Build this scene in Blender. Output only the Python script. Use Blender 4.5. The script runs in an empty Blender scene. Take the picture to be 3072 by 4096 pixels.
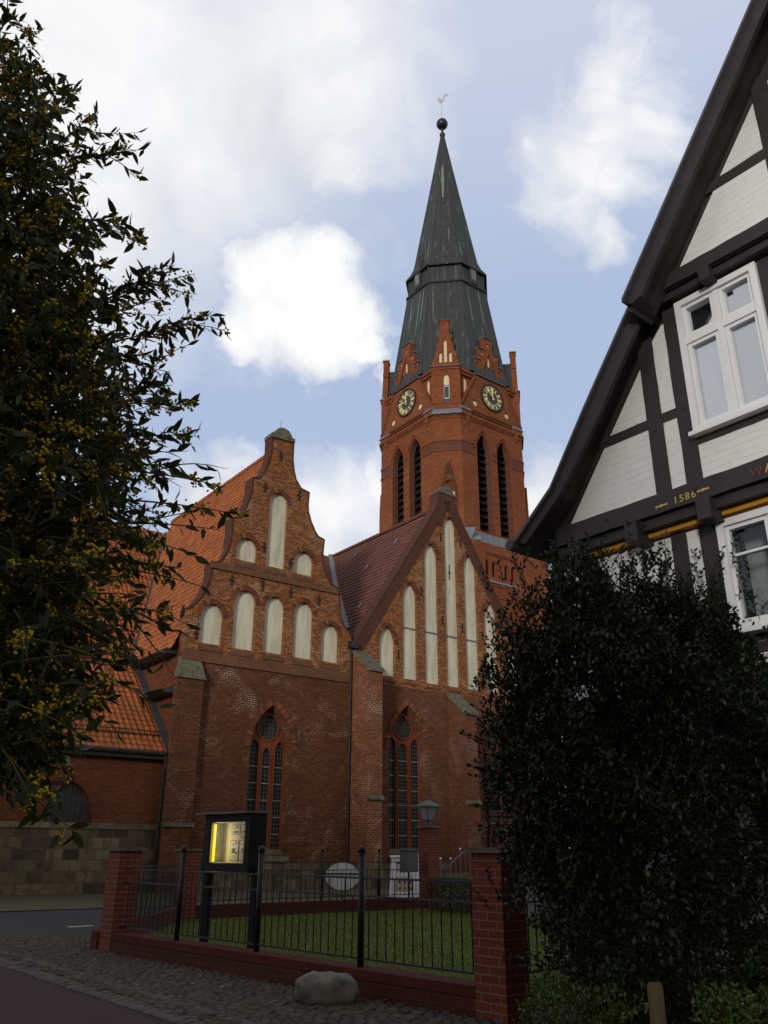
import bpy, math, random
import numpy as np
from mathutils import Vector, Matrix
from mathutils.geometry import tessellate_polygon
R = math.radians
rnd = random.Random(7)
rng = np.random.default_rng(11)
scene = bpy.context.scene
col = scene.collection

# ---------------------------------------------------------------- camera
EYE = 1.6
PITCH, ROLL, FPX = R(22.3), R(0.31), 3300.0
cam_data = bpy.data.cameras.new('camera')
cam = bpy.data.objects.new('camera', cam_data)
col.objects.link(cam)
cam_data.sensor_fit = 'VERTICAL'
cam_data.sensor_height = 36.0
cam_data.lens = FPX / 4096 * 36
cam_data.clip_start = 0.05
cam_data.clip_end = 3000
cam.matrix_world = Matrix.Translation((0, 0, EYE)) @ Matrix.Rotation(R(90) + PITCH, 4, 'X') @ Matrix.Rotation(ROLL, 4, 'Z')
scene.camera = cam

# ---------------------------------------------------------------- exposure
scene.view_settings.view_transform = 'Standard'
scene.view_settings.look = 'None'
scene.view_settings.exposure = 0.0
scene.view_settings.gamma = 1.0
scene.view_settings.use_curve_mapping = False

# ---------------------------------------------------------------- node helper
class NT:
    def __init__(s, tree): s.t = tree; s.n = tree.nodes; s.l = tree.links
    def put(s, sock, val):
        if val is None: return
        if isinstance(val, bpy.types.NodeSocket): s.l.new(val, sock)
        elif isinstance(val, bpy.types.Node): s.l.new(val.outputs[0], sock)
        else:
            try: sock.default_value = val
            except Exception:
                sock.default_value = tuple(val) + (1.0,)
    def node(s, ty, props=None, **ins):
        nd = s.n.new(ty)
        for k, v in (props or {}).items(): setattr(nd, k, v)
        for k, v in ins.items():
            key = int(k[1:]) if k[0] == 'i' and k[1:].isdigit() else k.replace('_', ' ')
            s.put(nd.inputs[key], v)
        return nd
    def math(s, op, a, b=None, c=None, clamp=False):
        nd = s.n.new('ShaderNodeMath'); nd.operation = op; nd.use_clamp = clamp
        s.put(nd.inputs[0], a)
        if b is not None: s.put(nd.inputs[1], b)
        if c is not None: s.put(nd.inputs[2], c)
        return nd.outputs[0]
    def vmath(s, op, a, b=None, out=0):
        nd = s.n.new('ShaderNodeVectorMath'); nd.operation = op
        s.put(nd.inputs[0], a)
        if b is not None: s.put(nd.inputs[1], b)
        return nd.outputs[out]
    def mix(s, fac, a, b, blend='MIX'):
        nd = s.n.new('ShaderNodeMix'); nd.data_type = 'RGBA'; nd.blend_type = blend
        s.put(nd.inputs[0], fac); s.put(nd.inputs[6], a); s.put(nd.inputs[7], b)
        return nd.outputs[2]
    def ramp(s, fac, stops):
        nd = s.n.new('ShaderNodeValToRGB'); e = nd.color_ramp.elements
        while len(e) < len(stops): e.new(0.5)
        for el, (p, c) in zip(e, stops):
            el.position = p; el.color = tuple(c) + (1,) if not isinstance(c, (int, float)) else (c, c, c, 1)
        s.put(nd.inputs[0], fac); return nd.outputs[0]
    def noise(s, vec, scale, detail=3, rough=0.55, dist=0.0):
        nd = s.n.new('ShaderNodeTexNoise')
        s.put(nd.inputs['Vector'], vec); nd.inputs['Scale'].default_value = scale
        nd.inputs['Detail'].default_value = detail; nd.inputs['Roughness'].default_value = rough
        nd.inputs['Distortion'].default_value = dist
        return nd.outputs[0]

def c4(c): return (c[0], c[1], c[2], 1.0)

# ---------------------------------------------------------------- sky and sun
SUN_AZ, SUN_EL = -160.0, 9.0       # degrees: low behind the viewer's left shoulder, veiled by cloud
world = bpy.data.worlds.new('World'); scene.world = world
world.use_nodes = True
w = NT(world.node_tree)
for nd in list(w.n): w.n.remove(nd)
sky = w.n.new('ShaderNodeTexSky'); sky.sky_type = 'NISHITA'; sky.sun_disc = False
sky.sun_elevation = R(SUN_EL); sky.sun_rotation = R(SUN_AZ)
sky.altitude = 0; sky.air_density = 1.0; sky.dust_density = 1.6; sky.ozone_density = 2.0
SKY_STRENGTH = 0.10
tc = w.n.new('ShaderNodeTexCoord'); dirv = tc.outputs['Generated']
def sky_dir(px, py):                 # direction of a cloud from where it stands over the skyline
    x, y = px - 1536, 2048 - py
    xl = math.cos(ROLL) * x - math.sin(ROLL) * y; yl = math.sin(ROLL) * x + math.cos(ROLL) * y
    return Vector((xl, FPX * math.cos(PITCH) - yl * math.sin(PITCH), FPX * math.sin(PITCH) + yl * math.cos(PITCH))).normalized()
n_big = w.noise(dirv, 5.0, 7, 0.62, 0.3)
n_fin = w.noise(dirv, 17.0, 8, 0.68, 0.4)
def warp(v, scale, amt, det):
    nz = w.n.new('ShaderNodeTexNoise'); w.put(nz.inputs['Vector'], v); nz.inputs['Scale'].default_value = scale; nz.inputs['Detail'].default_value = det; nz.inputs['Roughness'].default_value = 0.62
    d = w.vmath('SUBTRACT', nz.outputs[1], (0.5, 0.5, 0.5)); sc = w.n.new('ShaderNodeVectorMath'); sc.operation = 'SCALE'; w.put(sc.inputs[0], d); sc.inputs['Scale'].default_value = amt
    return w.vmath('ADD', v, sc.outputs[0])
wdir = warp(warp(dirv, 4.5, 0.20, 3), 15.0, 0.10, 6)
cdir = warp(warp(dirv, 7.0, 0.05, 2), 17.0, 0.07, 6)
def blob(px, py, rad, amp=1.0, wd=None):
    d = w.vmath('DISTANCE', wd or wdir, tuple(sky_dir(px, py)), out=1)
    return w.math('MULTIPLY', w.math('SUBTRACT', 1.0, w.math('DIVIDE', d, rad / FPX)), amp)
def union(lst):
    r = lst[0]
    for b in lst[1:]: r = w.math('SMOOTH_MAX', r, b, 0.18)
    return w.math('MAXIMUM', r, -1.5)
CUM = [(1120, 1110, 215), (1220, 1230, 285), (1040, 1260, 215), (1380, 1310, 190), (1000, 1120, 175), (1290, 1080, 180), (1230, 1360, 180), (950, 1370, 120), (1480, 1380, 90)]
SOFT = [(300, 300, 900), (700, 520, 720), (420, 880, 560), (1000, 300, 560), (1300, 450, 330), (1200, 80, 420), (150, 1250, 480), (560, 1010, 230), (1400, 640, 170),
        (2590, 130, 130), (2560, 300, 190), (2440, 480, 210), (2330, 640, 250), (2230, 830, 200), (2420, 760, 180), (2330, 1040, 130), (2620, 520, 130), (2160, 620, 100),
        (860, 1860, 120), (1330, 2050, 280), (1480, 1930, 150), (1180, 2250, 340), (2180, 2050, 170), (820, 2000, 200), (1600, 1500, 60)]
wob = w.math('MULTIPLY', w.math('SUBTRACT', n_big, 0.5), 1.9)
wob2 = w.math('MULTIPLY', w.math('SUBTRACT', n_fin, 0.5), 0.9)
d_c = w.math('ADD', union([blob(*b, wd=cdir) for b in CUM]), w.math('ADD', w.math('MULTIPLY', wob, 0.15), w.math('MULTIPLY', wob2, 0.35)))
d_s = w.math('ADD', union([blob(*b) for b in SOFT]), w.math('ADD', w.math('MULTIPLY', wob, 0.62), w.math('MULTIPLY', wob2, 0.4)))
# the rest of the sky, out of the picture: broken cloud from large noise
n_all = w.noise(dirv, 2.2, 5, 0.6)
seen = w.math('SUBTRACT', 1.0, w.math('DIVIDE', w.vmath('DISTANCE', dirv, tuple(sky_dir(1536, 1300)), out=1), 0.8))
d_o = w.math('SUBTRACT', w.math('MULTIPLY', w.math('SUBTRACT', n_all, 0.37), 3.0), w.math('MULTIPLY', w.math('MAXIMUM', seen, 0.0), 8.0))
m_c = w.ramp(d_c, [(-0.0, 0.0), (0.16, 0.5), (0.26, 0.82), (0.46, 1.0)])
m_s = w.ramp(w.math('ADD', w.math('MULTIPLY', d_s, 0.6), 0.25), [(0.06, 0.0), (0.34, 0.45), (0.75, 1.0)])
m_o = w.ramp(d_o, [(0.0, 0.0), (0.6, 0.9)])
mask = w.math('MAXIMUM', w.math('MAXIMUM', m_c, m_s), m_o)
shade = w.noise(dirv, 3.4, 4, 0.55, 0.2)
cloud_col = w.mix(w.ramp(shade, [(0.36, 0.0), (0.60, 1.0)]), (7.4, 7.6, 8.0, 1), (9.6, 9.6, 9.7, 1))
cum_sh = w.ramp(w.math('ADD', w.math('MULTIPLY', d_c, 0.55), w.math('MULTIPLY', w.noise(cdir, 9.0, 6, 0.62), 0.75)), [(0.36, (7.3, 7.6, 8.3)), (0.54, (8.7, 8.85, 9.2)), (0.74, (10.1, 10.1, 10.1))])
cloud_col = w.mix(m_c, cloud_col, cum_sh)
cloud_far = w.mix(m_o, cloud_col, (6.8, 6.9, 7.1, 1))
SKY_TINT = (1.05, 1.0, 0.98, 1)
blue = w.mix(1.0, sky.outputs[0], SKY_TINT, 'MULTIPLY')
blue = w.mix(0.80, blue, (5.1, 6.2, 8.5, 1))
sxyz = w.node('ShaderNodeSeparateXYZ', Vector=dirv)
blue = w.mix(w.ramp(sxyz.outputs[2], [(0.60, 0.0), (0.80, 1.0)]), blue, (5.9, 6.4, 7.9, 1))     # higher up the blue is veiled
sky_col = w.mix(mask, blue, cloud_far)
# unseen sky overhead and behind the viewer, greyed to cut light on the ground
over = w.ramp(sxyz.outputs[2], [(0.83, 0.0), (0.95, 1.0)]); back = w.ramp(w.math('ADD', w.math('MULTIPLY', sxyz.outputs[1], 0.5), 0.5), [(0.22, 1.0), (0.50, 0.0)])
sky_col = w.mix(over, sky_col, (2.0, 1.95, 1.85, 1)); sky_col = w.mix(back, sky_col, w.mix(n_all, (2.1, 2.0, 1.9, 1), (5.4, 5.2, 4.9, 1)))
bg = w.node('ShaderNodeBackground', Color=sky_col, Strength=SKY_STRENGTH)
out = w.n.new('ShaderNodeOutputWorld'); w.l.new(bg.outputs[0], out.inputs[0])

sun_d = bpy.data.lights.new('sun', 'SUN'); sun_d.energy = 2.0; sun_d.angle = R(10); sun_d.color = (1.0, 0.975, 0.93)
sun = bpy.data.objects.new('sun', sun_d); col.objects.link(sun)
sdir = Vector((math.sin(R(SUN_AZ)) * math.cos(R(SUN_EL)), math.cos(R(SUN_AZ)) * math.cos(R(SUN_EL)), math.sin(R(SUN_EL))))
sun.rotation_euler = sdir.to_track_quat('Z', 'Y').to_euler()

# ---------------------------------------------------------------- geometry helpers
def at(px, py, Y):                   # point seen at a pixel of the photograph, Y metres in front of the eye
    d = sky_dir(px, py); return Vector((0, 0, EYE)) + d * (Y / d.y)

class Fr:                            # local frame of a wall: a along it, off outwards, z up
    def __init__(s, o, ex, ey): s.o = Vector(o); s.ex = Vector(ex).normalized(); s.ey = Vector(ey).normalized(); s.ez = Vector((0, 0, 1))
    def p(s, a, off, z): return s.o + s.ex * a + s.ey * off + s.ez * z

class MB:
    def __init__(s): s.v = []; s.f = []; s.m = []; s.pc = []
    def pieces(s, gap):              # the mesh taken apart where its pieces stand further than gap from each other
        n = len(s.pc); V = np.array(s.v); lo = np.array([V[a:b].min(0) for a, b, _, _ in s.pc]) - gap / 2; hi = np.array([V[a:b].max(0) for a, b, _, _ in s.pc]) + gap / 2
        left = set(range(n)); out = []
        while left:
            st = [min(left)]; left.discard(st[0]); grp = []
            while st:
                i = st.pop(); grp.append(i)
                for j in [j for j in left if (lo[i] <= hi[j]).all() and (lo[j] <= hi[i]).all()]: left.discard(j); st.append(j)
            m = MB()
            for i in sorted(grp):
                a, b, f0, f1 = s.pc[i]; m.add(s.v[a:b], [tuple(k - a for k in f) for f in s.f[f0:f1]])
            out.append(m)
        return out
    def add(s, pts, faces, mi=0):
        b = len(s.v); s.pc.append((b, b + len(pts), len(s.f), len(s.f) + len(faces)))
        s.v += [tuple(p) for p in pts]
        for f in faces: s.f.append(tuple(i + b for i in f)); s.m.append(mi)
        return s
    def quad(s, *pts, mi=0): return s.add(pts, [tuple(range(len(pts)))], mi)
    def box(s, fr, a0, a1, o0, o1, z0, z1, mi=0):
        P = [fr.p(a, o, z) for z in (z0, z1) for o in (o0, o1) for a in (a0, a1)]
        return s.add(P, [(0, 1, 3, 2), (4, 6, 7, 5), (0, 4, 5, 1), (2, 3, 7, 6), (0, 2, 6, 4), (1, 5, 7, 3)], mi)
    def hexa(s, pts, mi=0):          # 8 points: bottom ring of four, top ring of four
        return s.add(pts, [(3, 2, 1, 0), (4, 5, 6, 7), (0, 1, 5, 4), (1, 2, 6, 5), (2, 3, 7, 6), (3, 0, 4, 7)], mi)
    def slab(s, fr, outer, o0, o1, holes=(), mi=0, rmi=None, back=True, sides=True):
        # outer, holes: lists of (a, z); front face at off o0, back at o1
        loops = [outer] + list(holes)
        tri = tessellate_polygon([[Vector((a, z, 0)) for a, z in lp] for lp in loops])
        flat = [q for lp in loops for q in lp]
        s.add([fr.p(a, o0, z) for a, z in flat], tri, mi)
        if back: s.add([fr.p(a, o1, z) for a, z in flat], [t[::-1] for t in tri], mi)
        for k, lp in enumerate(loops):
            if k == 0 and not sides: continue
            n = len(lp)
            P = [fr.p(a, o0, z) for a, z in lp] + [fr.p(a, o1, z) for a, z in lp]
            s.add(P, [(i, (i + 1) % n, n + (i + 1) % n, n + i) for i in range(n)], mi if (k == 0 or rmi is None) else rmi)
        return s
    def tube(s, pts, r, n=6, mi=0, caps=True):
        pts = [Vector(p) for p in pts]
        rs = r if isinstance(r, (list, tuple)) else [r] * len(pts)
        ring = []
        for i, p in enumerate(pts):
            t = (pts[min(i + 1, len(pts) - 1)] - pts[max(i - 1, 0)]).normalized()
            up = Vector((0, 0, 1)) if abs(t.z) < 0.9 else Vector((1, 0, 0))
            x = t.cross(up).normalized(); y = t.cross(x)
            ring += [p + (x * math.cos(2 * math.pi * k / n) + y * math.sin(2 * math.pi * k / n)) * rs[i] for k in range(n)]
        F = []
        for i in range(len(pts) - 1):
            for k in range(n):
                F.append((i * n + k, i * n + (k + 1) % n, (i + 1) * n + (k + 1) % n, (i + 1) * n + k))
        if caps: F += [tuple(range(n))[::-1], tuple(range((len(pts) - 1) * n, len(pts) * n))]
        return s.add(ring, F, mi)
    def lathe(s, c, prof, n=16, mi=0, ph=0.0):
        c = Vector(c); V = []; F = []
        for r, z in prof:
            V += [c + Vector((r * math.cos(2 * math.pi * k / n + ph), r * math.sin(2 * math.pi * k / n + ph), z)) for k in range(n)]
        for i in range(len(prof) - 1):
            for k in range(n): F.append((i * n + k, i * n + (k + 1) % n, (i + 1) * n + (k + 1) % n, (i + 1) * n + k))
        F += [tuple(range(n))[::-1], tuple(range((len(prof) - 1) * n, len(prof) * n))]
        return s.add(V, F, mi)

def auto_uv(me):
    nf = len(me.loops)
    if nf == 0: return
    co = np.empty(len(me.vertices) * 3); me.vertices.foreach_get('co', co); co = co.reshape(-1, 3)
    npoly = len(me.polygons)
    nr = np.empty(npoly * 3); me.polygons.foreach_get('normal', nr); nr = nr.reshape(-1, 3)
    tot = np.empty(npoly, dtype=np.int32); me.polygons.foreach_get('loop_total', tot)
    li = np.empty(nf, dtype=np.int32); me.loops.foreach_get('vertex_index', li)
    ln = np.repeat(nr, tot, axis=0)
    t = np.stack([-ln[:, 1], ln[:, 0], np.zeros(nf)], 1); L = np.linalg.norm(t, axis=1)
    flat = L < 0.05
    t[flat] = (1, 0, 0); L[flat] = 1; t /= L[:, None]
    b = np.cross(ln, t); b[flat] = (0, 1, 0)
    P = co[li]
    uv = np.stack([(P * t).sum(1), (P * b).sum(1)], 1).astype(np.float32)
    lay = me.uv_layers.new(name='UVMap'); lay.data.foreach_set('uv', uv.ravel())

BASE = {}
def tag(o, label=None, cat=None, group=None, kind=None):
    if label: o['label'] = label
    if cat: o['category'] = cat
    if group: o['group'] = group
    if kind: o['kind'] = kind
    return o
def thing(name, loc, label, cat, group=None):
    o = bpy.data.objects.new(name, None); o.empty_display_size = 0.3; o.location = loc; col.objects.link(o)
    BASE[o.name] = Vector(loc); return tag(o, label, cat, group)
def link_mesh(me, name, parent=None, base=None):
    o = bpy.data.objects.new(name, me); col.objects.link(o)
    if parent is not None: o.parent = parent; BASE[o.name] = BASE[parent.name]
    else: BASE[o.name] = Vector(base) if base is not None else Vector((0, 0, 0)); o.location = BASE[o.name]
    return o
def make(mb, name, mats, parent=None, base=None, smooth=False, label=None, cat=None, group=None, kind=None, split=None):
    if split is not None: return [make(m, name, mats, parent, base, smooth, label, cat, group, kind) for m in mb.pieces(split)][0]
    b = BASE[parent.name] if parent is not None else (Vector(base) if base is not None else Vector((0, 0, 0)))
    me = bpy.data.meshes.new(name)
    me.from_pydata([(x - b.x, y - b.y, z - b.z) for x, y, z in mb.v], [], mb.f)
    if not isinstance(mats, (list, tuple)): mats = [mats]
    for m in mats: me.materials.append(m)
    if len(mats) > 1: me.polygons.foreach_set('material_index', mb.m)
    me.update(); auto_uv(me)
    if smooth: me.polygons.foreach_set('use_smooth', [True] * len(me.polygons))
    o = link_mesh(me, name, parent, base)
    return tag(o, label, cat, group, kind)
def arch(c, hw, zb, zs, za, n=9, kind='pointed'):
    # closed outline of an arched opening: bottom zb, springing zs, apex za
    L = [(c - hw, zb), (c - hw, zs)]; Rr = [(c + hw, zs), (c + hw, zb)]
    h = za - zs; top = []
    if kind == 'pointed':
        rad = (hw * hw + h * h) / (2 * hw); a1 = math.asin(min(1, h / rad))
        if rad < hw: a1 = math.pi - a1 if h > rad else a1
        for i in range(1, n + 1):
            a = a1 * i / n; top.append((c - hw + rad - rad * math.cos(a), zs + rad * math.sin(a)))
        top += [(2 * c - x, z) for x, z in reversed(top[:-1])]
    else:
        for i in range(1, 2 * n):
            a = math.pi * i / (2 * n); top.append((c - hw * math.cos(a), zs + h * math.sin(a)))
    return L + top + Rr
def arch_curve(c, hw, zs, za, n=9, kind='pointed'):
    return arch(c, hw, zs - 1, zs, za, n, kind)[1:-1]
def voussoirs(mb, fr, curve, t, o0, o1, step=0.11, gap=0.012, mi=0):
    # ring of bricks standing round an arch curve [(a, z)...], thickness t outwards
    P = [Vector((a, z)) for a, z in curve]
    seg = [0]
    for i in range(1, len(P)): seg.append(seg[-1] + (P[i] - P[i - 1]).length)
    def samp(x):
        x = max(0, min(seg[-1], x))
        for i in range(1, len(P)):
            if x <= seg[i] + 1e-9:
                k = (x - seg[i - 1]) / max(1e-9, seg[i] - seg[i - 1]); p = P[i - 1].lerp(P[i], k); d = (P[i] - P[i - 1]).normalized(); return p, Vector((-d.y, d.x))
        return P[-1], Vector((0, 1))
    n = max(3, int(seg[-1] / step))
    for i in range(n):
        x0, x1 = seg[-1] * i / n + gap / 2, seg[-1] * (i + 1) / n - gap / 2
        (p0, n0), (p1, n1) = samp(x0), samp(x1)
        q0, q1 = p0 + n0 * t, p1 + n1 * t
        P8 = [fr.p(p.x, o1, p.y) for p in (p0, p1, q1, q0)] + [fr.p(p.x, o0, p.y) for p in (p0, p1, q1, q0)]
        mb.hexa(P8, mi)
def ribbon(mb, fr, line, t, o0, o1, mi=0):   # strip of thickness t laid on the outside (left hand) of a polyline
    P = [Vector(p) for p in line]
    N = []
    for i in range(len(P)):
        d = (P[min(i + 1, len(P) - 1)] - P[max(i - 1, 0)]).normalized(); N.append(Vector((-d.y, d.x)))
    for i in range(len(P) - 1):
        a, b = P[i], P[i + 1]; c, d = P[i + 1] + N[i + 1] * t, P[i] + N[i] * t
        mb.hexa([fr.p(q.x, o1, q.y) for q in (a, b, c, d)] + [fr.p(q.x, o0, q.y) for q in (a, b, c, d)], mi)

# ---------------------------------------------------------------- materials
def newmat(name):
    m = bpy.data.materials.new(name); m.use_nodes = True
    t = NT(m.node_tree)
    bs = t.n['Principled BSDF']; return m, t, bs
def uvn(t): return t.node('ShaderNodeUVMap', dict(uv_map='UVMap')).outputs[0]
def objc(t): return t.n.new('ShaderNodeTexCoord').outputs['Object']
def bump(t, bs, h, strength=0.5, dist=0.02):
    b = t.node('ShaderNodeBump', Height=h, Strength=strength, Distance=dist); t.l.new(b.outputs[0], bs.inputs['Normal'])
def plain(name, c, rough=0.6, var=0.12, scale=6.0, metal=0.0, bmp=0.0, spec=0.4):
    m, t, bs = newmat(name); o = objc(t)
    n = t.noise(o, scale, 5, 0.6)
    colr = t.mix(n, tuple(x * (1 - var * 2) for x in c) + (1,), tuple(min(1, x * (1 + var * 2)) for x in c) + (1,))
    t.put(bs.inputs['Base Color'], colr); bs.inputs['Roughness'].default_value = rough
    bs.inputs['Metallic'].default_value = metal; bs.inputs['Specular IOR Level'].default_value = spec
    if bmp: bump(t, bs, t.noise(o, scale * 6, 5, 0.6), bmp, 0.02)
    return m
def brick(name, c1, c2, cm, bw=0.28, bh=0.095, ms=0.012, dark=(0.03, 0.018, 0.012), dark_amt=0.35, blotch=0.35, moss=None, moss_amt=0.0, bmp=0.5, pale=0.0, rough=0.9):
    m, t, bs = newmat(name); uv = uvn(t); o = objc(t)
    b = t.n.new('ShaderNodeTexBrick'); b.offset = 0.5
    t.put(b.inputs['Vector'], uv); b.inputs['Scale'].default_value = 1
    b.inputs['Color1'].default_value = c4(c1); b.inputs['Color2'].default_value = c4(c2); b.inputs['Mortar'].default_value = c4(cm)
    b.inputs['Mortar Size'].default_value = ms; b.inputs['Mortar Smooth'].default_value = 0.3
    b.inputs['Brick Width'].default_value = bw; b.inputs['Row Height'].default_value = bh; b.inputs['Bias'].default_value = 0.0
    mp = t.node('ShaderNodeMapping', Vector=uv); mp.inputs['Scale'].default_value = (1 / bw * 1.9, 1 / bh * 1.0, 1)
    nd = t.noise(mp.outputs[0], 1.0, 2, 0.5)
    dk = t.math('MULTIPLY', t.ramp(nd, [(0.50, 0.0), (0.62, 1.0)]), dark_amt)
    notm = t.math('SUBTRACT', 1.0, b.outputs['Fac'])
    cc = t.mix(t.math('MULTIPLY', dk, notm), b.outputs['Color'], c4(dark))
    bl = t.noise(o, 0.55, 6, 0.65, 0.4)
    cc = t.mix(t.math('MULTIPLY', t.ramp(bl, [(0.35, 1.0), (0.62, 0.0)]), blotch), cc, c4(tuple(x * 0.35 for x in c1)))
    fine = t.noise(o, 9.0, 5, 0.7)
    cc = t.mix(t.math('MULTIPLY', fine, 0.35), cc, c4(tuple(x * 0.55 for x in c2)))
    if pale:
        pn = t.noise(o, 0.8, 5, 0.7, 0.6)
        cc = t.mix(t.math('MULTIPLY', t.math('MULTIPLY', t.ramp(pn, [(0.52, 0.0), (0.68, 1.0)]), b.outputs['Fac']), pale), cc, (0.75, 0.68, 0.55, 1))
    if moss:
        mn = t.noise(o, 1.7, 6, 0.7)
        cc = t.mix(t.math('MULTIPLY', t.ramp(mn, [(0.45, 0.0), (0.7, 1.0)]), moss_amt), cc, c4(moss))
    t.put(bs.inputs['Base Color'], cc); bs.inputs['Roughness'].default_value = rough; bs.inputs['Specular IOR Level'].default_value = 0.25
    h = t.math('ADD', t.math('MULTIPLY', notm, 1.0), t.math('MULTIPLY', fine, 0.5))
    bump(t, bs, h, bmp, 0.015)
    return m
def stained(name, c, dirt, scale=1.2, amt=0.6, rough=0.85, streak=True, bmp=0.3, moss=None):
    m, t, bs = newmat(name); o = objc(t)
    mp = t.node('ShaderNodeMapping', Vector=o); mp.inputs['Scale'].default_value = (3, 3, 0.45) if streak else (1, 1, 1)
    n = t.noise(mp.outputs[0], scale, 6, 0.65, 0.3); n2 = t.noise(o, scale * 7, 5, 0.65)
    cc = t.mix(t.math('MULTIPLY', t.ramp(n, [(0.42, 0.0), (0.7, 1.0)]), amt), c4(c), c4(dirt))
    cc = t.mix(t.math('MULTIPLY', n2, 0.3), cc, c4(tuple(x * 0.6 for x in c)))
    if moss:
        n3 = t.noise(o, scale * 2.3, 6, 0.7)
        cc = t.mix(t.ramp(n3, [(0.45, 0.0), (0.62, 0.9)]), cc, c4(moss))
    t.put(bs.inputs['Base Color'], cc); bs.inputs['Roughness'].default_value = rough; bs.inputs['Specular IOR Level'].default_value = 0.3
    if bmp: bump(t, bs, n2, bmp, 0.02)
    return m
def tile(name, c1, c2, dirt, uw=0.24, vw=0.34, rough=0.75):
    m, t, bs = newmat(name); uv = uvn(t); o = objc(t)
    sx = t.node('ShaderNodeSeparateXYZ', Vector=uv)
    fu = t.math('FLOOR', t.math('DIVIDE', sx.outputs[0], uw)); fv = t.math('FLOOR', t.math('DIVIDE', sx.outputs[1], vw))
    wn = t.node('ShaderNodeTexWhiteNoise', dict(noise_dimensions='2D'), Vector=t.node('ShaderNodeCombineXYZ', X=fu, Y=fv).outputs[0]).outputs[0]
    cc = t.mix(wn, c4(c1), c4(c2))
    odd = t.node('ShaderNodeTexWhiteNoise', dict(noise_dimensions='2D'), Vector=t.node('ShaderNodeCombineXYZ', X=t.math('ADD', fu, 31.0), Y=t.math('ADD', fv, 7.0)).outputs[0]).outputs[0]
    cc = t.mix(t.ramp(odd, [(0.86, 0.0), (0.90, 0.6)]), cc, c4(tuple(x * 0.38 for x in c1))); cc = t.mix(t.ramp(odd, [(0.06, 0.5), (0.09, 0.0)]), cc, c4(tuple(min(1, x * 1.35) for x in c1)))
    ms = t.noise(o, 0.5, 7, 0.72, 0.8); cc = t.mix(t.ramp(ms, [(0.54, 0.0), (0.70, 0.65)]), cc, c4(tuple(x * 0.45 for x in dirt)))
    n = t.noise(o, 0.9, 6, 0.65, 0.5)
    cc = t.mix(t.math('MULTIPLY', t.ramp(n, [(0.45, 0.0), (0.7, 1.0)]), 0.55), cc, c4(dirt))
    n2 = t.noise(o, 11, 4, 0.7); cc = t.mix(t.math('MULTIPLY', n2, 0.35), cc, c4(tuple(x * 0.5 for x in c1)))
    t.put(bs.inputs['Base Color'], cc); bs.inputs['Roughness'].default_value = rough; bs.inputs['Specular IOR Level'].default_value = 0.35
    bump(t, bs, n2, 0.3, 0.01)
    return m
def glass_mat(name, c=(0.02, 0.025, 0.03), rough=0.05, spec=0.6, lead=None):
    m, t, bs = newmat(name)
    base = c4(c)
    if lead:
        uv = uvn(t); b = t.n.new('ShaderNodeTexBrick'); b.offset = 0.0
        t.put(b.inputs['Vector'], uv); b.inputs['Scale'].default_value = 1; b.inputs['Brick Width'].default_value = lead[0]; b.inputs['Row Height'].default_value = lead[1]
        b.inputs['Mortar Size'].default_value = lead[2]; b.inputs['Mortar Smooth'].default_value = 0.2
        b.inputs['Color1'].default_value = c4(c); b.inputs['Color2'].default_value = c4(tuple(x * 1.7 for x in c)); b.inputs['Mortar'].default_value = c4(lead[3])
        base = b.outputs['Color']
        t.put(bs.inputs['Roughness'], t.math('ADD', t.math('MULTIPLY', b.outputs['Fac'], 0.4), rough))
        bump(t, bs, t.noise(uv, 14, 2, 0.5), 0.25, 0.01)
    else: bs.inputs['Roughness'].default_value = rough
    t.put(bs.inputs['Base Color'], base); bs.inputs['Specular IOR Level'].default_value = spec
    return m
def leaf_mat(name, c1, c2, rough=0.35, spec=0.5, trans=0.15, vein=None):
    m, t, bs = newmat(name)
    g = t.n.new('ShaderNodeNewGeometry')
    cc = t.mix(g.outputs['Random Per Island'], c4(c1), c4(c2))
    t.put(bs.inputs['Base Color'], cc); bs.inputs['Roughness'].default_value = rough; bs.inputs['Specular IOR Level'].default_value = spec
    if trans:
        tr = t.node('ShaderNodeBsdfTranslucent', Color=t.mix(0.5, cc, (0.12, 0.16, 0.01, 1)))
        mx = t.node('ShaderNodeMixShader', i0=trans, i1=bs.outputs[0], i2=tr.outputs[0])
        t.l.new(mx.outputs[0], t.n['Material Output'].inputs[0])
    return m

M = {}
def island_brick(name, cs):
    m, t, bs = newmat(name); g = t.n.new('ShaderNodeNewGeometry'); o = objc(t)
    cc = t.ramp(g.outputs['Random Per Island'], [(i / (len(cs) - 1), c) for i, c in enumerate(cs)])
    cc = t.mix(t.math('MULTIPLY', t.noise(o, 8, 5, .7), .45), cc, (.06, .03, .02, 1))
    t.put(bs.inputs['Base Color'], cc); bs.inputs['Roughness'].default_value = .9; bs.inputs['Specular IOR Level'].default_value = .25; return m
M['voussoir'] = island_brick('arch_brick', [(.26, .075, .03), (.09, .035, .02), (.20, .055, .026), (.32, .11, .042), (.13, .042, .022)])
M['brick_old_shade_toned'] = brick('old_shade_toned_brick', (0.215, 0.062, 0.020), (0.09, 0.028, 0.013), (0.13, 0.085, 0.05), 0.29, 0.10, 0.012, dark_amt=0.6, blotch=0.55, pale=0.45)
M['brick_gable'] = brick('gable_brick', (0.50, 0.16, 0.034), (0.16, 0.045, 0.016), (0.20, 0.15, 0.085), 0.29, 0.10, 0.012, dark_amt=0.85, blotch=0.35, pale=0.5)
M['brick_butt'] = brick('buttress_brick', (0.32, 0.090, 0.028), (0.15, 0.040, 0.017), (0.24, 0.18, 0.12), 0.29, 0.10, 0.012, dark_amt=0.55, blotch=0.45, pale=0.6)
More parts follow.
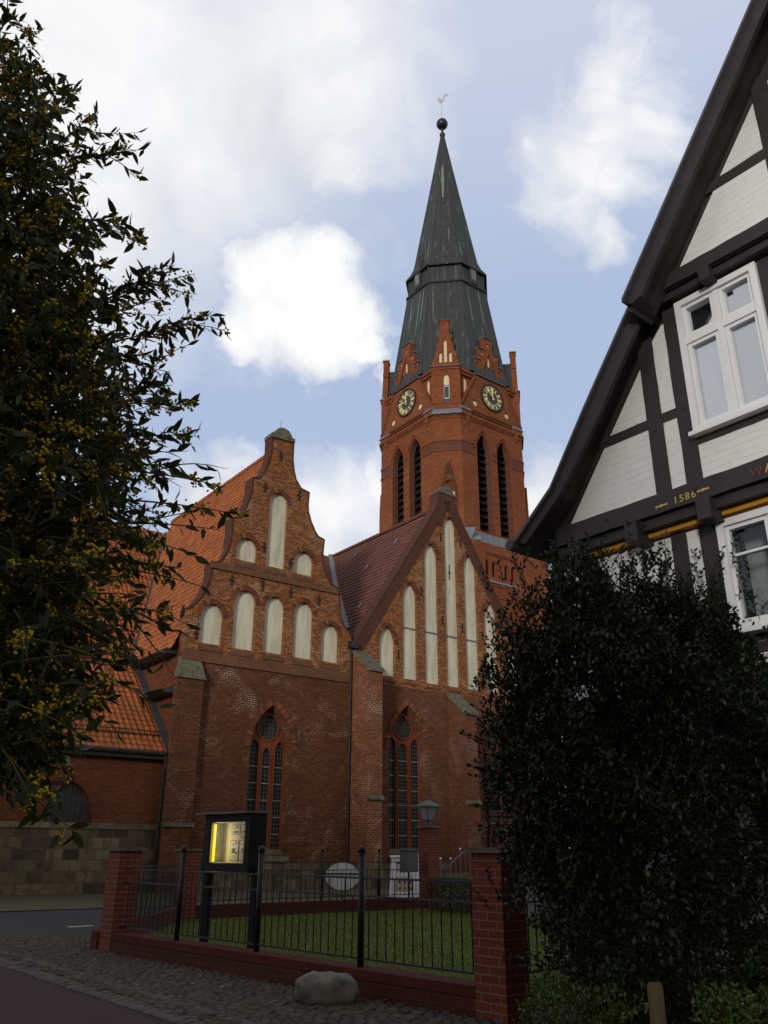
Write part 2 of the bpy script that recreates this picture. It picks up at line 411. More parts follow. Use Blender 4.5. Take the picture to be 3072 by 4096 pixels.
M['brick_verge'] = brick('verge_brick', (0.13, 0.043, 0.026), (0.085, 0.03, 0.02), (0.11, 0.07, 0.05), 0.29, 0.10, 0.008, dark_amt=0.2, blotch=0.3)
M['brick_tower'] = brick('tower_brick', (0.37, 0.105, 0.033), (0.21, 0.054, 0.019), (0.22, 0.11, 0.065), 0.27, 0.09, 0.008, dark_amt=0.45, blotch=0.42)
M['brick_band'] = brick('glazed_band_and_reveal_shade', (0.22, 0.06, 0.03), (0.10, 0.035, 0.025), (0.2, 0.12, 0.09), 0.27, 0.09, 0.01, dark_amt=0.5, blotch=0.2)
M['brick_choir'] = brick('choir_brick', (0.22, 0.052, 0.014), (0.12, 0.028, 0.010), (0.12, 0.075, 0.045), 0.29, 0.10, 0.012, dark_amt=0.4, blotch=0.3)
M['brick_pillar'] = brick('clinker_pillar_brick', (0.22, 0.034, 0.014), (0.145, 0.023, 0.011), (0.20, 0.155, 0.105), 0.25, 0.0835, 0.0075, dark_amt=0.15, blotch=0.25, bmp=0.4, rough=0.7)
M['brick_wall'] = brick('clinker_wall_brick', (0.115, 0.019, 0.010), (0.065, 0.012, 0.008), (0.075, 0.048, 0.034), 0.25, 0.0835, 0.0075, dark_amt=0.25, blotch=0.3, moss=(0.05, 0.055, 0.015), moss_amt=0.25, bmp=0.4)
M['coping_brick'] = brick('coping_brick', (0.125, 0.019, 0.012), (0.08, 0.013, 0.009), (0.045, 0.024, 0.018), 0.0835, 0.6, 0.007, dark_amt=0.2, blotch=0.3, bmp=0.4)
M['plaster'] = stained('niche_plaster', (0.66, 0.62, 0.48), (0.36, 0.33, 0.21), 1.1, 0.8, 0.9, moss=None)
M['plaster_tower'] = plain('pale_plaster', (0.70, 0.58, 0.36), 0.9, 0.08)
M['tile_orange'] = tile('orange_pantile', (0.44, 0.135, 0.038), (0.30, 0.080, 0.025), (0.20, 0.075, 0.03))
M['tile_brown'] = tile('brown_tile', (0.20, 0.065, 0.042), (0.13, 0.042, 0.03), (0.07, 0.04, 0.025), 0.30, 0.36)
M['lead'] = stained('lead_sheet', (0.15, 0.16, 0.18), (0.33, 0.34, 0.34), 1.6, 0.5, 0.5, bmp=0.2)
M['lead_dark'] = stained('dark_zinc', (0.055, 0.055, 0.06), (0.10, 0.10, 0.11), 1.6, 0.5, 0.5, bmp=0.1)
M['stone_cap'] = stained('mossy_cap_stone', (0.16, 0.15, 0.12), (0.07, 0.068, 0.03), 2.0, 0.8, 0.9, streak=False, moss=(0.075, 0.072, 0.022))
M['trace'] = stained('tracery_brick', (0.20, 0.048, 0.018), (0.11, 0.03, 0.014), 1.2, 0.5, 0.7)
M['lead_glass'] = glass_mat('leaded_glass', (0.007, 0.008, 0.008), 0.35, 0.15, (0.155, 0.19, 0.009, (0.13, 0.13, 0.12)))
M['rose_glass'] = glass_mat('rose_glass', (0.022, 0.023, 0.021), 0.45, 0.15, (0.22, 0.19, 0.02, (0.07, 0.07, 0.06)))
M['saddle'] = plain('saddle_bar', (0.40, 0.40, 0.38), 0.5, 0.1, metal=0.3)
M['iron'] = plain('black_iron', (0.014, 0.012, 0.013), 0.5, 0.2, 12, metal=0.2, bmp=0.1)
M['pipe'] = plain('dark_pipe', (0.03, 0.024, 0.022), 0.5, 0.2, 3, metal=0.2)
M['gold'] = plain('gold_leaf', (1.0, 0.80, 0.32), 0.4, 0.04, 5, metal=0.1)
M['dial'] = plain('black_dial', (0.03, 0.034, 0.04), 0.45, 0.25, 2)
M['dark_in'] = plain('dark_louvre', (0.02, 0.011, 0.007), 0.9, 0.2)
M['white_paint'] = plain('white_paint', (0.78, 0.78, 0.78), 0.45, 0.03, 4, spec=0.4)
def pane_mat(name, refl):
    m, t, bs = newmat(name)
    tr = t.node('ShaderNodeBsdfTransparent', Color=(0.82, 0.86, 0.86, 1)); gl = t.node('ShaderNodeBsdfGlossy', Color=(0.95, 0.97, 1.0, 1), Roughness=0.01)
    wav = t.noise(objc(t), 2.5, 2, 0.5); bp = t.node('ShaderNodeBump', Height=wav, Strength=0.06, Distance=0.05); t.l.new(bp.outputs[0], gl.inputs['Normal'])
    mx = t.node('ShaderNodeMixShader', i0=refl, i1=tr.outputs[0], i2=gl.outputs[0]); t.l.new(mx.outputs[0], t.n['Material Output'].inputs[0])
    return m
M['win_glass'] = pane_mat('window_glass', 0.6)
M['case_glass'] = pane_mat('case_glass', 0.035)
M['iron_anchor'] = plain('rusty_anchor', (0.03, 0.018, 0.012), 0.8, 0.3)

# ================================================================ CHURCH
ANG = R(37)
U = Vector((math.cos(ANG), math.sin(ANG), 0)); NV = Vector((math.sin(ANG), -math.cos(ANG), 0))
A0 = Vector((-9.04, 36.0, 0))
CF = Fr(A0, U, NV)                   # church front: a to the right along the wall, off towards the street
GB = -0.3
church = thing('church', A0, 'old brick church with a curved gable, a pointed gable and orange tiled roofs', 'church')

def roof_tiles(name, mat, P0, ea, eb, la, lb, parent, uw=0.24, vw=0.34, wave=0.035, step=0.035, clip=None, label=None):
    # a roof plane of overlapping tiles: P0 lower corner, ea along the eave, eb up the slope; clip(a,b) says which tiles stand
    ea = ea.normalized(); eb = eb.normalized(); nn = ea.cross(eb).normalized()
    if nn.z < 0: nn = -nn
    mb = MB(); na = int(la / uw); nb = int(lb / vw)
    prof = [(0, 0.0), (0.25, 1.0), (0.5, 0.35), (0.75, -0.2), (1.0, 0.0)]
    for j in range(nb):
        run = []
        for i in range(na):
            ok = clip is None or clip((i + .5) * uw, (j + .5) * vw)
            if ok: run.append(i)
        for i in run:
            V = []; dz = rnd.uniform(-0.006, 0.006); du = rnd.uniform(-.006, .006)
            for (k, h) in prof:
                a = (i + k) * uw
                for (b, hh) in ((j * vw - 0.03, step), ((j + 1) * vw, 0.0)):
                    V.append(P0 + ea * (a + du) + eb * b + nn * (h * wave + hh + dz))
            F = [(2 * k, 2 * k + 2, 2 * k + 3, 2 * k + 1) for k in range(len(prof) - 1)]
            b0 = len(V)
            V += [P0 + ea * ((i + k) * uw) + eb * (j * vw - 0.03) + nn * (-0.01) for (k, h) in prof]
            F += [(2 * k, b0 + k, b0 + k + 1, 2 * k + 2) for k in range(len(prof) - 1)]
            mb.add(V, F)
    return make(mb, name, mat, parent, label=label)

# ---- curved gable (the transept front)
M['brick_moss'] = brick('mossy_band_brick', (0.24, 0.07, 0.03), (0.14, 0.045, 0.022), (0.2, 0.16, 0.1), 0.29, 0.10, 0.012, dark_amt=0.4, blotch=0.5, moss=(0.07, 0.07, 0.025), moss_amt=0.7)
L1 = [(0.22, GB), (0.22, 11.62), (0.52, 11.86), (0.78, 12.2), (1.02, 12.66), (1.18, 13.1), (1.27, 13.6), (1.28, 14.0), (1.66, 14.14), (1.92, 14.6), (2.12, 15.2), (2.2, 15.8), (2.1, 16.55),
      (2.5, 16.62), (2.74, 17.1), (2.94, 17.7), (3.05, 18.3), (3.04, 18.92), (3.46, 19.02), (3.68, 19.5), (3.88, 20.1), (4.02, 20.8), (4.0, 21.5)]
L1 = [(0.22, GB), (0.22, 11.62), (0.52, 11.86), (0.80, 12.22), (1.02, 12.66), (1.18, 13.15), (1.25, 13.6), (1.21, 14.0), (1.68, 14.2), (1.93, 14.65), (2.08, 15.2), (2.14, 15.8), (2.10, 16.5),
      (2.52, 16.66), (2.74, 17.15), (2.94, 17.75), (3.04, 18.3), (3.02, 18.9), (3.46, 19.05), (3.68, 19.5), (3.90, 20.1), (4.02, 20.8), (4.0, 21.5)]
R1 = [(5.24, 21.58), (5.24, 20.6), (5.34, 20.0), (5.50, 19.5), (5.84, 19.08), (6.34, 19.0), (6.29, 18.3), (6.33, 17.9), (6.52, 17.4), (6.80, 16.9), (7.02, 16.66), (7.37, 16.6), (7.31, 15.8), (7.36, 15.3), (7.5, 14.85), (7.9, 14.24),
      (8.42, 14.12), (8.45, 13.3), (8.50, 12.8), (8.68, 12.26), (9.09, 11.9), (9.25, 11.6), (9.25, GB)]
niches1 = [(4.62, 0.53, 14.5, 17.95, 18.52), (3.0, 0.55, 14.5, 15.15, 15.68), (6.25, 0.55, 14.45, 15.15, 15.69), (1.48, 0.555, 10.22, 11.5, 12.1), (3.12, 0.555, 10.2, 12.45, 13.05), (4.74, 0.54, 10.24, 12.45, 13.04),
           (6.38, 0.555, 10.22, 12.45, 13.04), (7.98, 0.52, 10.25, 11.6, 12.16)]
holes = [arch(c, hw, zb, zs, za, 7, 'round') for c, hw, zb, zs, za in niches1]
win1 = arch(4.93, 1.08, 1.45, 5.95, 7.82, 9)
gb = MB().slab(CF, L1 + R1, 0.0, -0.62, holes=[win1] + [h for h in holes], mi=0)
gw = make(gb, 'curved_gable_wall', M['brick_gable'], church, label='curved and stepped gable wall with eight pale blind niches')
# older brick below the sill band, darkened further to paint in the wall's shade
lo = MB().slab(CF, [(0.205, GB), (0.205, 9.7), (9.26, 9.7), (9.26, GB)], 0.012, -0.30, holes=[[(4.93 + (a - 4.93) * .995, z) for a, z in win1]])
make(lo, 'shade_toned_lower_wall', M['brick_old_shade_toned'], church)
for (c, hw, zb, zs, za), h in zip(niches1, holes):
    inset = [(c + (a - c) * 1.08, zb + (z - zb) * 1.02 - 0.03) for a, z in h]
    n = make(MB().slab(CF, inset, -0.17, -0.3), 'blind_niche', M['plaster'], gw)
    sl = MB().hexa([CF.p(a, o, z) for a, o, z in ((c - hw - .02, 0.05, zb - .34), (c + hw + .02, 0.05, zb - .34), (c + hw + .02, -0.2, zb - .34), (c - hw - .02, -0.2, zb - .34), (c - hw - .02, 0.03, zb - .12), (c + hw + .02, 0.03, zb - .12), (c + hw + .02, -0.168, zb + .02), (c - hw - .02, -0.168, zb + .02))])
    make(sl, 'niche_sill', M['brick_moss'], gw)
vb = MB()
for c, hw, zb, zs, za in niches1: voussoirs(vb, CF, arch_curve(c, hw, zs, za, 7, 'round')[::-1][::-1], 0.24, 0.02, -0.05, 0.115)
make(vb, 'niche_arch_bricks', M['voussoir'], gw, split=.04)
cp = MB(); ribbon(cp, CF, L1[1:], 0.07, 0.05, -0.66); ribbon(cp, CF, R1[:-1], 0.07, 0.05, -0.66)
ribbon(cp, CF, [L1[-1], R1[0]], 0.08, 0.06, -0.66)
make(cp, 'gable_coping', M['brick_verge'], gw, split=.05)
dm = MB(); dome = [(3.92, 21.55), (3.92, 21.78), (4.12, 21.82)] + [(4.62 - 0.5 * math.cos(a), 21.82 + 0.42 * math.sin(a)) for a in [math.pi * i / 12 for i in range(1, 12)]] + [(5.12, 21.84), (5.32, 21.8), (5.32, 21.6)]
dm.slab(CF, dome, 0.09, -0.72); make(dm, 'gable_cap', M['stone_cap'], church)
dm = MB().tube([CF.p(4.62, -.3, 22.2), CF.p(4.62, -.3, 22.9)], 0.012, 5); make(dm, 'lightning_rod', M['iron'], church)
sb = MB()
sb.hexa([CF.p(a, o, z) for a, o, z in ((1.15, 0.012, 13.8), (8.35, 0.012, 13.8), (8.35, 0.012, 14.14), (1.15, 0.012, 14.14), (1.15, 0.09, 13.8), (8.35, 0.09, 13.8), (8.35, 0.03, 14.14), (1.15, 0.03, 14.14))])
sb.hexa([CF.p(a, o, z) for a, o, z in ((0.2, 0.0, 9.35), (9.24, 0.0, 9.35), (9.24, 0.0, 9.85), (0.2, 0.0, 9.85), (0.2, 0.10, 9.35), (9.24, 0.10, 9.35), (9.24, 0.035, 9.85), (0.2, 0.035, 9.85))])
make(sb, 'string_course', M['brick_moss'], church, split=.05)
an = MB()
for a, z in ((4.55, 20.6), (3.75, 18.6), (5.75, 18.7), (3.9, 15.4), (5.45, 14.9), (2.3, 13.4), (3.95, 13.45), (5.55, 13.4), (7.2, 13.3), (0.75, 10.6)):
    an.box(CF, a - .03, a + .03, 0.0, 0.06, z - .28, z + .28); an.box(CF, a - .12, a + .12, 0.0, 0.045, z - .03, z + .03)
make(an, 'wall_anchor', M['iron_anchor'], church, split=.03)

# ---- traceried windows
def gothic_window(c, hw, zsill, zs, za, kind, lanc, heads, rose):
    OF = -0.42
    root = MB()
    outer = arch(c, hw + .1, zsill, zs, za + .12, 10)
    hl = []
    for (l, r), h in zip(lanc, heads):
        hl.append(arch((l + r) / 2, (r - l) / 2, zsill + 0.02, h - 0.42, h, 6))
    cx, cz, rx, rz = rose
    if kind == 'round': ro = [(cx + rx * math.cos(2 * math.pi * k / 22), cz + rz * math.sin(2 * math.pi * k / 22)) for k in range(22)]
    else:
        ro = []
        for k in range(24):
            a = 2 * math.pi * k / 24; q = 1 - 0.22 * abs(math.cos(a)) * max(0, math.sin(a))
            ro.append((cx + rx * math.cos(a) * (1 - 0.45 * max(0, math.sin(a)) ** 1.3), cz + rz * math.sin(a)))
    root.slab(CF, outer, OF, OF - 0.16, holes=hl + [ro])
    fr = make(root, 'window_tracery', M['trace'], church, label='red brick tracery with three lancets under a %s light' % ('round' if kind == 'round' else 'pointed'))
    rim = MB()
    for hcur, t in [(h, 0.05) for h in hl] + [(ro, 0.07)]:
        lp = hcur + [hcur[0]]
        ribbon(rim, CF, [lp[i] for i in range(len(lp))], -t if False else t, OF + 0.05, OF - 0.02)
    make(rim, 'moulding', M['trace'], fr)
    for h in hl:
        x0, x1 = h[0][0], h[-1][0]
        g = MB().slab(CF, h, OF - 0.08, OF - 0.1); gl = make(g, 'leaded_light', M['lead_glass'], fr)
    bars = MB(); z = zsill + 0.62
    while z < zs - 0.25:
        for (l, r) in lanc: bars.box(CF, l, r, OF - 0.075, OF - 0.05, z - 0.012, z + 0.012)
        z += 0.715
    make(bars, 'saddle_bar', M['saddle'], fr, split=.01)
    make(MB().slab(CF, ro, OF - 0.08, OF - 0.1), 'upper_light', M['rose_glass'], fr)
    # brick reveal, stepping in, and hood of voussoirs
    rv = MB()
    o1 = arch(c, hw + 0.12, zsill - .2, zs, za + 0.2, 10)
    i1 = arch(c, hw - 0.02, zsill - .2, zs, za - 0.0, 10)
    n = len(o1)
    P = [CF.p(a, 0.0, z) for a, z in o1] + [CF.p(a, OF + .02, z) for a, z in i1]
    rv.add(P, [(k, k + 1, n + k + 1, n + k) for k in range(n - 1)])
    make(rv, 'window_reveal', M['brick_old_shade_toned'], church)
    vs = MB(); voussoirs(vs, CF, arch_curve(c, hw + 0.13, zs, za + 0.22, 10), 0.26, 0.06, -0.03, 0.10)
    make(vs, 'window_hood', M['voussoir'], church)
    sill = MB().hexa([CF.p(a, o, z) for a, o, z in ((c - hw - .15, 0.16, zsill - .5), (c + hw + .15, 0.16, zsill - .5), (c + hw + .15, OF, zsill - .5), (c - hw - .15, OF, zsill - .5), (c - hw - .15, 0.14, zsill - .38), (c + hw + .15, 0.14, zsill - .38), (c + hw + .12, OF, zsill + .02), (c - hw - .12, OF, zsill + .02))])
    make(sill, 'window_sill', M['stone_cap'], church)
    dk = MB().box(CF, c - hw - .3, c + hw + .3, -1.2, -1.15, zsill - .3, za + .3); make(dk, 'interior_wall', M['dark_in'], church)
gothic_window(4.93, 0.97, 1.62, 5.9, 7.62, 'round', [(4.05, 4.53), (4.70, 5.15), (5.37, 5.84)], [6.27, 5.96, 6.27], (4.95, 6.86, 0.60, 0.62))
gothic_window(12.92, 1.08, 1.66, 6.35, 8.42, 'pointed', [(11.88, 12.42), (12.60, 13.22), (13.42, 13.97)], [7.0, 6.72, 7.0], (12.93, 7.55, 0.62, 0.64))
gothic_window(19.35, 1.08, 1.66, 6.35, 8.42, 'pointed', [(18.31, 18.85), (19.03, 19.65), (19.85, 20.4)], [7.0, 6.72, 7.0], (19.36, 7.55, 0.62, 0.64))

# ---- pointed gable (the nave front)
G2c = 16.0
gl_ = [(9.25, GB), (9.25, 11.1), (14.79, 19.75), (15.1, 20.25), (15.35, 20.85), (15.40, 21.45)]
gr_ = [(16.62, 21.45), (16.66, 20.9), (16.9, 20.3), (17.23, 19.75), (22.75, 11.1), (22.75, GB)]
niches2 = [(11.575, 0.51, 10.0, 11.75, 12.68), (13.125, 0.495, 10.0, 14.5, 15.38), (14.69, 0.50, 9.95, 17.15, 18.05), (16.21, 0.47, 9.96, 19.45, 20.05), (17.72, 0.49, 9.96, 17.2, 18.08), (19.24, 0.49, 9.96, 14.45, 15.35), (20.8, 0.5, 9.96, 11.75, 12.65)]
holes2 = [arch(c, hw, zb, zs, za, 7) for c, hw, zb, zs, za in niches2]
win2 = arch(12.92, 1.2, 1.45, 6.4, 8.62, 9); win3 = arch(19.35, 1.2, 1.45, 6.4, 8.62, 9)
g2 = MB().slab(CF, gl_ + gr_, 0.0, -0.62, holes=holes2 + [win2, win3])
g2w = make(g2, 'pointed_gable_wall', M['brick_gable'], church, label='tall pointed gable wall with seven narrow pale blind niches')
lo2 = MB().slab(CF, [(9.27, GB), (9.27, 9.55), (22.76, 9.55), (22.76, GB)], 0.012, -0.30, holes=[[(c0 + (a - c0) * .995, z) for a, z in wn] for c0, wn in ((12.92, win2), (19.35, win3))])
M['brick_front'] = brick('weathered_shade_toned_front_brick', (0.22, 0.060, 0.022), (0.11, 0.032, 0.016), (0.14, 0.10, 0.065), 0.29, 0.10, 0.012, dark_amt=0.5, blotch=0.3, pale=0.25)
make(lo2, 'shade_toned_lower_wall', M['brick_front'], church)  # lower front brick also darkened, the wall's shade put into its colour
for (c, hw, zb, zs, za), h in zip(niches2, holes2):
    inset = [(c + (a - c) * 1.08, zb + (z - zb) * 1.01 - 0.03) for a, z in h]
    n = make(MB().slab(CF, inset, -0.16, -0.3), 'blind_niche', M['plaster'], g2w)
    if za > 13 and c != 20.8:
        make(MB().box(CF, c - hw, c + hw, -0.165, -0.10, 12.77, 12.84), 'ledge', M['lead'], g2w)
    sl = MB().hexa([CF.p(a, o, z) for a, o, z in ((c - hw, 0.03, zb - .30), (c + hw, 0.03, zb - .30), (c + hw, -0.2, zb - .30), (c - hw, -0.2, zb - .30), (c - hw, 0.02, zb - .2), (c + hw, 0.02, zb - .2), (c + hw, -0.158, zb + .02), (c - hw, -0.158, zb + .02))])
    make(sl, 'niche_sill', M['brick_front'], g2w)
vb = MB()
for c, hw, zb, zs, za in niches2: voussoirs(vb, CF, arch_curve(c, hw, zs, za, 7), 0.24, 0.03, -0.05, 0.115)
make(vb, 'niche_arch_bricks', M['voussoir'], g2w, split=.04)
vg = MB()
for lst, sgn in ((gl_[1:], 1), (gr_[:-1], 1)):
    ribbon(vg, CF, lst, -0.58, 0.045, -0.05)
head = [(14.79, 19.75), (15.1, 20.25), (15.35, 20.85), (15.40, 21.45), (16.62, 21.45), (16.66, 20.9), (16.9, 20.3), (17.23, 19.75), (16.72, 19.6), (16.72, 20.0), (16.5, 20.32), (16.21, 20.5), (15.9, 20.32), (15.7, 20.0), (15.5, 19.3)]
vg.slab(CF, head, 0.055, -0.05)
cp2 = ribbon(vg, CF, gl_[1:], 0.07, 0.07, -0.7); ribbon(vg, CF, gr_[:-1], 0.07, 0.07, -0.7)
make(vg, 'gable_verge', M['brick_verge'], g2w)
dm = MB(); dome = [(15.3, 21.45), (15.3, 21.6)] + [(16.0 - 0.52 * math.cos(a), 21.6 + 0.38 * math.sin(a)) for a in [math.pi * i / 12 for i in range(0, 13)]] + [(16.72, 21.6), (16.72, 21.45)]
dm.slab(CF, dome, 0.1, -0.72); make(dm, 'gable_cap', M['stone_cap'], church)
an = MB()
an.box(CF, 15.97, 16.03, 0.05, 0.12, 20.45, 21.0); an.tube([CF.p(15.75, .09, 20.85), CF.p(15.85, .09, 21.0), CF.p(16.0, .09, 20.9), CF.p(16.15, .09, 21.0), CF.p(16.25, .09, 20.85)], 0.025, 5)
for a, z in ((13.95, 15.0), (15.45, 13.6), (16.95, 13.4), (15.45, 18.6), (17.0, 18.6), (12.3, 11.2), (18.5, 13.2)):
    an.box(CF, a - .03, a + .03, 0.0, 0.06, z - .26, z + .26)
make(an, 'wall_anchor', M['iron_anchor'], church, split=.03)
make(MB().box(CF, 16.2, 16.24, -.155, -.12, 16.2, 17.1).box(CF, 16.17, 16.27, -.155, -.11, 16.55, 16.66), 'niche_anchor', M['iron_anchor'], g2w)
lamp = MB().lathe(CF.p(18.2, 0.35, 19.0), [(0.02, 0.16), (0.10, 0.13), (0.15, 0.0), (0.13, -0.06), (0.03, -0.11)], 10); lamp.tube([CF.p(18.2, 0, 19.15), CF.p(18.2, 0.35, 19.2)], 0.03)
M['patina'] = plain('green_patina', (0.16, 0.30, 0.22), 0.6, 0.15)
make(lamp, 'gable_lamp', M['patina'], church)

# ---- buttresses
def buttress(t0, t1, off, ztop_w, ztop_f, mat, zledge, cap=M['stone_cap'], nm='buttress'):
    b = MB()
    b.hexa([CF.p(a, o, z) for a, o, z in ((t0, 0.0, GB), (t1, 0.0, GB), (t1, off, GB), (t0, off, GB))] + [CF.p(a, o, z) for a, o, z in ((t0, 0.0, ztop_w), (t1, 0.0, ztop_w), (t1, off, ztop_f), (t0, off, ztop_f))])
    bo = make(b, nm, mat, church)
    k = 0.12
    c = MB().hexa([CF.p(a, o, z) for a, o, z in ((t0 - .06, -0.0, ztop_w + .02), (t1 + .06, -0.0, ztop_w + .02), (t1 + .06, off + k, ztop_f - .07), (t0 - .06, off + k, ztop_f - .07))] +
                  [CF.p(a, o, z) for a, o, z in ((t0 - .06, -0.0, ztop_w + .16), (t1 + .06, -0.0, ztop_w + .16), (t1 + .06, off + k, ztop_f + .04), (t0 - .06, off + k, ztop_f + .04))])
    make(c, 'buttress_cap', cap, bo)
    l = MB().hexa([CF.p(a, o, z) for a, o, z in ((t0 - .02, off - .1, zledge - .12), (t1 + .06, off - .1, zledge - .12), (t1 + .06, off + .13, zledge - .12), (t0 - .02, off + .13, zledge - .12), (t0 - .02, off - .1, zledge + .14), (t1 + .06, off - .1, zledge + .14), (t1 + .06, off + .13, zledge), (t0 - .02, off + .13, zledge))])
    make(l, 'weathering_ledge', cap, bo)
    return bo
buttress(9.32, 10.2, 1.45, 10.95, 9.85, M['brick_butt'], 3.9)
buttress(15.72, 16.62, 1.3, 9.4, 8.35, M['brick_front'], 3.9)
buttress(22.1, 23.0, 1.3, 9.4, 8.35, M['brick_front'], 3.9)
bL = make(MB().box(CF, -0.04, 1.2, 0.0, 0.32, GB, 8.5), 'buttress', M['brick_old_shade_toned'], church)
c = MB().hexa([CF.p(a, o, z) for a, o, z in ((-.1, 0.0, 8.5), (1.26, 0.0, 8.5), (1.26, 0.42, 8.5), (-.1, 0.42, 8.5))] + [CF.p(a, o, z) for a, o, z in ((0.1, 0.0, 9.5), (1.05, 0.0, 9.55), (1.1, 0.05, 9.45), (0.0, 0.05, 9.4))])
make(c, 'buttress_cap', M['stone_cap'], bL)
make(MB().box(CF, -.08, 1.28, 0.2, 0.44, 2.45, 2.62), 'weathering_ledge', M['stone_cap'], bL)
M['ashlar'] = brick('ashlar_block', (0.25, 0.195, 0.11), (0.05, 0.032, 0.026), (0.12, 0.105, 0.075), 0.62, 0.40, 0.022, dark=(0.055, 0.035, 0.032), dark_amt=0.5, blotch=0.3, bmp=0.6)
pl = MB(); pl.box(CF, 0.19, 9.27, 0.0, 0.06, GB, 1.05); pl.box(CF, 10.22, 22.7, 0.0, 0.06, GB, 1.0); pl.box(CF, 9.29, 10.23, 1.0, 1.49, GB, 1.1)
make(pl, 'stone_plinth', M['ashlar'], church, split=.01)

# ---- transept body, roofs
RZ, RT = 21.3, 4.65
side = MB()
side.quad(CF.p(0.22, -0.3, GB), CF.p(0.22, -14, GB), CF.p(0.22, -14, 10.2), CF.p(0.22, -0.3, 10.2))
side.quad(CF.p(9.2, -0.3, GB), CF.p(9.2, -14, GB), CF.p(9.2, -14, 10.2), CF.p(9.2, -0.3, 10.2))
make(side, 'transept_side_wall', M['brick_choir'], church, split=.1)
sl = Vector(CF.p(RT, 0, RZ) - CF.p(-0.15, 0, 9.9)); sll = sl.length
def choir_z(v): return 5.47 + 0.868 * v if v < 5.28 else 10.05 + (v - 5.28) * 1.2
def clip_left(a, b):                 # a runs back from the gable, b up the slope
    v = 0.35 + a; z = 9.9 + b * (RZ - 9.9) / sll
    return choir_z(v) < z + 0.15 or v < 5.0
rf = roof_tiles('transept_roof', M['tile_orange'], CF.p(-0.15, -0.35, 9.9), -NV, sl, 13.6, sll, church, clip=clip_left, label='steep orange pantiled roof behind the curved gable')
rr = MB().quad(CF.p(9.5, -0.35, 9.9), CF.p(9.5, -14, 9.9), CF.p(RT, -14, RZ - .02), CF.p(RT, -0.35, RZ - .02)); make(rr, 'transept_roof_back', M['tile_orange'], church)
rd = MB()
for k in range(38): rd.tube([CF.p(RT, -0.4 - k * .36, RZ + .03), CF.p(RT, -0.4 - (k + 1) * .36, RZ)], [0.14, 0.12], 8)
make(rd, 'ridge_tiles', M['tile_orange'], rf)
ev = MB(); ev.box(CF, -0.28, 0.25, -6.0, -0.5, 9.66, 9.82); ev.tube([CF.p(-0.32, -0.5, 9.82), CF.p(-0.32, -6.0, 9.82)], 0.09, 8)
make(ev, 'eave_gutter', M['pipe'], rf)
# nave roof behind the pointed gable, and the main roof
e2 = CF.p(9.55, -0.4, 11.05); s2 = CF.p(16, -0.4, 20.85) - e2; s2l = s2.length
def clip_nave(a, b):
    v = 0.4 + a; z = 11.05 + b * (20.85 - 11.05) / s2l
    return z > 10.75 + 0.815 * v - 0.1
nf = roof_tiles('nave_roof', M['tile_brown'], e2, -NV, s2, 12.6, s2l, church, 0.30, 0.36, 0.02, 0.04, clip=clip_nave, label='dull brown tiled roof behind the pointed gable')
nr = MB().quad(CF.p(22.6, -0.4, 11.05), CF.p(22.6, -12.6, 11.05), CF.p(16, -12.6, 20.83), CF.p(16, -0.4, 20.83)); make(nr, 'nave_roof_back', M['tile_brown'], church)
rd = MB()
for k in range(30): rd.tube([CF.p(16, -0.45 - k * .4, 20.9), CF.p(16, -0.45 - (k + 1) * .4, 20.87)], [0.13, 0.11], 8)
make(rd, 'ridge_tiles', M['tile_brown'], nf)
hk = MB()
for a, z in ((13.6, 17.2), (12.9, 16.2), (14.2, 18.0), (14.9, 19.0), (12.3, 15.3), (13.5, 17.1)):
    pass
sn2 = s2.normalized(); nn2 = (-NV).cross(sn2).normalized(); nn2 = nn2 if nn2.z > 0 else -nn2
for v, b in ((2.2, 3.9), (4.7, 8.0), (7.7, 10.3), (2.9, 9.6)):
    o = e2 - NV * v + sn2 * b + nn2 * .06
    hk.hexa([o + (-NV) * x + sn2 * y + nn2 * zz for zz in (0, .09) for x, y in ((-.05, -.22), (.05, -.22), (.05, .22), (-.05, .22))])
make(hk, 'roof_hook', M['lead'], nf, split=.1)
fl = MB()
for (t0, v0, z0), (t1, v1, z1) in (((16.07, 12.57, 21.0), (13.61, 8.08, 17.25)), ((13.61, 8.08, 17.25), (10.68, 2.35, 12.75))):
    a, b = CF.p(t0, -v0, z0 + .1), CF.p(t1, -v1, z1 + .1); d = (b - a).normalized(); x = d.cross(Vector((0, 0, 1))).normalized() * 0.2
    fl.hexa([a - x, a + x, b + x, b - x] + [q + Vector((0, 0, .06)) for q in (a - x, a + x, b + x, b - x)])
make(fl, 'valley_flashing', M['lead'], nf)
mr = MB()
mr.quad(CF.p(9.2, -0.7, 11.3), CF.p(26, -0.7, 11.3), CF.p(26, -12.57, 20.97), CF.p(9.2, -12.57, 20.97))
mr.quad(CF.p(9.3, -26.2, 11.3), CF.p(26, -26.2, 11.3), CF.p(26, -12.57, 20.97), CF.p(9.3, -12.57, 20.97))
make(mr, 'main_roof', M['tile_brown'], church, split=.1)
bd = MB()
bd.quad(CF.p(25.0, -0.3, GB), CF.p(25.0, -25, GB), CF.p(25.0, -25, 12.0), CF.p(25.0, -12.57, 20.9), CF.p(25.0, -0.3, 11.3)); bd.quad(CF.p(-12, -25, GB), CF.p(25, -25, GB), CF.p(25, -25, 12), CF.p(-12, -25, 12))
bd.quad(CF.p(22.7, -0.3, GB), CF.p(22.7, -3, GB), CF.p(22.7, -3, 11), CF.p(22.7, -0.3, 11))
make(bd, 'nave_wall', M['brick_old_shade_toned'], church, split=.1)

